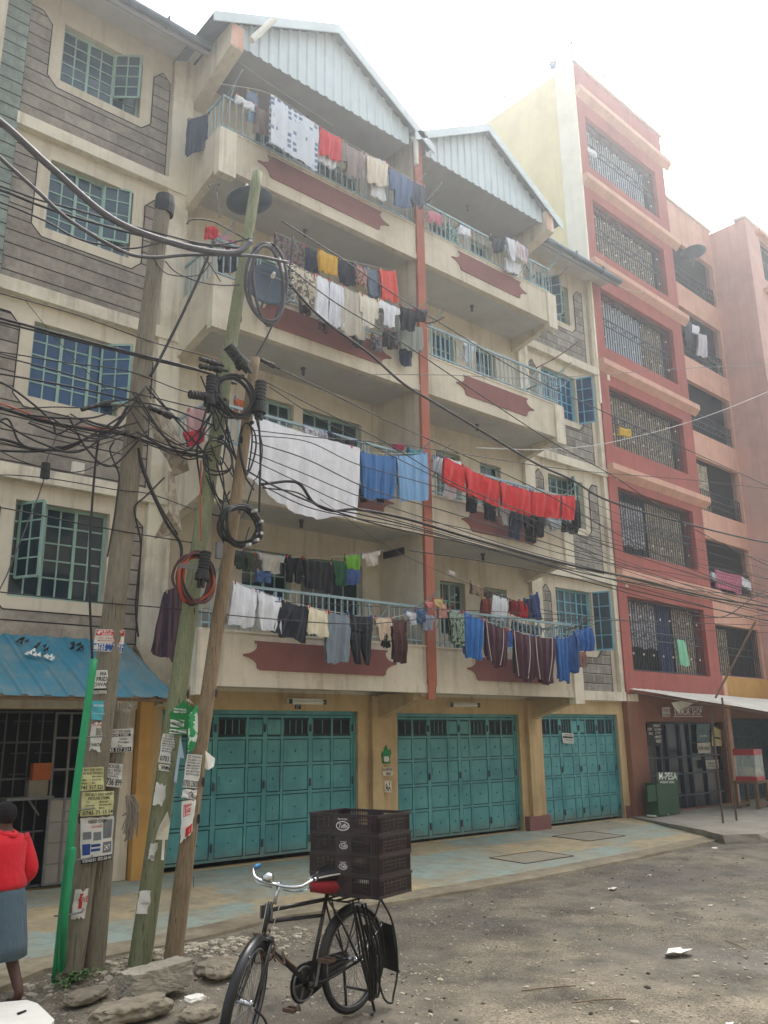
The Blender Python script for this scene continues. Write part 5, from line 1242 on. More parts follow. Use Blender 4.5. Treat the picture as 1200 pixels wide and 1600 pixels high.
# topmost left balcony
g('towel','small white cloth at the left end of the topmost left line','cloth',(369,147),(398,163),(397,176),(370,160),10.2,f_(W_),n=2)
g('skirt','brown-grey cloth beside the blue patterned blanket','cloth',(399,166),(420,176),(422,214),(397,208),10.25,f_((120,104,98)),n=3)
g('blanket','large blue-grey and white patterned blanket on the topmost left balcony','blanket',(423,147),(498,197),(495,268),(421,224),10.0,f_((104,126,156),'check',(204,212,222)),n=2,amp=.012)
g('towel','red towel beside the patterned blanket','towel',(499,198),(532,217),(531,256),(498,242),10.0,f_((206,44,52)),n=2)
g('cloth','white cloth showing under the red towel','cloth',(497,224),(528,240),(524,268),(496,252),10.06,f_(W_),n=3)
g('cardigan','taupe cardigan right of the red towel on the topmost left line','cardigan',(532,218),(568,240),(568,284),(531,272),10.0,f_((142,128,124)),'shirt',n=3)
g('towel','beige towel right of the taupe cardigan','towel',(571,240),(606,256),(602,294),(573,286),10.0,f_((216,204,184)),n=2)
g('shirt','white shirt behind the beige towel, its sleeve hanging lower','shirt',(560,238),(604,252),(606,318),(566,300),10.08,f_(W_),'shirt',n=3)
g('jacket','faded denim jacket at the right end of the topmost left line','jacket',(606,260),(646,282),(643,330),(607,318),10.0,f_((86,108,142)),'shirt',n=3)
g('jacket','dark navy garment slumped over the rail against the orange column','jacket',(640,280),(664,292),(660,326),(640,318),10.0,f_((58,70,90)),n=2)
g('blanket','dark blue-grey blanket over the side rail of the topmost left balcony','blanket',(293,186),(325,178),(322,232),(290,246),10.95,f_((58,70,88)),n=2)
g('trousers','pale blue jeans hanging deep inside the topmost left balcony','trousers',(386,140),(402,148),(402,196),(386,190),YI,f_((120,144,172)),'trousers')
# topmost right balcony
g('towel','pink towel at the left end of the topmost right balcony','towel',(668,328),(690,335),(690,352),(668,346),10.2,f_((196,120,132)),n=2)
g('shirt','green and white shirt behind the topmost right railing','shirt',(698,348),(720,358),(720,386),(698,378),YI,f_((70,130,110),'blotch',(190,200,196)),'tee')
g('shirt','white crumpled cloth on the topmost right rail','cloth',(716,350),(733,358),(733,372),(716,366),10.2,f_(W_),n=3)
g('shirt','dark shirt in the middle of the topmost right balcony','shirt',(764,366),(792,376),(788,396),(766,392),10.25,f_((44,50,60)),'tee')
g('shirt','white blouse right of the dark shirt on the topmost right balcony','shirt',(791,370),(806,376),(806,410),(791,406),10.2,f_(W_),'tee',n=4)
g('towel','pale striped towel next to the white blouse','towel',(804,374),(824,388),(824,412),(804,402),10.18,f_((222,212,212),'stripe',(170,150,160)),n=3)
g('cloth','white cloth hanging low at the X panel of the topmost right railing','cloth',(788,402),(812,412),(810,432),(789,424),10.3,f_(W_),n=4)
# third left balcony : outer line
g('shirt','crumpled white shirt at the left end of the third line','shirt',(431,398),(452,410),(450,455),(432,444),YO,f_((214,210,204)),'shirt',n=4)
g('trousers','camouflage-patterned trousers on the third left line','trousers',(452,410),(494,432),(490,486),(452,462),YO,f_((200,190,170),'blotch',(104,96,82)),n=4)
g('shirt','left of two white shirts in the middle of the third left line','shirt',(493,428),(514,438),(513,508),(492,494),YO,f_((232,234,240)),n=4,amp=.03)
g('shirt','right of two white shirts in the middle of the third left line','shirt',(514,438),(536,448),(536,516),(514,508),YO,f_((228,230,238)),n=4,amp=.03)
g('towel','greyish beige towel right of the two white shirts','towel',(533,446),(568,462),(568,532),(530,518),YO,f_((186,180,166)),n=2)
g('shirt','cream long-sleeved shirt right of the greyish towel','shirt',(560,456),(592,470),(590,518),(562,508),YO,f_((222,216,200)),'shirt',n=3)
g('shirt','white long-sleeved shirt before the black shorts','shirt',(590,466),(624,482),(624,514),(590,506),YO,f_(W_),'tee',n=4)
g('shorts','black shorts near the orange column on the third left line','shorts',(623,476),(648,484),(645,518),(625,514),YO,f_(BLK),n=2)
g('cloth','black cloth at the very end of the third left line','cloth',(648,480),(667,486),(665,504),(650,502),YO,f_((36,38,44)),n=2)
g('shorts','pale grey-green shorts low beside the orange column','shorts',(627,504),(660,512),(661,550),(626,546),10.2,f_((150,156,148)),n=3)
g('trousers','dark jeans leg hanging below the grey-green shorts','trousers',(625,542),(643,546),(642,574),(626,572),10.25,f_(NV),n=1)
for i, (x, y, w_, h_) in enumerate(((468,470,16,24),(498,492,14,30),(552,520,18,26),(580,528,16,24),(600,520,22,28))):
    g('cloth', ['patterned brown cloth','dusky floral cloth','small dark cloth','checked grey cloth','black mesh cloth'][i]+' peeping from behind the outer row on the third left balcony','cloth',(x,y-6),(x+w_,y),(x+w_,y+h_),(x,y+h_-6),10.2,f_(((104,84,72),(130,100,100),(52,48,54),(120,120,128),(40,42,48))[i],'blotch',(70,62,64)),n=2)
# inner line of the third left balcony
g('curtain','brown and grey patterned curtain at the left of the third left balcony','curtain',(428,362),(475,384),(474,424),(430,404),YI,f_((124,108,104),'blotch',(78,66,66)),n=4)
g('towel','mustard yellow towel on the inner line of the third left balcony','towel',(497,388),(527,402),(526,434),(497,424),YI-.25,f_((214,168,56)),n=3)
g('shirt','dark navy shirt between the patterned curtain and the yellow towel','shirt',(474,384),(498,394),(498,432),(474,424),YI,f_((38,52,70)),n=2)
g('shirt','black shirt right of the yellow towel','shirt',(528,402),(556,412),(556,450),(528,442),YI,f_((36,44,60)),n=2)
g('shirt','pinkish patterned shirt left of the grey-blue one','shirt',(556,412),(573,420),(573,448),(556,440),YI-.25,f_((196,140,126),'blotch',(90,84,90)),n=2)
g('shirt','grey-blue jeans on the inner line beside the coral towel','trousers',(573,418),(593,424),(593,468),(573,462),YI-.2,f_((106,122,140)),n=2)
g('towel','coral red towel at the right of the third inner line','towel',(592,420),(617,424),(621,474),(594,468),YI-.25,f_((224,84,72)),n=2)
for i, (x, y) in enumerate(((322,352),(338,364),(352,374))):
    g('cloth', ['red cloth','pink frilled cloth','magenta cloth'][i]+' bunched on the side rail of the third left balcony','cloth',(x,y),(x+18,y+3),(x+17,y+24),(x,y+22),10.6,f_(((200,40,56),(206,130,150),(170,60,96))[i]),n=3,amp=.04)
g('blanket','dark cloth over the side rail of the third left balcony','blanket',(340,395),(372,392),(372,425),(342,430),10.5,f_((44,40,54)),n=2)
# second left balcony
g('bed_sheet','large white bed sheet on the second left balcony','bed sheet',(386,648),(562,701),(556,816),(383,740),9.9,f_((232,232,236)),n=5,amp=.03,hem=lambda u: .26*math.sin(min(1, max(0, u*1.2))*3.1416)*(1 if u < .85 else .4))
g('towel','darker blue towel next to the white bed sheet','towel',(563,706),(617,714),(614,780),(566,779),YO,f_((62,112,170)),n=3)
g('towel','light blue towel beside the orange column','towel',(618,713),(666,708),(669,783),(624,785),YO,f_((128,172,214)),n=3)
g('towel','grey patterned towel above the white bed sheet','towel',(474,664),(510,676),(509,690),(474,680),10.35,f_((196,196,200),'blotch',(140,136,146)),n=2)
g('jeans','black jeans behind the top edge of the bed sheet','jeans',(512,674),(556,690),(556,706),(512,694),10.4,f_(BLK),n=3)
g('trousers','dark trouser leg below the darker blue towel','trousers',(563,760),(572,762),(572,786),(564,784),10.1,f_(BLK),n=1)
g('trousers','second dark trouser leg below the darker blue towel','trousers',(590,764),(600,766),(600,786),(591,786),10.12,f_((34,34,44)),n=1)
t = empty('basin', at(622, 702, 10.45), 'pink plastic basin on the second left rail', 'basin')
q = MB(); q.lathe(at(622, 705, 10.45), [(.07,0),(.11,.09),(.125,.1),(.12,.1),(.1,.085),(.06,.01)], 20); q.build('bowl', flat('pink_plastic', (220,70,120), .4), t, True)
g('towel','teal cloth near the pink basin','cloth',(636,700),(660,704),(660,716),(636,714),10.3,f_((50,130,140)),n=2)
g('shirt','brown shirt half hidden left of the bed sheet','shirt',(366,620),(384,628),(384,660),(366,652),YI,f_((180,90,50)),n=2)
g('towel','red cloth dangling left of the green pole','cloth',(286,676),(318,668),(316,694),(290,698),10.6,f_((178,32,56)),n=3)
g('towel','pale pink cloth over the side rail left of the green pole','cloth',(292,640),(322,636),(320,676),(290,680),10.7,f_((190,150,150)),n=2)
# second right balcony : row of eight red cloths
xs = [694, 726, 753, 780, 806, 831, 854, 876, 898]; yt = [714, 728, 742, 752, 760, 767, 771, 774, 775]; yb = [753, 771, 783, 792, 800, 806, 809, 812, 813]
pos = ['first','second','third','fourth','fifth','sixth','seventh','last']
for i in range(8):
    g('red_cloth', pos[i]+' of the eight red cloths in a row, counted from the orange column','cloth',(xs[i],yt[i]),(xs[i+1]-1,yt[i+1]),(xs[i+1]-2,yb[i+1]),(xs[i]-(4 if i == 0 else 1),yb[i]),YO-.05,f_(RED),n=1,amp=.03,grp='row of eight red cloths')
SR = [('shirt','white shirt left of the red row','shirt',(700,716),(722,722),(716,784),(690,775),10.15,W_,'tee'),
 ('towel','grey-white towel near the orange column behind the red row','cloth',(676,712),(700,716),(698,742),(676,738),10.4,(190,192,196),'cloth'),
 ('trousers','short black sock-like trousers under the second red cloth','trousers',(729,768),(746,776),(744,803),(732,800),10.1,BLK,'trousers'),
 ('trousers','black and grey trousers under the third and fourth red cloths','trousers',(755,780),(774,788),(772,816),(757,812),10.1,(40,42,52),'trousers'),
 ('shirt','grey-white shirt under the fourth red cloth','shirt',(774,786),(800,796),(797,823),(784,820),10.12,(188,190,196),'cloth'),
 ('trousers','long dark jeans under the fifth red cloth','trousers',(798,798),(815,800),(812,843),(797,841),10.05,NV,'cloth'),
 ('trousers','black trousers under the sixth red cloth','trousers',(817,800),(838,806),(834,848),(820,846),10.05,(30,32,42),'trousers'),
 ('jacket','black jacket under the sixth and seventh red cloths','jacket',(832,804),(853,808),(851,840),(834,838),10.07,BLK,'shirt'),
 ('shirt','pale blue and white shirt under the seventh red cloth','shirt',(852,810),(878,814),(876,830),(853,828),10.2,(186,200,206),'tee'),
 ('trousers','black trousers past the last red cloth','trousers',(878,812),(906,818),(904,836),(880,832),10.05,BLK,'trousers'),
 ('jacket','black jacket hanging at the far end beyond the red row','jacket',(895,780),(905,784),(906,826),(897,824),10.0,(34,34,40),'cloth')]
for nm, lb, ct, a, b_, c_, d_, Y, col, kd in SR: g(nm, lb, ct, a, b_, c_, d_, Y, f_(col), kd, n=2)
g('shirt','white shirt on the third right balcony rail','shirt',(722,528),(744,534),(742,572),(722,564),10.6,f_(W_),'tee',n=2)
# lowest left balcony : outer line
LL = [('shirt','white folded T-shirt at the left end of the lowest line','shirt',(364,908),(402,923),(400,982),(358,976),W_,'cloth'),
 ('shirt','second white T-shirt on the lowest line','shirt',(402,922),(439,936),(437,990),(400,982),W_,'cloth'),
 ('shorts','black shorts on the lowest line','shorts',(441,938),(484,950),(476,1005),(424,988),(30,34,44),'cloth'),
 ('shirt','cream T-shirt on the lowest line','shirt',(480,946),(511,956),(510,998),(478,990),(226,216,188),'cloth'),
 ('trousers','long grey trousers on the lowest line','trousers',(511,955),(547,962),(546,1034),(504,1038),(122,134,144),'cloth'),
 ('trousers','black jeans with hanging legs on the lowest line','trousers',(540,958),(584,964),(578,1038),(550,1036),(28,32,40),'trousers'),
 ('leggings','dark brown leggings with light trim near the column','leggings',(609,966),(634,968),(633,1036),(612,1034),(84,50,50),'trousers'),
 ('shirt','beige and red child shirt on the lowest line','shirt',(584,964),(612,966),(610,1000),(586,1002),(206,186,160),'tee'),
 ('shirt','striped white and navy child shirt near the column','shirt',(632,954),(652,958),(650,975),(634,978),(200,200,206),'tee'),
 ('shorts','small denim shorts near the column','shorts',(648,950),(668,952),(667,972),(650,974),(60,92,128),'cloth'),
 ('shirt','grey cloth overlapping the orange column','cloth',(658,958),(680,962),(676,984),(658,986),(140,144,160),'cloth'),
 ('socks','pair of black socks hanging by the leggings','socks',(598,990),(608,990),(606,1012),(598,1012),(26,26,30),'trousers')]
for nm, lb, ct, a, b_, c_, d_, col, kd in LL: g(nm, lb, ct, a, b_, c_, d_, YO, f_(col), kd, n=2, amp=.03)
for i, (x, y, w_, h_, col, lb) in enumerate(((664,940,14,12,(200,120,120),'pinkish scrap'),(676,936,14,14,(190,170,110),'yellowish scrap'),(684,944,12,22,(196,150,140),'salmon ribbon'))):
    g('cloth', lb+' pegged where the two lowest lines meet at the column','cloth',(x,y),(x+w_,y),(x+w_,y+h_),(x,y+h_),YO,f_(col),n=2)
# lowest left balcony : inner line
LI = [('shirt','dark green shirt at the left of the lowest inner line','shirt',(364,858),(382,862),(380,892),(364,886),(46,62,52),'tee'),
 ('shirt','olive-green shirt beside the dark green one','shirt',(380,860),(400,866),(396,894),(380,890),(70,78,60),'tee'),
 ('skirt','white and black garment on the lowest inner line','skirt',(401,862),(445,870),(440,898),(402,892),(190,186,176),'tee'),
 ('shorts','blue denim shorts low behind the white and black garment','shorts',(400,890),(425,893),(424,912),(400,910),(70,100,146),'shorts'),
 ('trousers','black trousers right of the white and black garment','trousers',(446,868),(476,872),(470,912),(444,908),(26,28,36),'trousers'),
 ('shirt','large black top on a hanger, lowest inner line','shirt',(474,872),(520,880),(519,928),(476,920),(30,32,38),'cloth'),
 ('shirt','dark green sweatshirt right of the black top','shirt',(518,874),(540,878),(536,918),(520,914),(36,92,60),'cloth'),
 ('shirt','lime green shirt on the lowest inner line','shirt',(537,868),(562,866),(561,890),(540,890),(120,186,60),'cloth'),
 ('shorts','blue denim shorts below the lime shirt','shorts',(538,888),(562,888),(560,912),(540,916),(66,92,150),'cloth'),
 ('shirt','white baby shirt at the right end of the lowest inner line','shirt',(562,866),(594,860),(593,880),(570,888),(214,206,196),'tee')]
for nm, lb, ct, a, b_, c_, d_, col, kd in LI: g(nm, lb, ct, a, b_, c_, d_, YI-.1, f_(col), kd, n=2, amp=.03)
g('rug','brown and purple striped rug over the side rail of the lowest left balcony','rug',(256,926),(312,896),(284,1042),(236,1022),10.85,f_((92,70,74),'stripe',(52,38,56)),n=2,amp=.01)
# lowest right balcony : outer line
RLW = [('blouse','green and white floral blouse at the left of the lowest right line','blouse',(698,952),(724,956),(724,1010),(702,1004),(150,170,150),'blotch','cloth'),
 ('trousers','bright blue trousers beside the floral blouse','trousers',(724,955),(755,968),(750,1032),(725,1026),(44,110,180),None,'cloth'),
 ('track_trousers','first of three maroon track trousers with white piping','track trousers',(756,970),(792,984),(788,1042),(762,1030),MRN,None,'cloth'),
 ('track_trousers','middle of three maroon track trousers with white piping','track trousers',(800,984),(832,994),(832,1062),(804,1054),MRN,None,'cloth'),
 ('track_trousers','last of three maroon track trousers with white piping','track trousers',(833,993),(868,998),(864,1066),(838,1060),MRN,None,'cloth'),
 ('trousers','blue trousers right of the maroon row','trousers',(869,995),(889,996),(889,1066),(871,1064),(48,104,170),None,'cloth'),
 ('trousers','darker blue trousers overlapping the blue ones','trousers',(887,992),(903,990),(902,1054),(889,1050),(40,84,146),None,'cloth'),
 ('shorts','wide blue shorts at the right end of the lowest right line','shorts',(896,986),(925,978),(925,1018),(900,1018),(44,96,164),None,'cloth'),
 ('cloth','brownish cloth below the blue shorts','cloth',(902,1018),(915,1018),(916,1042),(904,1042),(150,110,100),None,'cloth'),
 ('shorts','small blue shorts between the maroon trousers','shorts',(790,984),(800,987),(800,1012),(790,1010),(44,92,160),None,'cloth')]
for nm, lb, ct, a, b_, c_, d_, col, pt, kd in RLW:
    o = g(nm, lb, ct, a, b_, c_, d_, YO, f_(col, pt, (60,70,60)) if pt else f_(col), kd, n=3, amp=.04, hem=(lambda u: .1*math.sin(u*3.14)) if 'track' in nm else None)
    if 'track' in nm:
        A, B2, C2, D2 = [at(*p, YO-.075) for p in (a, b_, c_, d_)]; q = MB()
        for u in (.12, .86): q.tube(spline([A.lerp(B2, u), A.lerp(B2, u).lerp(D2.lerp(C2, u), .5)+Vector((0, -.01, 0)), D2.lerp(C2, u+(.12 if u < .5 else -.1))], 6), .007, 4)
        q.build('piping', M_white, o)
RI_ = [('towel','left of two white towels on the lowest right inner line','towel',(768,928),(780,932),(780,972),(767,968),W_,'cloth'),
 ('towel','right of two white towels on the lowest right inner line','towel',(781,932),(793,936),(793,976),(781,972),(224,226,230),'cloth'),
 ('shirt','dark red shirt right of the white towels','shirt',(796,936),(812,940),(812,964),(796,960),(120,28,34),'cloth'),
 ('shirt','bright red shirt before the blue jeans','shirt',(810,938),(824,940),(822,966),(811,964),(178,26,36),'cloth'),
 ('jeans','navy jeans beside the bright red shirt','jeans',(818,936),(834,934),(832,968),(820,966),(30,38,70),'cloth'),
 ('jeans','blue jeans bunched at the right of the inner line','jeans',(828,932),(840,926),(847,970),(834,968),(44,68,120),'cloth'),
 ('shirt','beige floral shirt at the left of the lowest right inner line','shirt',(734,908),(754,916),(754,932),(736,928),(150,130,110),'cloth'),
 ('shirt','brown crumpled shirt next to the beige floral one','shirt',(752,916),(770,924),(768,934),(752,930),(84,70,62),'cloth'),
 ('curtain','rust-red curtain behind the white towels','curtain',(752,934),(766,936),(766,968),(752,966),(120,50,40),'cloth'),
 ('shirt','black and white patterned cloth behind the lowest right railing','cloth',(800,970),(844,978),(842,992),(800,988),(110,112,116),'cloth')]
for nm, lb, ct, a, b_, c_, d_, col, kd in RI_: g(nm, lb, ct, a, b_, c_, d_, YI-.15, f_(col) if 'pattern' not in lb else f_(col,'blotch',(30,30,34)), kd, n=2, amp=.03)
q = MB(); p = at(699, 894, YI-.1); q.tube([p, p+Vector((.16, 0, -.02))], .05, 8); tag(q.build('shoes', fabric((210,200,196)), None), 'pale shoes on top of the open green door of the lowest right balcony', 'shoes')
# washing on the red and peach block
def rg(name, lab, cat, P_, y, mat, **k):
    c_ = ratY(*P_[0], y); g(name, lab, cat, *P_, c_.y, mat, **k)
rg('towel','pale green towel hanging outside the lowest red bay','towel',[(1056,998),(1069,1000),(1077,1041),(1061,1040)],-.35,f_((130,196,160)),n=1,amp=.01)
rg('shirt','yellow shirt behind the bars of the third red bay','shirt',[(966,666),(985,671),(985,684),(966,680)],.02,f_((206,170,50)),n=2)
rg('blanket','magenta woven blanket in the second peach balcony','blanket',[(1117,890),(1158,900),(1157,928),(1118,918)],.2,f_((150,56,90),'check',(186,110,130)),n=3,amp=.01)
rg('towel','white towel right of the magenta blanket','towel',[(1157,900),(1172,908),(1172,922),(1157,914)],.22,f_(W_),n=2)
rg('towel','white cloth left of the magenta blanket','cloth',[(1111,893),(1118,896),(1118,908),(1111,904)],.22,f_(W_),n=2)
for x, y, w_, h_, col, lb in ((1070,500,10,40,(70,74,84),'dark shirt'),(1080,506,12,14,W_,'white cloth'),(1090,520,14,36,(196,190,196),'pale shirt')):
    rg('shirt', lb+' in the fourth-storey peach balcony','shirt',[(x,y),(x+w_,y+4),(x+w_,y+h_+4),(x,y+h_)],.2,f_(col),n=2)
rg('towel','white towel on the rail of the top red bay','towel',[(917,228),(932,238),(932,246),(917,238)],.02,f_(W_),n=2)
rg('shirt','blue shirt hanging on the roof railing','shirt',[(859,94),(868,94),(868,108),(860,110)],3.2,f_((70,110,160)),'tee',n=2) if False else g('shirt','blue shirt hanging on the red building roof railing','shirt',(859,95),(868,94),(868,108),(860,110),13.5,f_((70,110,160)),n=2)
# lines
def line(P_, Y, lab):
    q = MB(); q.tube(spline([at(x, y, Y) for x, y in P_], 6), .0045, 5); tag(q.build('clothesline', M_wirew, None), lab, 'clothesline')
line([(340,130),(423,147),(500,198),(606,258),(664,292)], 10.0, 'washing line of the topmost left balcony')
line([(372,95),(420,130),(520,196)], 10.6, 'bare inner line under the topmost left soffit')
line([(425,396),(494,430),(568,462),(624,478),(668,487)], YO, 'outer washing line of the third left balcony')
line([(428,362),(528,402),(620,424)], YI-.2, 'inner washing line of the third left balcony')
line([(384,646),(562,704),(668,708)], YO+.01, 'washing line of the second left balcony')
line([(690,712),(753,741),(831,766),(908,776)], YO-.05, 'washing line that carries the eight red cloths')
line([(358,905),(440,936),(512,954),(600,966),(668,950),(690,944)], YO, 'outer washing line of the lowest left balcony')
line([(360,858),(474,872),(540,868),(600,860)], YI-.1, 'inner washing line of the lowest left balcony')
line([(690,950),(755,969),(832,993),(890,996),(928,977)], YO, 'outer washing line of the lowest right balcony')
line([(700,895),(770,926),(850,936)], YI-.15, 'inner washing line of the lowest right balcony')
line([(664,512),(760,548),(862,606),(900,560+20)], 10.2, 'bare line in front of the third right balcony')
# sticks poking out over the street to hold the lines
for a, b_, Y0, Y1, lab in (((838,575),(902,535),10.3,9.8,'weathered stick jutting from the third right balcony railing'), ((862,440),(888,415),10.3,9.9,'weathered stick jutting from the topmost right railing'),
                     ((664,505),(695,495),10.3,9.9,'crooked stick at the orange column, third level'), ((690,960),(708,942),10.3,9.9,'stick at the orange column, lowest level'), ((880,985),(923,968),10.3,9.9,'stick holding the end of the lowest right line'),
                     ((664,318),(684,298),10.3,9.9,'pale stick at the orange column, topmost level')):
    q = MB(); q.tube(spline([at(*a, Y0), at((a[0]+b_[0])/2, (a[1]+b_[1])/2+3, (Y0+Y1)/2), at(*b_, Y1)], 4), .014, 6); tag(q.build('line_stick', M_plank, None), lab, 'stick')
# odds and ends kept on the balconies
def bucket(px, py, Y, r, h, mat, lab):
    c_ = at(px, py, Y); t = empty('bucket', c_, lab, 'bucket'); q = MB(); q.lathe(c_, [(r*.8,0),(r,h),(r*1.06,h),(r*1.06,h+.01),(r*.9,h),(r*.7,.01)], 18); q.build('tub', mat, t, True)
    q = MB(); q.tube([c_+Vector((r*math.cos(a), -.01, h+r*.7*math.sin(a))) for a in [i*math.pi/8 for i in range(9)]], .005, 5); q.build('handle', M_irong, t)
bucket(322, 980, 10.7, .1, .2, flat('white_plastic', (190,196,196), .4), 'whitish bucket at the left corner of the lowest left balcony')
bucket(660, 990, 10.7, .12, .25, flat('grey_plastic', (150,156,160), .4), 'grey-white tub beside the orange column on the lowest left balcony')
bucket(716, 1012, 10.8, .1, .2, flat('teal_plastic', (30,150,140), .4), 'turquoise bucket behind the floral blouse')
# ------------------------------------------------------------------ bicycle
HB = R(193.5); BK = Vector((4.31, 5.40, -.045)); SC = 1.02
BM = Matrix.Translation(BK) @ Matrix.Rotation(HB, 4, 'Z') @ Matrix.Scale(SC, 4)
bk = empty('bicycle', BK, 'old black roadster bicycle with curved chrome handlebar and a crate stack on its carrier', 'bicycle')
STEER = R(27)
hx, hz0, hz1 = .93, .62, .84               # head tube (x forward), local frame: x forward, y left, z up
FM = BM @ Matrix.Translation((1.0, 0, .35)) @ Matrix.Rotation(STEER, 4, (-.36, 0, .93)) @ Matrix.Translation((-1.0, 0, -.35))
def wheel(cx, M, lab):
    q = MB(M); q.tube([(cx+.328*math.cos(a), 0, .352+.328*math.sin(a)) for a in [i*math.pi/32 for i in range(64)]], .021, 10, closed=True)
    wo = q.build('wheel', M_black, bk, True)
    if lab: wo['label'] = lab
    q = MB(M)
    for s_ in (-1, 1): q.tube([(cx+.303*math.cos(a), s_*.012, .352+.303*math.sin(a)) for a in [i*math.pi/32 for i in range(64)]], .007, 6, closed=True)
    q.build('rim', M_irong, wo, True)
    q = MB(M)
    for i in range(36):
        a = i*math.pi/18; b2 = a+(.28 if i % 2 else -.28); s_ = .03 if (i//2) % 2 else -.03
        q.bar((cx+.022*math.cos(b2), s_, .352+.022*math.sin(b2)), (cx+.3*math.cos(a), 0, .352+.3*math.sin(a)), .0016, n=4)
    q.build('spokes', M_irong, wo)
    q = MB(M); q.lathe((cx, 0, .352), [(.012,-.06),(.012,-.04),(.026,-.035),(.016,-.02),(.016,.02),(.026,.035),(.012,.04),(.012,.06)], 12, 'Y'); q.build('hub', M_chrome, wo, True)
wheel(0, BM, 'rear wheel'); wheel(1.18, FM, 'front wheel')
def fender(cx, M, a0, a1, stays, lab):
    q = MB(M); K = 26; r = .372; vs = []
    for i in range(K+1):
        a = a0+(a1-a0)*i/K; ca, sa = math.cos(a), math.sin(a)
        for (dy, dr) in ((-.032, -.018), (-.022, .002), (0, .01), (.022, .002), (.032, -.018)): vs.append((cx+(r+dr)*ca, dy, .352+(r+dr)*sa))
    q.add(vs, [(i*5+k, i*5+k+1, (i+1)*5+k+1, (i+1)*5+k) for i in range(K) for k in range(4)])
    o = q.build('mudguard', M_bike, bk, True); o['label'] = lab
    q = MB(M)
    for a in stays:
        for s_ in (-1, 1): q.bar((cx, s_*.05, .352), (cx+r*math.cos(a), s_*.033, .352+r*math.sin(a)), .003, n=5)
    q.build('stay', M_chrome, o)
fender(0, BM, R(-10+20), R(215), (R(150), R(185)), 'rear mudguard'); fender(1.18, FM, R(-25), R(125), (R(0), R(60)), 'front mudguard')
for (M, cx, a, lab, wd, hh) in ((BM, 0, R(180), 'black rubber flap behind the rear mudguard', .10, .34), (FM, 1.18, R(158+0), 'front mud flap', .06, .2)):
    pass
q = MB(BM); q.slab([(-.37, -.13, .56), (-.37, .09, .53), (-.43, .11, .19), (-.43, -.13, .22)], (-.008, 0, 0)); q.build('mud_flap', M_black, bk)
q = MB(FM); q.slab([(1.18+.36, -.05, .30), (1.18+.36, .06, .30), (1.18+.43, .11, .03), (1.18+.43, -.08, .03)], (-.008, 0, 0)); q.build('mud_flap', M_black, bk)
BB = (.48, 0, .29); ST = (.30, 0, .80); HT = (.90, 0, .82); HL = (.955, 0, .645)
q = MB(BM)
q.bar(HT, (.305, 0, .80), .0145, n=12); q.bar((.925, 0, .755), (.335, 0, .70), .0125, n=12); q.bar(HL, BB, .0155, n=12); q.bar(BB, (.29, 0, .84), .0145, n=12)
q.bar((.885, 0, .87), (.965, 0, .61), .019, n=12)
for s_ in (-1, 1):
    q.tube([(.46, s_*.02, .29), (.3, s_*.045, .3), (0, s_*.06, .352)], .009, 8); q.tube([(.30, s_*.015, .80), (.2, s_*.05, .65), (0, s_*.062, .352)], .008, 8)
q.lathe((BB[0], 0, BB[2]), [(.022,-.035),(.022,.035)], 14, 'Y')
q.build('frame', M_bike, bk, True)
q = MB(FM)
for s_ in (-1, 1): q.tube([(.965, s_*.035, .66), (1.02, s_*.05, .53), (1.09, s_*.052, .42), (1.18, s_*.052, .352)], [.013, .012, .010, .008], 8)
q.box(.94, 1.0, -.05, .05, .655, .68)
for s_ in (-1, 1): q.bar((.99, s_*.045, .67), (1.21, s_*.06, .352), .006)
q.build('fork', M_bike, bk, True)
# handlebar
q = MB(FM); st_ = Vector((.855, 0, .98))
q.bar((.89, 0, .86), st_, .013, n=10); q.bar(st_, st_+Vector((.03, 0, .0)), .016, n=10)
for s_ in (-1, 1):
    q.tube(spline([(.885, 0, .98), (.90, s_*.08, .985), (.885, s_*.16, 1.0), (.82, s_*.205, 1.03), (.74, s_*.215, 1.03)], 8), .010, 10)
hb_ = q.build('handlebar', M_chrome, bk, True)
q = MB(FM); q.tube([(.77, -.213, 1.03), (.66, -.216, 1.025)], .016, 10); q.build('grip', flat('blue_grip', (40,120,170), .5), hb_, True)
q = MB(FM); q.tube([(.77, .213, 1.03), (.70, .216, 1.025)], .0125, 10); q.build('grip', M_chrome, hb_, True)
q = MB(FM)
for s_ in (-1, 1): q.tube(spline([(.87, s_*.04, .955), (.86, s_*.12, .955), (.82, s_*.18, .97), (.74, s_*.195, .98)], 6), .005, 6)
for s_ in (-1, 1): q.bar((.87, s_*.05, .955), (.99, s_*.03, .69), .003, n=5)
q.build('brake_rod', M_chrome, hb_)
q = MB(FM); q.lathe((.90, -.07, 1.0), [(.036,0),(.04,.012),(.036,.032),(.024,.045),(.004,.05)], 18); q.build('bell', M_chrome, hb_, True)
q = MB(BM); q.box(.885, .90, -.03, .03, .76, .86); q.box(.89, .93, -.045, -.035, .77, .85); q.build('lamp_bracket', M_irong, bk)
# rags and string wound round the head of the frame
q = MB(BM); r_ = random.Random(5)
for i in range(7):
    P_ = [Vector((.93+r_.uniform(-.06, .07), r_.uniform(-.06, .06), .60+r_.uniform(-.09, .1))) for _ in range(5)]; q.tube(spline(P_, 5), .005, 5)
q.tube(spline([(.92,.03,.6),(.84,.09,.5),(.80,.04,.56),(.74,.02,.5),(.62,.01,.42)], 6), .007, 6)
q.build('binding_cord', M_rust, bk)
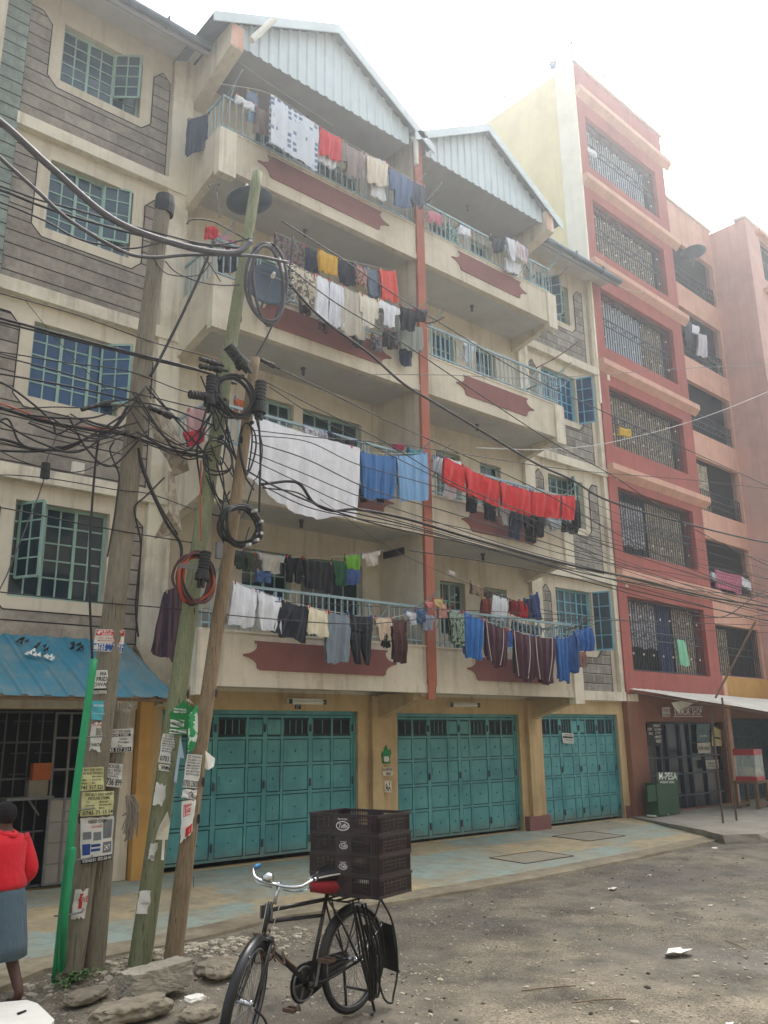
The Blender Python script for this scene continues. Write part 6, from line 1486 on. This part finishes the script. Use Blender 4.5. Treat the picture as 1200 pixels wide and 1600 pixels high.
# saddle with red cushion cover
def blob(M, rings_, mat, name, parent, n=16):
    q = MB(M); RR = []
    for (x, w_, zt, zb) in rings_:
        zc = (zt+zb)/2; h = (zt-zb)/2; RR.append([(x, w_*math.cos(k*6.283/n), zc+h*math.sin(k*6.283/n)) for k in range(n)])
    q.rings(RR); return q.build(name, mat, parent, True)
sd_ = blob(BM, [(.10,.05,1.0,.95),(.13,.10,1.04,.93),(.20,.122,1.05,.92),(.27,.10,1.02,.92),(.34,.06,.99,.92),(.41,.038,.98,.925),(.46,.02,.965,.935)], M_black, 'saddle', bk)
q = MB(BM); pts = [(.10,.052),(.13,.103),(.20,.125),(.27,.103),(.34,.062),(.41,.04),(.465,.02)]
q.tube([(x, y, .985-.08*(x-.1)) for x, y in pts]+[(x, -y, .985-.08*(x-.1)) for x, y in pts[::-1]], .005, 5, closed=True); q.build('trim', M_white, sd_)
blob(BM, [(.10,.05,.90,.87),(.13,.10,.925,.83),(.22,.115,.93,.82),(.32,.08,.935,.84),(.42,.05,.94,.86),(.47,.02,.93,.89)], fabric((150,30,40)), 'seat_cover', sd_)
q = MB(BM); q.bar((.29, 0, .80), (.27, 0, .9), .013, n=10)
for s_ in (-1, 1): q.lathe((.17, s_*.05, .80), [(.02,0),(.024,.015),(.02,.03),(.024,.045),(.02,.06),(.024,.075),(.02,.09)], 10)
q.build('seat_post', M_irong, bk)
# cranks, pedals, chain case
q = MB(BM); q.tube([(BB[0]+.105*math.cos(a), -.045, BB[2]+.105*math.sin(a)) for a in [i*math.pi/16 for i in range(32)]], .008, 6, closed=True)
for i in range(5): a = i*1.257; q.bar((BB[0], -.045, BB[2]), (BB[0]+.1*math.cos(a), -.045, BB[2]+.1*math.sin(a)), .006)
q.build('chainring', M_irong, bk)
q = MB(BM); vs = []
for i in range(25):
    a = R(60)+R(240)*i/24*0+R(-70+250*i/24); vs.append((BB[0]+.125*math.cos(a), BB[2]+.125*math.sin(a)))
poly = vs+[(.0, .30+.105), (-.045, .352), (.0, .30)][:3]
q.slab([(x, -.062, z) for x, z in [(BB[0]+.125*math.cos(a), BB[2]+.125*math.sin(a)) for a in [R(-90+18*i) for i in range(11)]]+[(.0, .41), (-.05, .352), (.0, .30)]], (0, .004, 0))
q.build('chain_case', M_bike, bk)
for s_, a in ((1, R(100)), (-1, R(-80))):
    e = Vector((BB[0]+.165*math.cos(a), s_*.075, BB[2]+.165*math.sin(a))); q = MB(BM)
    q.bar((BB[0], s_*.06, BB[2]), e, .009, n=8); co = q.build('crank', M_irong, bk)
    q = MB(BM); y0, y1 = sorted((e.y+s_*.01, e.y+s_*.1))
    for dx in (-.03, .03): q.box(e.x+dx-.012, e.x+dx+.012, y0, y1, e.z-.012, e.z+.012)
    for yy in (y0, y1): q.box(e.x-.04, e.x+.04, yy-.003, yy+.003, e.z-.008, e.z+.008)
    q.build('pedal', M_rust, co)
# carrier
q = MB(BM)
for y in (-.1, 0, .1): q.bar((.20, y, .775), (-.28, y, .78), .007)
for x in (.18, 0, -.14, -.28): q.bar((x, -.12, .772), (x, .12, .772), .007)
for s_ in (-1, 1):
    q.bar((0, s_*.075, .352), (.12, s_*.1, .77), .007); q.bar((0, s_*.075, .352), (-.24, s_*.1, .77), .007)
    q.bar((.0, s_*.1, .352), (-.24, s_*.1, .58), .004)
q.build('carrier', M_bike, bk)
# two-legged stand
q = MB(BM)
for s_ in (-1, 1): q.tube([(0, s_*.085, .352), (-.07, s_*.12, .1), (-.09, s_*.13, .012), (-.03, s_*.15, .008)], .011, 8)
q.bar((-.05, -.11, .15), (-.05, .11, .15), .009); q.build('kickstand', M_bike, bk)
# rubber straps knotted and hanging at the rear wheel
q = MB(BM); r_ = random.Random(11)
for i, (x0, x1, w_) in enumerate(((.14,-.02,.018), (.10,-.05,.02), (.04,-.06,.016), (.0,-.1,.014))):
    P_ = [(x0, .12, .74), (x0-.05, .14, .55), ((x0+x1)/2, .15, .4), (x1, .14, .22), (x1-.01, .13, .1), (x1-.05, .13, .15), (x1-.03, .14, .4), (x1+.05, .13, .6)]
    q.tube(spline(P_, 6), w_*.7, 6, sq=.5)
P_ = [(-.2, .1, .76), (-.34, .12, .55), (-.40, .12, .25), (-.34, .12, .06), (-.3, .13, .02), (-.2, .13, .08), (-.1, .13, .3)]
q.tube(spline(P_, 8), .008, 6)
q.build('rubber_strap', M_black, bk, True)
q = MB(BM); q.tube(spline([(1.10, .09, .30), (1.03, .12, .22), (1.02, .13, .1), (1.08, .12, .05), (1.14, .11, .1), (1.14, .1, .2)], 6), .008, 6); q.build('hanging_loop', M_black, bk)

# ------------------------------------------------------------------ crates on the carrier
CA = R(-75.5); CW, CD, CHH = .628, .418, .1395
M_crate = paint('dark_brown_plastic', (46,34,38), .4, .12, 6, (110,96,84), .3, 0, .1)
def crate_mesh():
    """open slotted crate, local: x long, y short, z up"""
    q = MB(); w_, d_, h = CW/2, CD/2, CHH; t = .006
    def side(P0, P1, nrm):
        P0, P1 = Vector(P0), Vector(P1); L = (P1-P0).length; u = (P1-P0)/L; nn_ = Vector(nrm)
        def blk(a, b_, z0, z1, th=t, out=0):
            A = P0+u*a+nn_*(out-th); q.hexa([A+Vector((0,0,z0)), A+u*(b_-a)+Vector((0,0,z0)), A+u*(b_-a)+nn_*th+Vector((0,0,z0)), A+nn_*th+Vector((0,0,z0)),
                A+Vector((0,0,z1)), A+u*(b_-a)+Vector((0,0,z1)), A+u*(b_-a)+nn_*th+Vector((0,0,z1)), A+nn_*th+Vector((0,0,z1))])
        blk(0, L, h-.016, h, .012, .004); blk(0, L, 0, .02, .01); blk(0, L, h*.66, h*.66+.007, .008, .002)
        blk(0, .07, .02, h-.016); blk(L-.07, L, .02, h-.016)
        c0, c1 = L/2-.075, L/2+.075
        if L > .5: blk(c0, c1, .02, h-.016)
        segs = [(.07, c0), (c1, L-.07)] if L > .5 else [(.07, L-.07)]
        for a, b_ in segs:
            n_ = int((b_-a)/.0155)
            for i in range(n_+1): x = a+(b_-a)*i/n_; blk(x-.0038, x+.0038, .02, h-.016, .005)
            for z in (.045, .07): blk(a, b_, z, z+.005, .005)
        for x in [.012+.014*i for i in range(4)]+[L-.012-.014*i for i in range(4)]: blk(x-.002, x+.002, .02, h-.02, .004, .004)
    side((-w_,-d_,0), (w_,-d_,0), (0,-1,0)); side((-w_,d_,0), (w_,d_,0), (0,1,0)); side((-w_,-d_,0), (-w_,d_,0), (-1,0,0)); side((w_,-d_,0), (w_,d_,0), (1,0,0))
    for i in range(22): x = -w_+.02+(CW-.04)*i/21; q.box(x-.008, x+.008, -d_+.01, d_-.01, .002, .006)
    for i in range(12): y = -d_+.02+(CD-.04)*i/11; q.box(-w_+.01, w_-.01, y-.006, y+.006, .0065, .010)
    return q
CMX = Matrix.Translation((4.271, 5.256, .80)) @ Matrix.Rotation(CA, 4, 'Z')
clab = ['bottom crate of the dark stack, resting on the bicycle carrier','second crate from the bottom of the dark stack','third crate from the bottom of the dark stack, with an oval mark behind the saddle','top open crate of the dark stack, with the largest oval mark']
for k in range(4):
    r_ = random.Random(k); MM = CMX @ Matrix.Translation((r_.uniform(-.004, .004), r_.uniform(-.004, .004), k*CHH)) @ Matrix.Rotation(r_.uniform(-.008, .008), 4, 'Z')
    t = empty('crate', MM.translation, clab[k], 'crate', 'crates stacked on the bicycle')
    q = crate_mesh(); q.M = MM; q.build('basket', M_crate, t)
    q = MB(MM)
    for a in (-1, 1):
        q.box(-CW/2-.006, CW/2+.006, a*(CD/2+.006)-.004, a*(CD/2+.006)+.004, CHH-.004, CHH+.003); q.box(a*(CW/2+.0055)-.004, a*(CW/2+.0055)+.004, -CD/2-.002, CD/2+.002, CHH-.0042, CHH+.0028)
    q.build('rim', M_crate, t)
    if k == 0: continue
    s_ = 1.0 if k == 3 else .62; dx = -.0
    q = MB(MM); cx, cz = dx, .058; y = -CD/2-.0015
    n_ = 30
    for r0, r1 in ((1.0, .9),):
        o_ = [(cx+.062*s_*math.cos(i*6.283/n_), y, cz+.033*s_*math.sin(i*6.283/n_)) for i in range(n_)]; i_ = [(cx+.055*s_*math.cos(i*6.283/n_), y, cz+.027*s_*math.sin(i*6.283/n_)) for i in range(n_)]
        q.add(o_+i_, [(i, (i+1) % n_, n_+(i+1) % n_, n_+i) for i in range(n_)])
    V, Fc = text_verts('Tuffin'); q.add([(cx+(-.042+.084*x+.008*yv)*s_, y, cz+(-.016+.032*yv)*s_) for x, yv in V], Fc)
    V, Fc = text_verts('PACKERS'); q.add([(cx+(-.045+.09*x)*s_, y, cz+(.040+.012*yv)*s_) for x, yv in V], Fc)
    q.build('logo', M_whiteink, t)

# ------------------------------------------------------------------ schoolgirl walking out of the frame at the left
GP = Vector((2.37, 7.3, -.02)); GM = Matrix.Translation(GP) @ Matrix.Rotation(R(18), 4, 'Z')    # local +y = the way she faces
gl = empty('person', GP, 'person in a red sweater and long grey-blue skirt walking off at the left edge', 'person')
def skin_body():
    V = [(0,0,.80),(0,.0,.95),(0,.03,1.08),(0,.045,1.19),(0,.06,1.245),(0,.085,1.33),(0,.09,1.42),
         (-.085,0,.76),(-.085,.09,.43),(-.075,.02,.07),(-.075,.13,.03),
         (.085,0,.76),(.085,.0,.42),(.08,-.2,.10),(.08,-.13,.02),
         (-.15,.04,1.17),(-.215,-.02,.95),(-.18,.12,.80),(.15,.04,1.17),(.20,-.03,.95),(.185,.08,.78)]
    E = [(0,1),(1,2),(2,3),(3,4),(4,5),(5,6),(0,7),(7,8),(8,9),(9,10),(0,11),(11,12),(12,13),(13,14),(3,15),(15,16),(16,17),(3,18),(18,19),(19,20)]
    Rd = [.115,.105,.11,.10,.045,.085,.075,.085,.055,.036,.03,.085,.055,.036,.03,.055,.042,.028,.055,.042,.028]
    hands = []
    for wv, s_ in ((17, -1), (20, 1)):
        w0 = Vector(V[wv]); d = (w0-Vector(V[wv-1])).normalized()
        p = w0+d*.05; V.append(tuple(p)); E.append((wv, len(V)-1)); Rd.append(.026); pi = len(V)-1
        for k, off in enumerate((-.024, -.008, .008, .024)):
            a = p+Vector((0, off, 0))+d*.035; V.append(tuple(a)); E.append((pi, len(V)-1)); Rd.append(.0085)
            L = (.05, .06, .056, .042)[k]; b2 = a+d*L*.6+Vector((-s_*.006, 0, 0)); V.append(tuple(b2)); E.append((len(V)-2, len(V)-1)); Rd.append(.008)
            c2 = b2+d*L*.4+Vector((-s_*.014, 0, 0)); V.append(tuple(c2)); E.append((len(V)-2, len(V)-1)); Rd.append(.0065)
        a = p+Vector((-s_*.02, .03, 0)); V.append(tuple(a)); E.append((pi, len(V)-1)); Rd.append(.01)
        b2 = a+d*.035+Vector((0, .012, 0)); V.append(tuple(b2)); E.append((len(V)-2, len(V)-1)); Rd.append(.008)
    me = bpy.data.meshes.new('body'); me.from_pydata([GM @ Vector(v) for v in V], E, [])
    me.materials.append(paint('dark_brown_skin', (84,54,42), .55, .08, 8, None, 0, 0, .08))
    o = link_mesh('body', me, gl)
    md = o.modifiers.new('skin', 'SKIN'); sv = me.skin_vertices[0].data
    for i, r in enumerate(Rd): sv[i].radius = (r, r)
    sv[0].use_root = True; md.use_smooth_shade = True
    o.modifiers.new('sub', 'SUBSURF').levels = 2; o.modifiers['sub'].render_levels = 2; return o
body = skin_body()
def ell(cx, cy, z, rx, ry, n=20, ph=0, w_=0):
    return [(cx+rx*math.cos(i*6.283/n)*(1+w_*math.sin(i*2.51+ph)), cy+ry*math.sin(i*6.283/n)*(1+w_*math.sin(i*2.51+ph)), z) for i in range(n)]
M_sw = fabric((214,26,42)); M_sk = fabric((78,98,110))
q = MB(GM); q.rings([ell(0,0,.83,.17,.135,20,0,.04), ell(0,0,.87,.175,.14,20,1,.03), ell(0,.01,.95,.155,.125,20,2,.03), ell(0,.03,1.05,.168,.13,20,0,.02), ell(0,.04,1.15,.19,.13,20,1,.01), ell(0,.05,1.215,.15,.11), ell(0,.06,1.24,.065,.06), ell(0,.06,1.25,.055,.05)]); swo = q.build('sweater', M_sw, gl, True)
for s_, E_ in ((-1, [(-.13,.04,1.18),(-.18,.02,1.1),(-.222,-.02,.95),(-.205,.05,.87),(-.185,.11,.81)]), (1, [(.13,.04,1.18),(.17,.02,1.1),(.205,-.03,.95),(.198,.03,.87),(.188,.07,.80)])):
    q = MB(GM); q.tube(spline(E_, 5), [.08-.0018*i for i in range(21)], 12); q.build('sleeve', M_sw, swo, True)
q = MB(GM); q.tube([(.055*math.cos(i*.5236), .045+.085*math.sin(i*.5236)-.02, 1.235+.02*math.sin(i*.5236)) for i in range(12)], .022, 8, closed=True); q.build('collar', M_sw, swo, True)
q = MB(GM); q.rings([ell(0,0,.86,.15,.12), ell(0,-.005,.78,.175,.145,20,0,.02), ell(0,-.01,.6,.185,.165,20,1,.03), ell(0,-.02,.45,.19,.19,20,1,.04), ell(0,-.02,.345,.19,.2,20,1,.05), ell(0,-.02,.35,.18,.19,20,1,.05)]); q.build('skirt', M_sk, gl, True)
q = MB(GM); RR = []
for i in range(9):
    th = math.pi*i/8; RR.append(ell(0, .072, 1.375+.095*math.cos(th), max(.004, .09*math.sin(th)), max(.004, .098*math.sin(th)), 18))
q.rings(RR); q.build('hair', paint('black_hair', (22,18,18), .9, .3, 60, None, 0, 0, 1.0), gl, True)
q = MB(GM)   # face: nose, brow, mouth, ears
q.lathe((0, .178, 1.355), [(.018,-.018),(.012,0),(.004,.02)], 8); q.lathe((0, .172, 1.315), [(.022,-.004),(.024,.002),(.016,.007)], 10)
for s_ in (-1, 1): q.lathe((s_*.088, .085, 1.365), [(.012,-.025),(.02,0),(.012,.025)], 8)
q.build('face', MC['dark_brown_skin'], body, True)
q = MB(GM)
for s_ in (-1, 1): q.lathe((s_*.03, .166, 1.378), [(.004,-.007),(.010,0),(.004,.007)], 8)
q.build('eyes', M_whiteink, body, True)
q = MB(GM)
for x, y, z in ((-.075,.09,.0), (.08,-.16,.0)): q.rings([[(x+.04*math.cos(i*.524), y+.1*math.sin(i*.524), z+h) for i in range(12)] for h in (0, .03, .05)])
q.build('shoes', M_black, gl, True)

# ------------------------------------------------------------------ popcorn stand
tp = gat(1178, 1262, .13)
TM = Matrix.Translation(tp) @ Matrix.Rotation(R(10), 4, 'Z')
tb = empty('wooden_table', tp, 'rough wooden table on the shop platform under the snack cabinet', 'table')
q = MB(TM); q.box(-.5, .5, -.3, .3, .58, .64); q.build('tabletop', M_plank, tb)
for x in (-.44, .38):
    for y in (-.26, .22): q = MB(TM); q.box(x, x+.08, y, y+.07, .0, .58); q.build('leg', M_plank, tb)
q = MB(TM); q.box(-.46, .46, -.25, -.2, .06, .13); q.box(-.46, .46, .2, .24, .061, .13); q.build('stretcher', M_plank, tb)
pm = empty('popcorn_cabinet', tp+Vector((0, 0, .64)), 'red-framed glass snack cabinet standing on the wooden table', 'popcorn cabinet')
M_redp = flat('red_plastic', (176,36,44), .4)
q = MB(TM); q.box(-.34, .34, -.25, .25, .64, .74); q.build('base', M_redp, pm)
q = MB(TM); q.box(-.34, .34, -.25, .25, 1.24, 1.38); q.build('canopy', M_redp, pm)
q = MB(TM)
for x in (-.335, .325):
    for y in (-.245, .235): q.box(x, x+.012, y, y+.012, .74, 1.24)
q.build('frame', M_chrome, pm)
m_, n, b = newmat('clear_glass'); b.inputs['Base Color'].default_value = (.75,.85,.82,1); b.inputs['Roughness'].default_value = .05; b.inputs['Alpha'].default_value = .3
q = MB(TM); q.box(-.33, .33, -.243, -.239, .74, 1.24); q.box(-.334, -.33, -.24, .24, .74, 1.24); q.build('glass', m_, pm)
q = MB(TM); r_ = random.Random(2)
for i in range(260):
    x, y = r_.uniform(-.3, .3), r_.uniform(-.21, .2); h = .75+r_.uniform(0, .2)*(1-abs(x)*1.5); s_ = .018; q.lathe((x, y, h), [(.004,0),(s_,s_*.7),(s_*.8,s_*1.4),(.003,s_*2)], 5)
pc = q.build('popcorn', paint('popcorn', (214,196,140), .9), pm); pc['kind'] = 'stuff'

# ------------------------------------------------------------------ rocks, kerb stone, litter, weeds
def rock(c, sx, sy, sz, ang, lab, name='rock', mat=None, seed=0, flat_=.0, cat='rock', sub=30, amp=1.0):
    q = MB(); n1, n2 = sub, sub*2; vs = []; ca, sa = math.cos(ang), math.sin(ang)
    for i in range(n1+1):
        th = math.pi*i/n1
        for j in range(n2):
            ph = 2*math.pi*j/n2; d = Vector((math.sin(th)*math.cos(ph), math.sin(th)*math.sin(ph), math.cos(th)))
            m_ = max(abs(d.x), abs(d.y), abs(d.z)); p = d/m_**flat_; w3 = Vector((p.x*sx, p.y*sy, p.z*sz))
            p *= 1+amp*.14*noise.noise(d*1.6+Vector((seed, 0, 0)))+amp*.16*noise.noise(w3*7+Vector((0, seed, 0)))+.07*noise.noise(w3*22+Vector((0, seed, 0)))
            x, y, z = p.x*sx/2, p.y*sy/2, p.z*sz/2+sz*.35; vs.append((c[0]+x*ca-y*sa, c[1]+x*sa+y*ca, c[2]+z))
    q.add(vs, [(i*n2+j, (i+1)*n2+j, (i+1)*n2+(j+1) % n2, i*n2+(j+1) % n2) for i in range(n1) for j in range(n2)])
    return tag(q.build(name, mat or M_rock, None), lab, cat)
rock(gat(243, 1545, .02), .6, .2, .2, R(14), 'long squared kerb stone at the foot of the poles', 'kerb_stone', M_conc, 1, 1.0, 'kerb stone', amp=.3)
rock(gat(345, 1520, -.03), .5, .4, .12, R(40), 'broad brown rock right of the kerb stone', seed=4, flat_=.2)
rock(gat(205, 1590, -.05), .62, .26, .14, R(5), 'large pale rock at the bottom edge in front of the kerb stone', seed=7, flat_=.4)
rock(gat(135, 1562, -.03), .4, .2, .09, R(20), 'low dusty rock left of the kerb stone', seed=9, flat_=.3)
rock(gat(312, 1592, -.08), .3, .2, .10, R(0), 'rock at the lower edge between kerb stone and front wheel', seed=12, flat_=.3)
rock(gat(305, 1565, -.03), .16, .12, .05, R(0), 'flat pale stone in the hollow left of the front wheel', seed=15, flat_=.6, mat=M_white)
rock(gat(350, 1478, .0), .12, .1, .05, R(0), 'small stone behind the bicycle on the apron edge', seed=16)
q = MB(); P_ = [gat(x, y, .03) for x, y in ((-40,1582),(40,1574),(58,1580),(84,1606),(60,1640),(-60,1640))]; q.slab(P_, (0, 0, .05)); bo = q.build('concrete_block', M_white, None); tag(bo, 'whitish flat block cut by the bottom left corner with a black mark', 'block')
q = MB(); q.slab([gat(x, y, .084) for x, y in ((26,1583),(40,1578),(42,1580),(28,1586))], (0, 0, .002)); q.build('mark', M_black, bo)
for px, py, s_, lb in ((1060,1487,.22,'white plastic scrap lying alone on the right of the road'), (957,1390,.12,'white litter near the middle of the road'), (1119,1327,.14,'white paper by the corner of the shop platform'), (1165,1309,.12,'crumpled white litter at the road edge under the platform'), (1110,1411,.05,'small white scrap on the road below the platform'), (1140,1592,.05,'tiny white scrap at the bottom right'), (453,1449,.04,'white pebble-like scrap behind the bicycle head'), (1015,1369,.06,'pale scrap on the far side of the road'), (926,1416,.05,'small pale scrap in the road centre'), (1064,1354,.05,'pale scrap on the road near the apron corner')):
    scrap(px, py, 0, -.04, s_, M_white, 'litter', lb)
for P_, lb in (([(815,1548),(860,1543),(900,1540)], 'thin dark stick lying in the foreground road'), ([(893,1567),(940,1562),(978,1561)], 'long dark twig near the bottom of the road'), ([(1134,1470),(1150,1476),(1166,1484)], 'short black twig at the right of the road'), ([(958,1364),(1000,1356),(1035,1352)], 'thin stick along the apron edge on the right')):
    q = MB(); q.tube(spline([gat(x, y, -.045) for x, y in P_], 5), .0045, 5); tag(q.build('twig', M_plank, None), lb, 'twig')
q = MB(); r_ = random.Random(8)
for cx, cy, n_, s_ in ((118, 1530, 260, .2), (100, 1545, 60, .1), (232, 1508, 60, .12)):
    c_ = gat(cx, cy, .03)
    for i in range(n_):
        a = r_.uniform(0, 6.28); d = r_.gauss(0, s_*.6); p = c_+Vector((math.cos(a)*d, math.sin(a)*d*.5, r_.uniform(-.01, .05))); l = r_.uniform(.015, .035); b2 = r_.uniform(0, 6.28)
        u = Vector((math.cos(b2), math.sin(b2), r_.uniform(.1, .9)))*l; v = Vector((-math.sin(b2), math.cos(b2), .2))*l*.4
        q.add([p, p+u*.5+v, p+u, p+u*.5-v], [(0, 1, 2, 3)])
tag(q.build('weeds', paint('weed_leaf', (78,110,58), .7, .3, 30), None), kind='stuff')
# gravel scattered over the road: too much to count
q = MB(); r_ = random.Random(21)
ico = [(0,0,1),(.89,0,.45),(.28,.85,.45),(-.72,.53,.45),(-.72,-.53,.45),(.28,-.85,.45),(.72,.53,-.4),(-.28,.85,-.4),(-.89,0,-.4),(-.28,-.85,-.4),(.72,-.53,-.4)]
icf = [(0,1,2),(0,2,3),(0,3,4),(0,4,5),(0,5,1),(1,6,2),(2,7,3),(3,8,4),(4,9,5),(5,10,1),(6,7,2),(7,8,3),(8,9,4),(9,10,5),(10,6,1)]
for i in range(14000):
    t = r_.random(); dist = 4.6+11*t**1.3; ang = YAW+r_.uniform(-.46, .48); x = dist*math.sin(ang); y = dist*math.cos(ang)
    k = noise.noise(Vector((x*.9, y*.9, 5)))
    if y > edge_y(max(-5.9, min(18, x)))-.03 or (r_.random() > .55+1.2*k): continue
    s_ = .005+.015*r_.random()**2.5+(.014 if r_.random() < .03 else 0); z = gz(x, y)
    a = r_.uniform(0, 6.28); ca, sa = math.cos(a), math.sin(a); f1, f2, f3 = r_.uniform(.7, 1.5), r_.uniform(.6, 1.1), r_.uniform(.4, .8)
    q.cur = 0 if r_.random() < .6 else (1 if r_.random() < .8 else 2)
    q.add([(x+s_*(vx*f1*ca-vy*f2*sa), y+s_*(vx*f1*sa+vy*f2*ca), z+s_*(vz*f3+.15)) for vx, vy, vz in ico], icf)
for i in range(900):   # rubble heap round the pole feet
    x, y = r_.gauss(4.2, .75), r_.gauss(7.5, .22)
    if y > edge_y(x)-.02: continue
    s_ = .008+.03*r_.random()**2.5; z = gz(x, y); a = r_.uniform(0, 6.28); ca, sa = math.cos(a), math.sin(a); q.cur = r_.choice((0, 0, 1))
    q.add([(x+s_*(vx*1.3*ca-vy*sa), y+s_*(vx*1.3*sa+vy*ca), z+s_*(vz*.6+.1)) for vx, vy, vz in ico], icf)
q.cur = 0
tag(q.build('gravel', [paint('light_gravel', (178,170,152), .95, .3, 9), M_rock, flat('dark_stone', (70,64,58), .95)], None), kind='stuff')
# ------------------------------------------------------------------ volume added to imitate veiling glare washing out the upper view
q = MB(); q.box(-420, 520, -420, 520, -1.3, 23.5)
hz = bpy.data.materials.new('glare_haze'); hz.use_nodes = True; n = hz.node_tree; n.nodes.clear()
pv = n.nodes.new('ShaderNodeVolumePrincipled'); pv.inputs['Color'].default_value = (.90,.95,1,1); pv.inputs['Density'].default_value = .0046; pv.inputs['Anisotropy'].default_value = .75
o_ = n.nodes.new('ShaderNodeOutputMaterial'); n.links.new(pv.outputs[0], o_.inputs['Volume'])
tag(q.build('glare_haze', hz, None), kind='stuff')
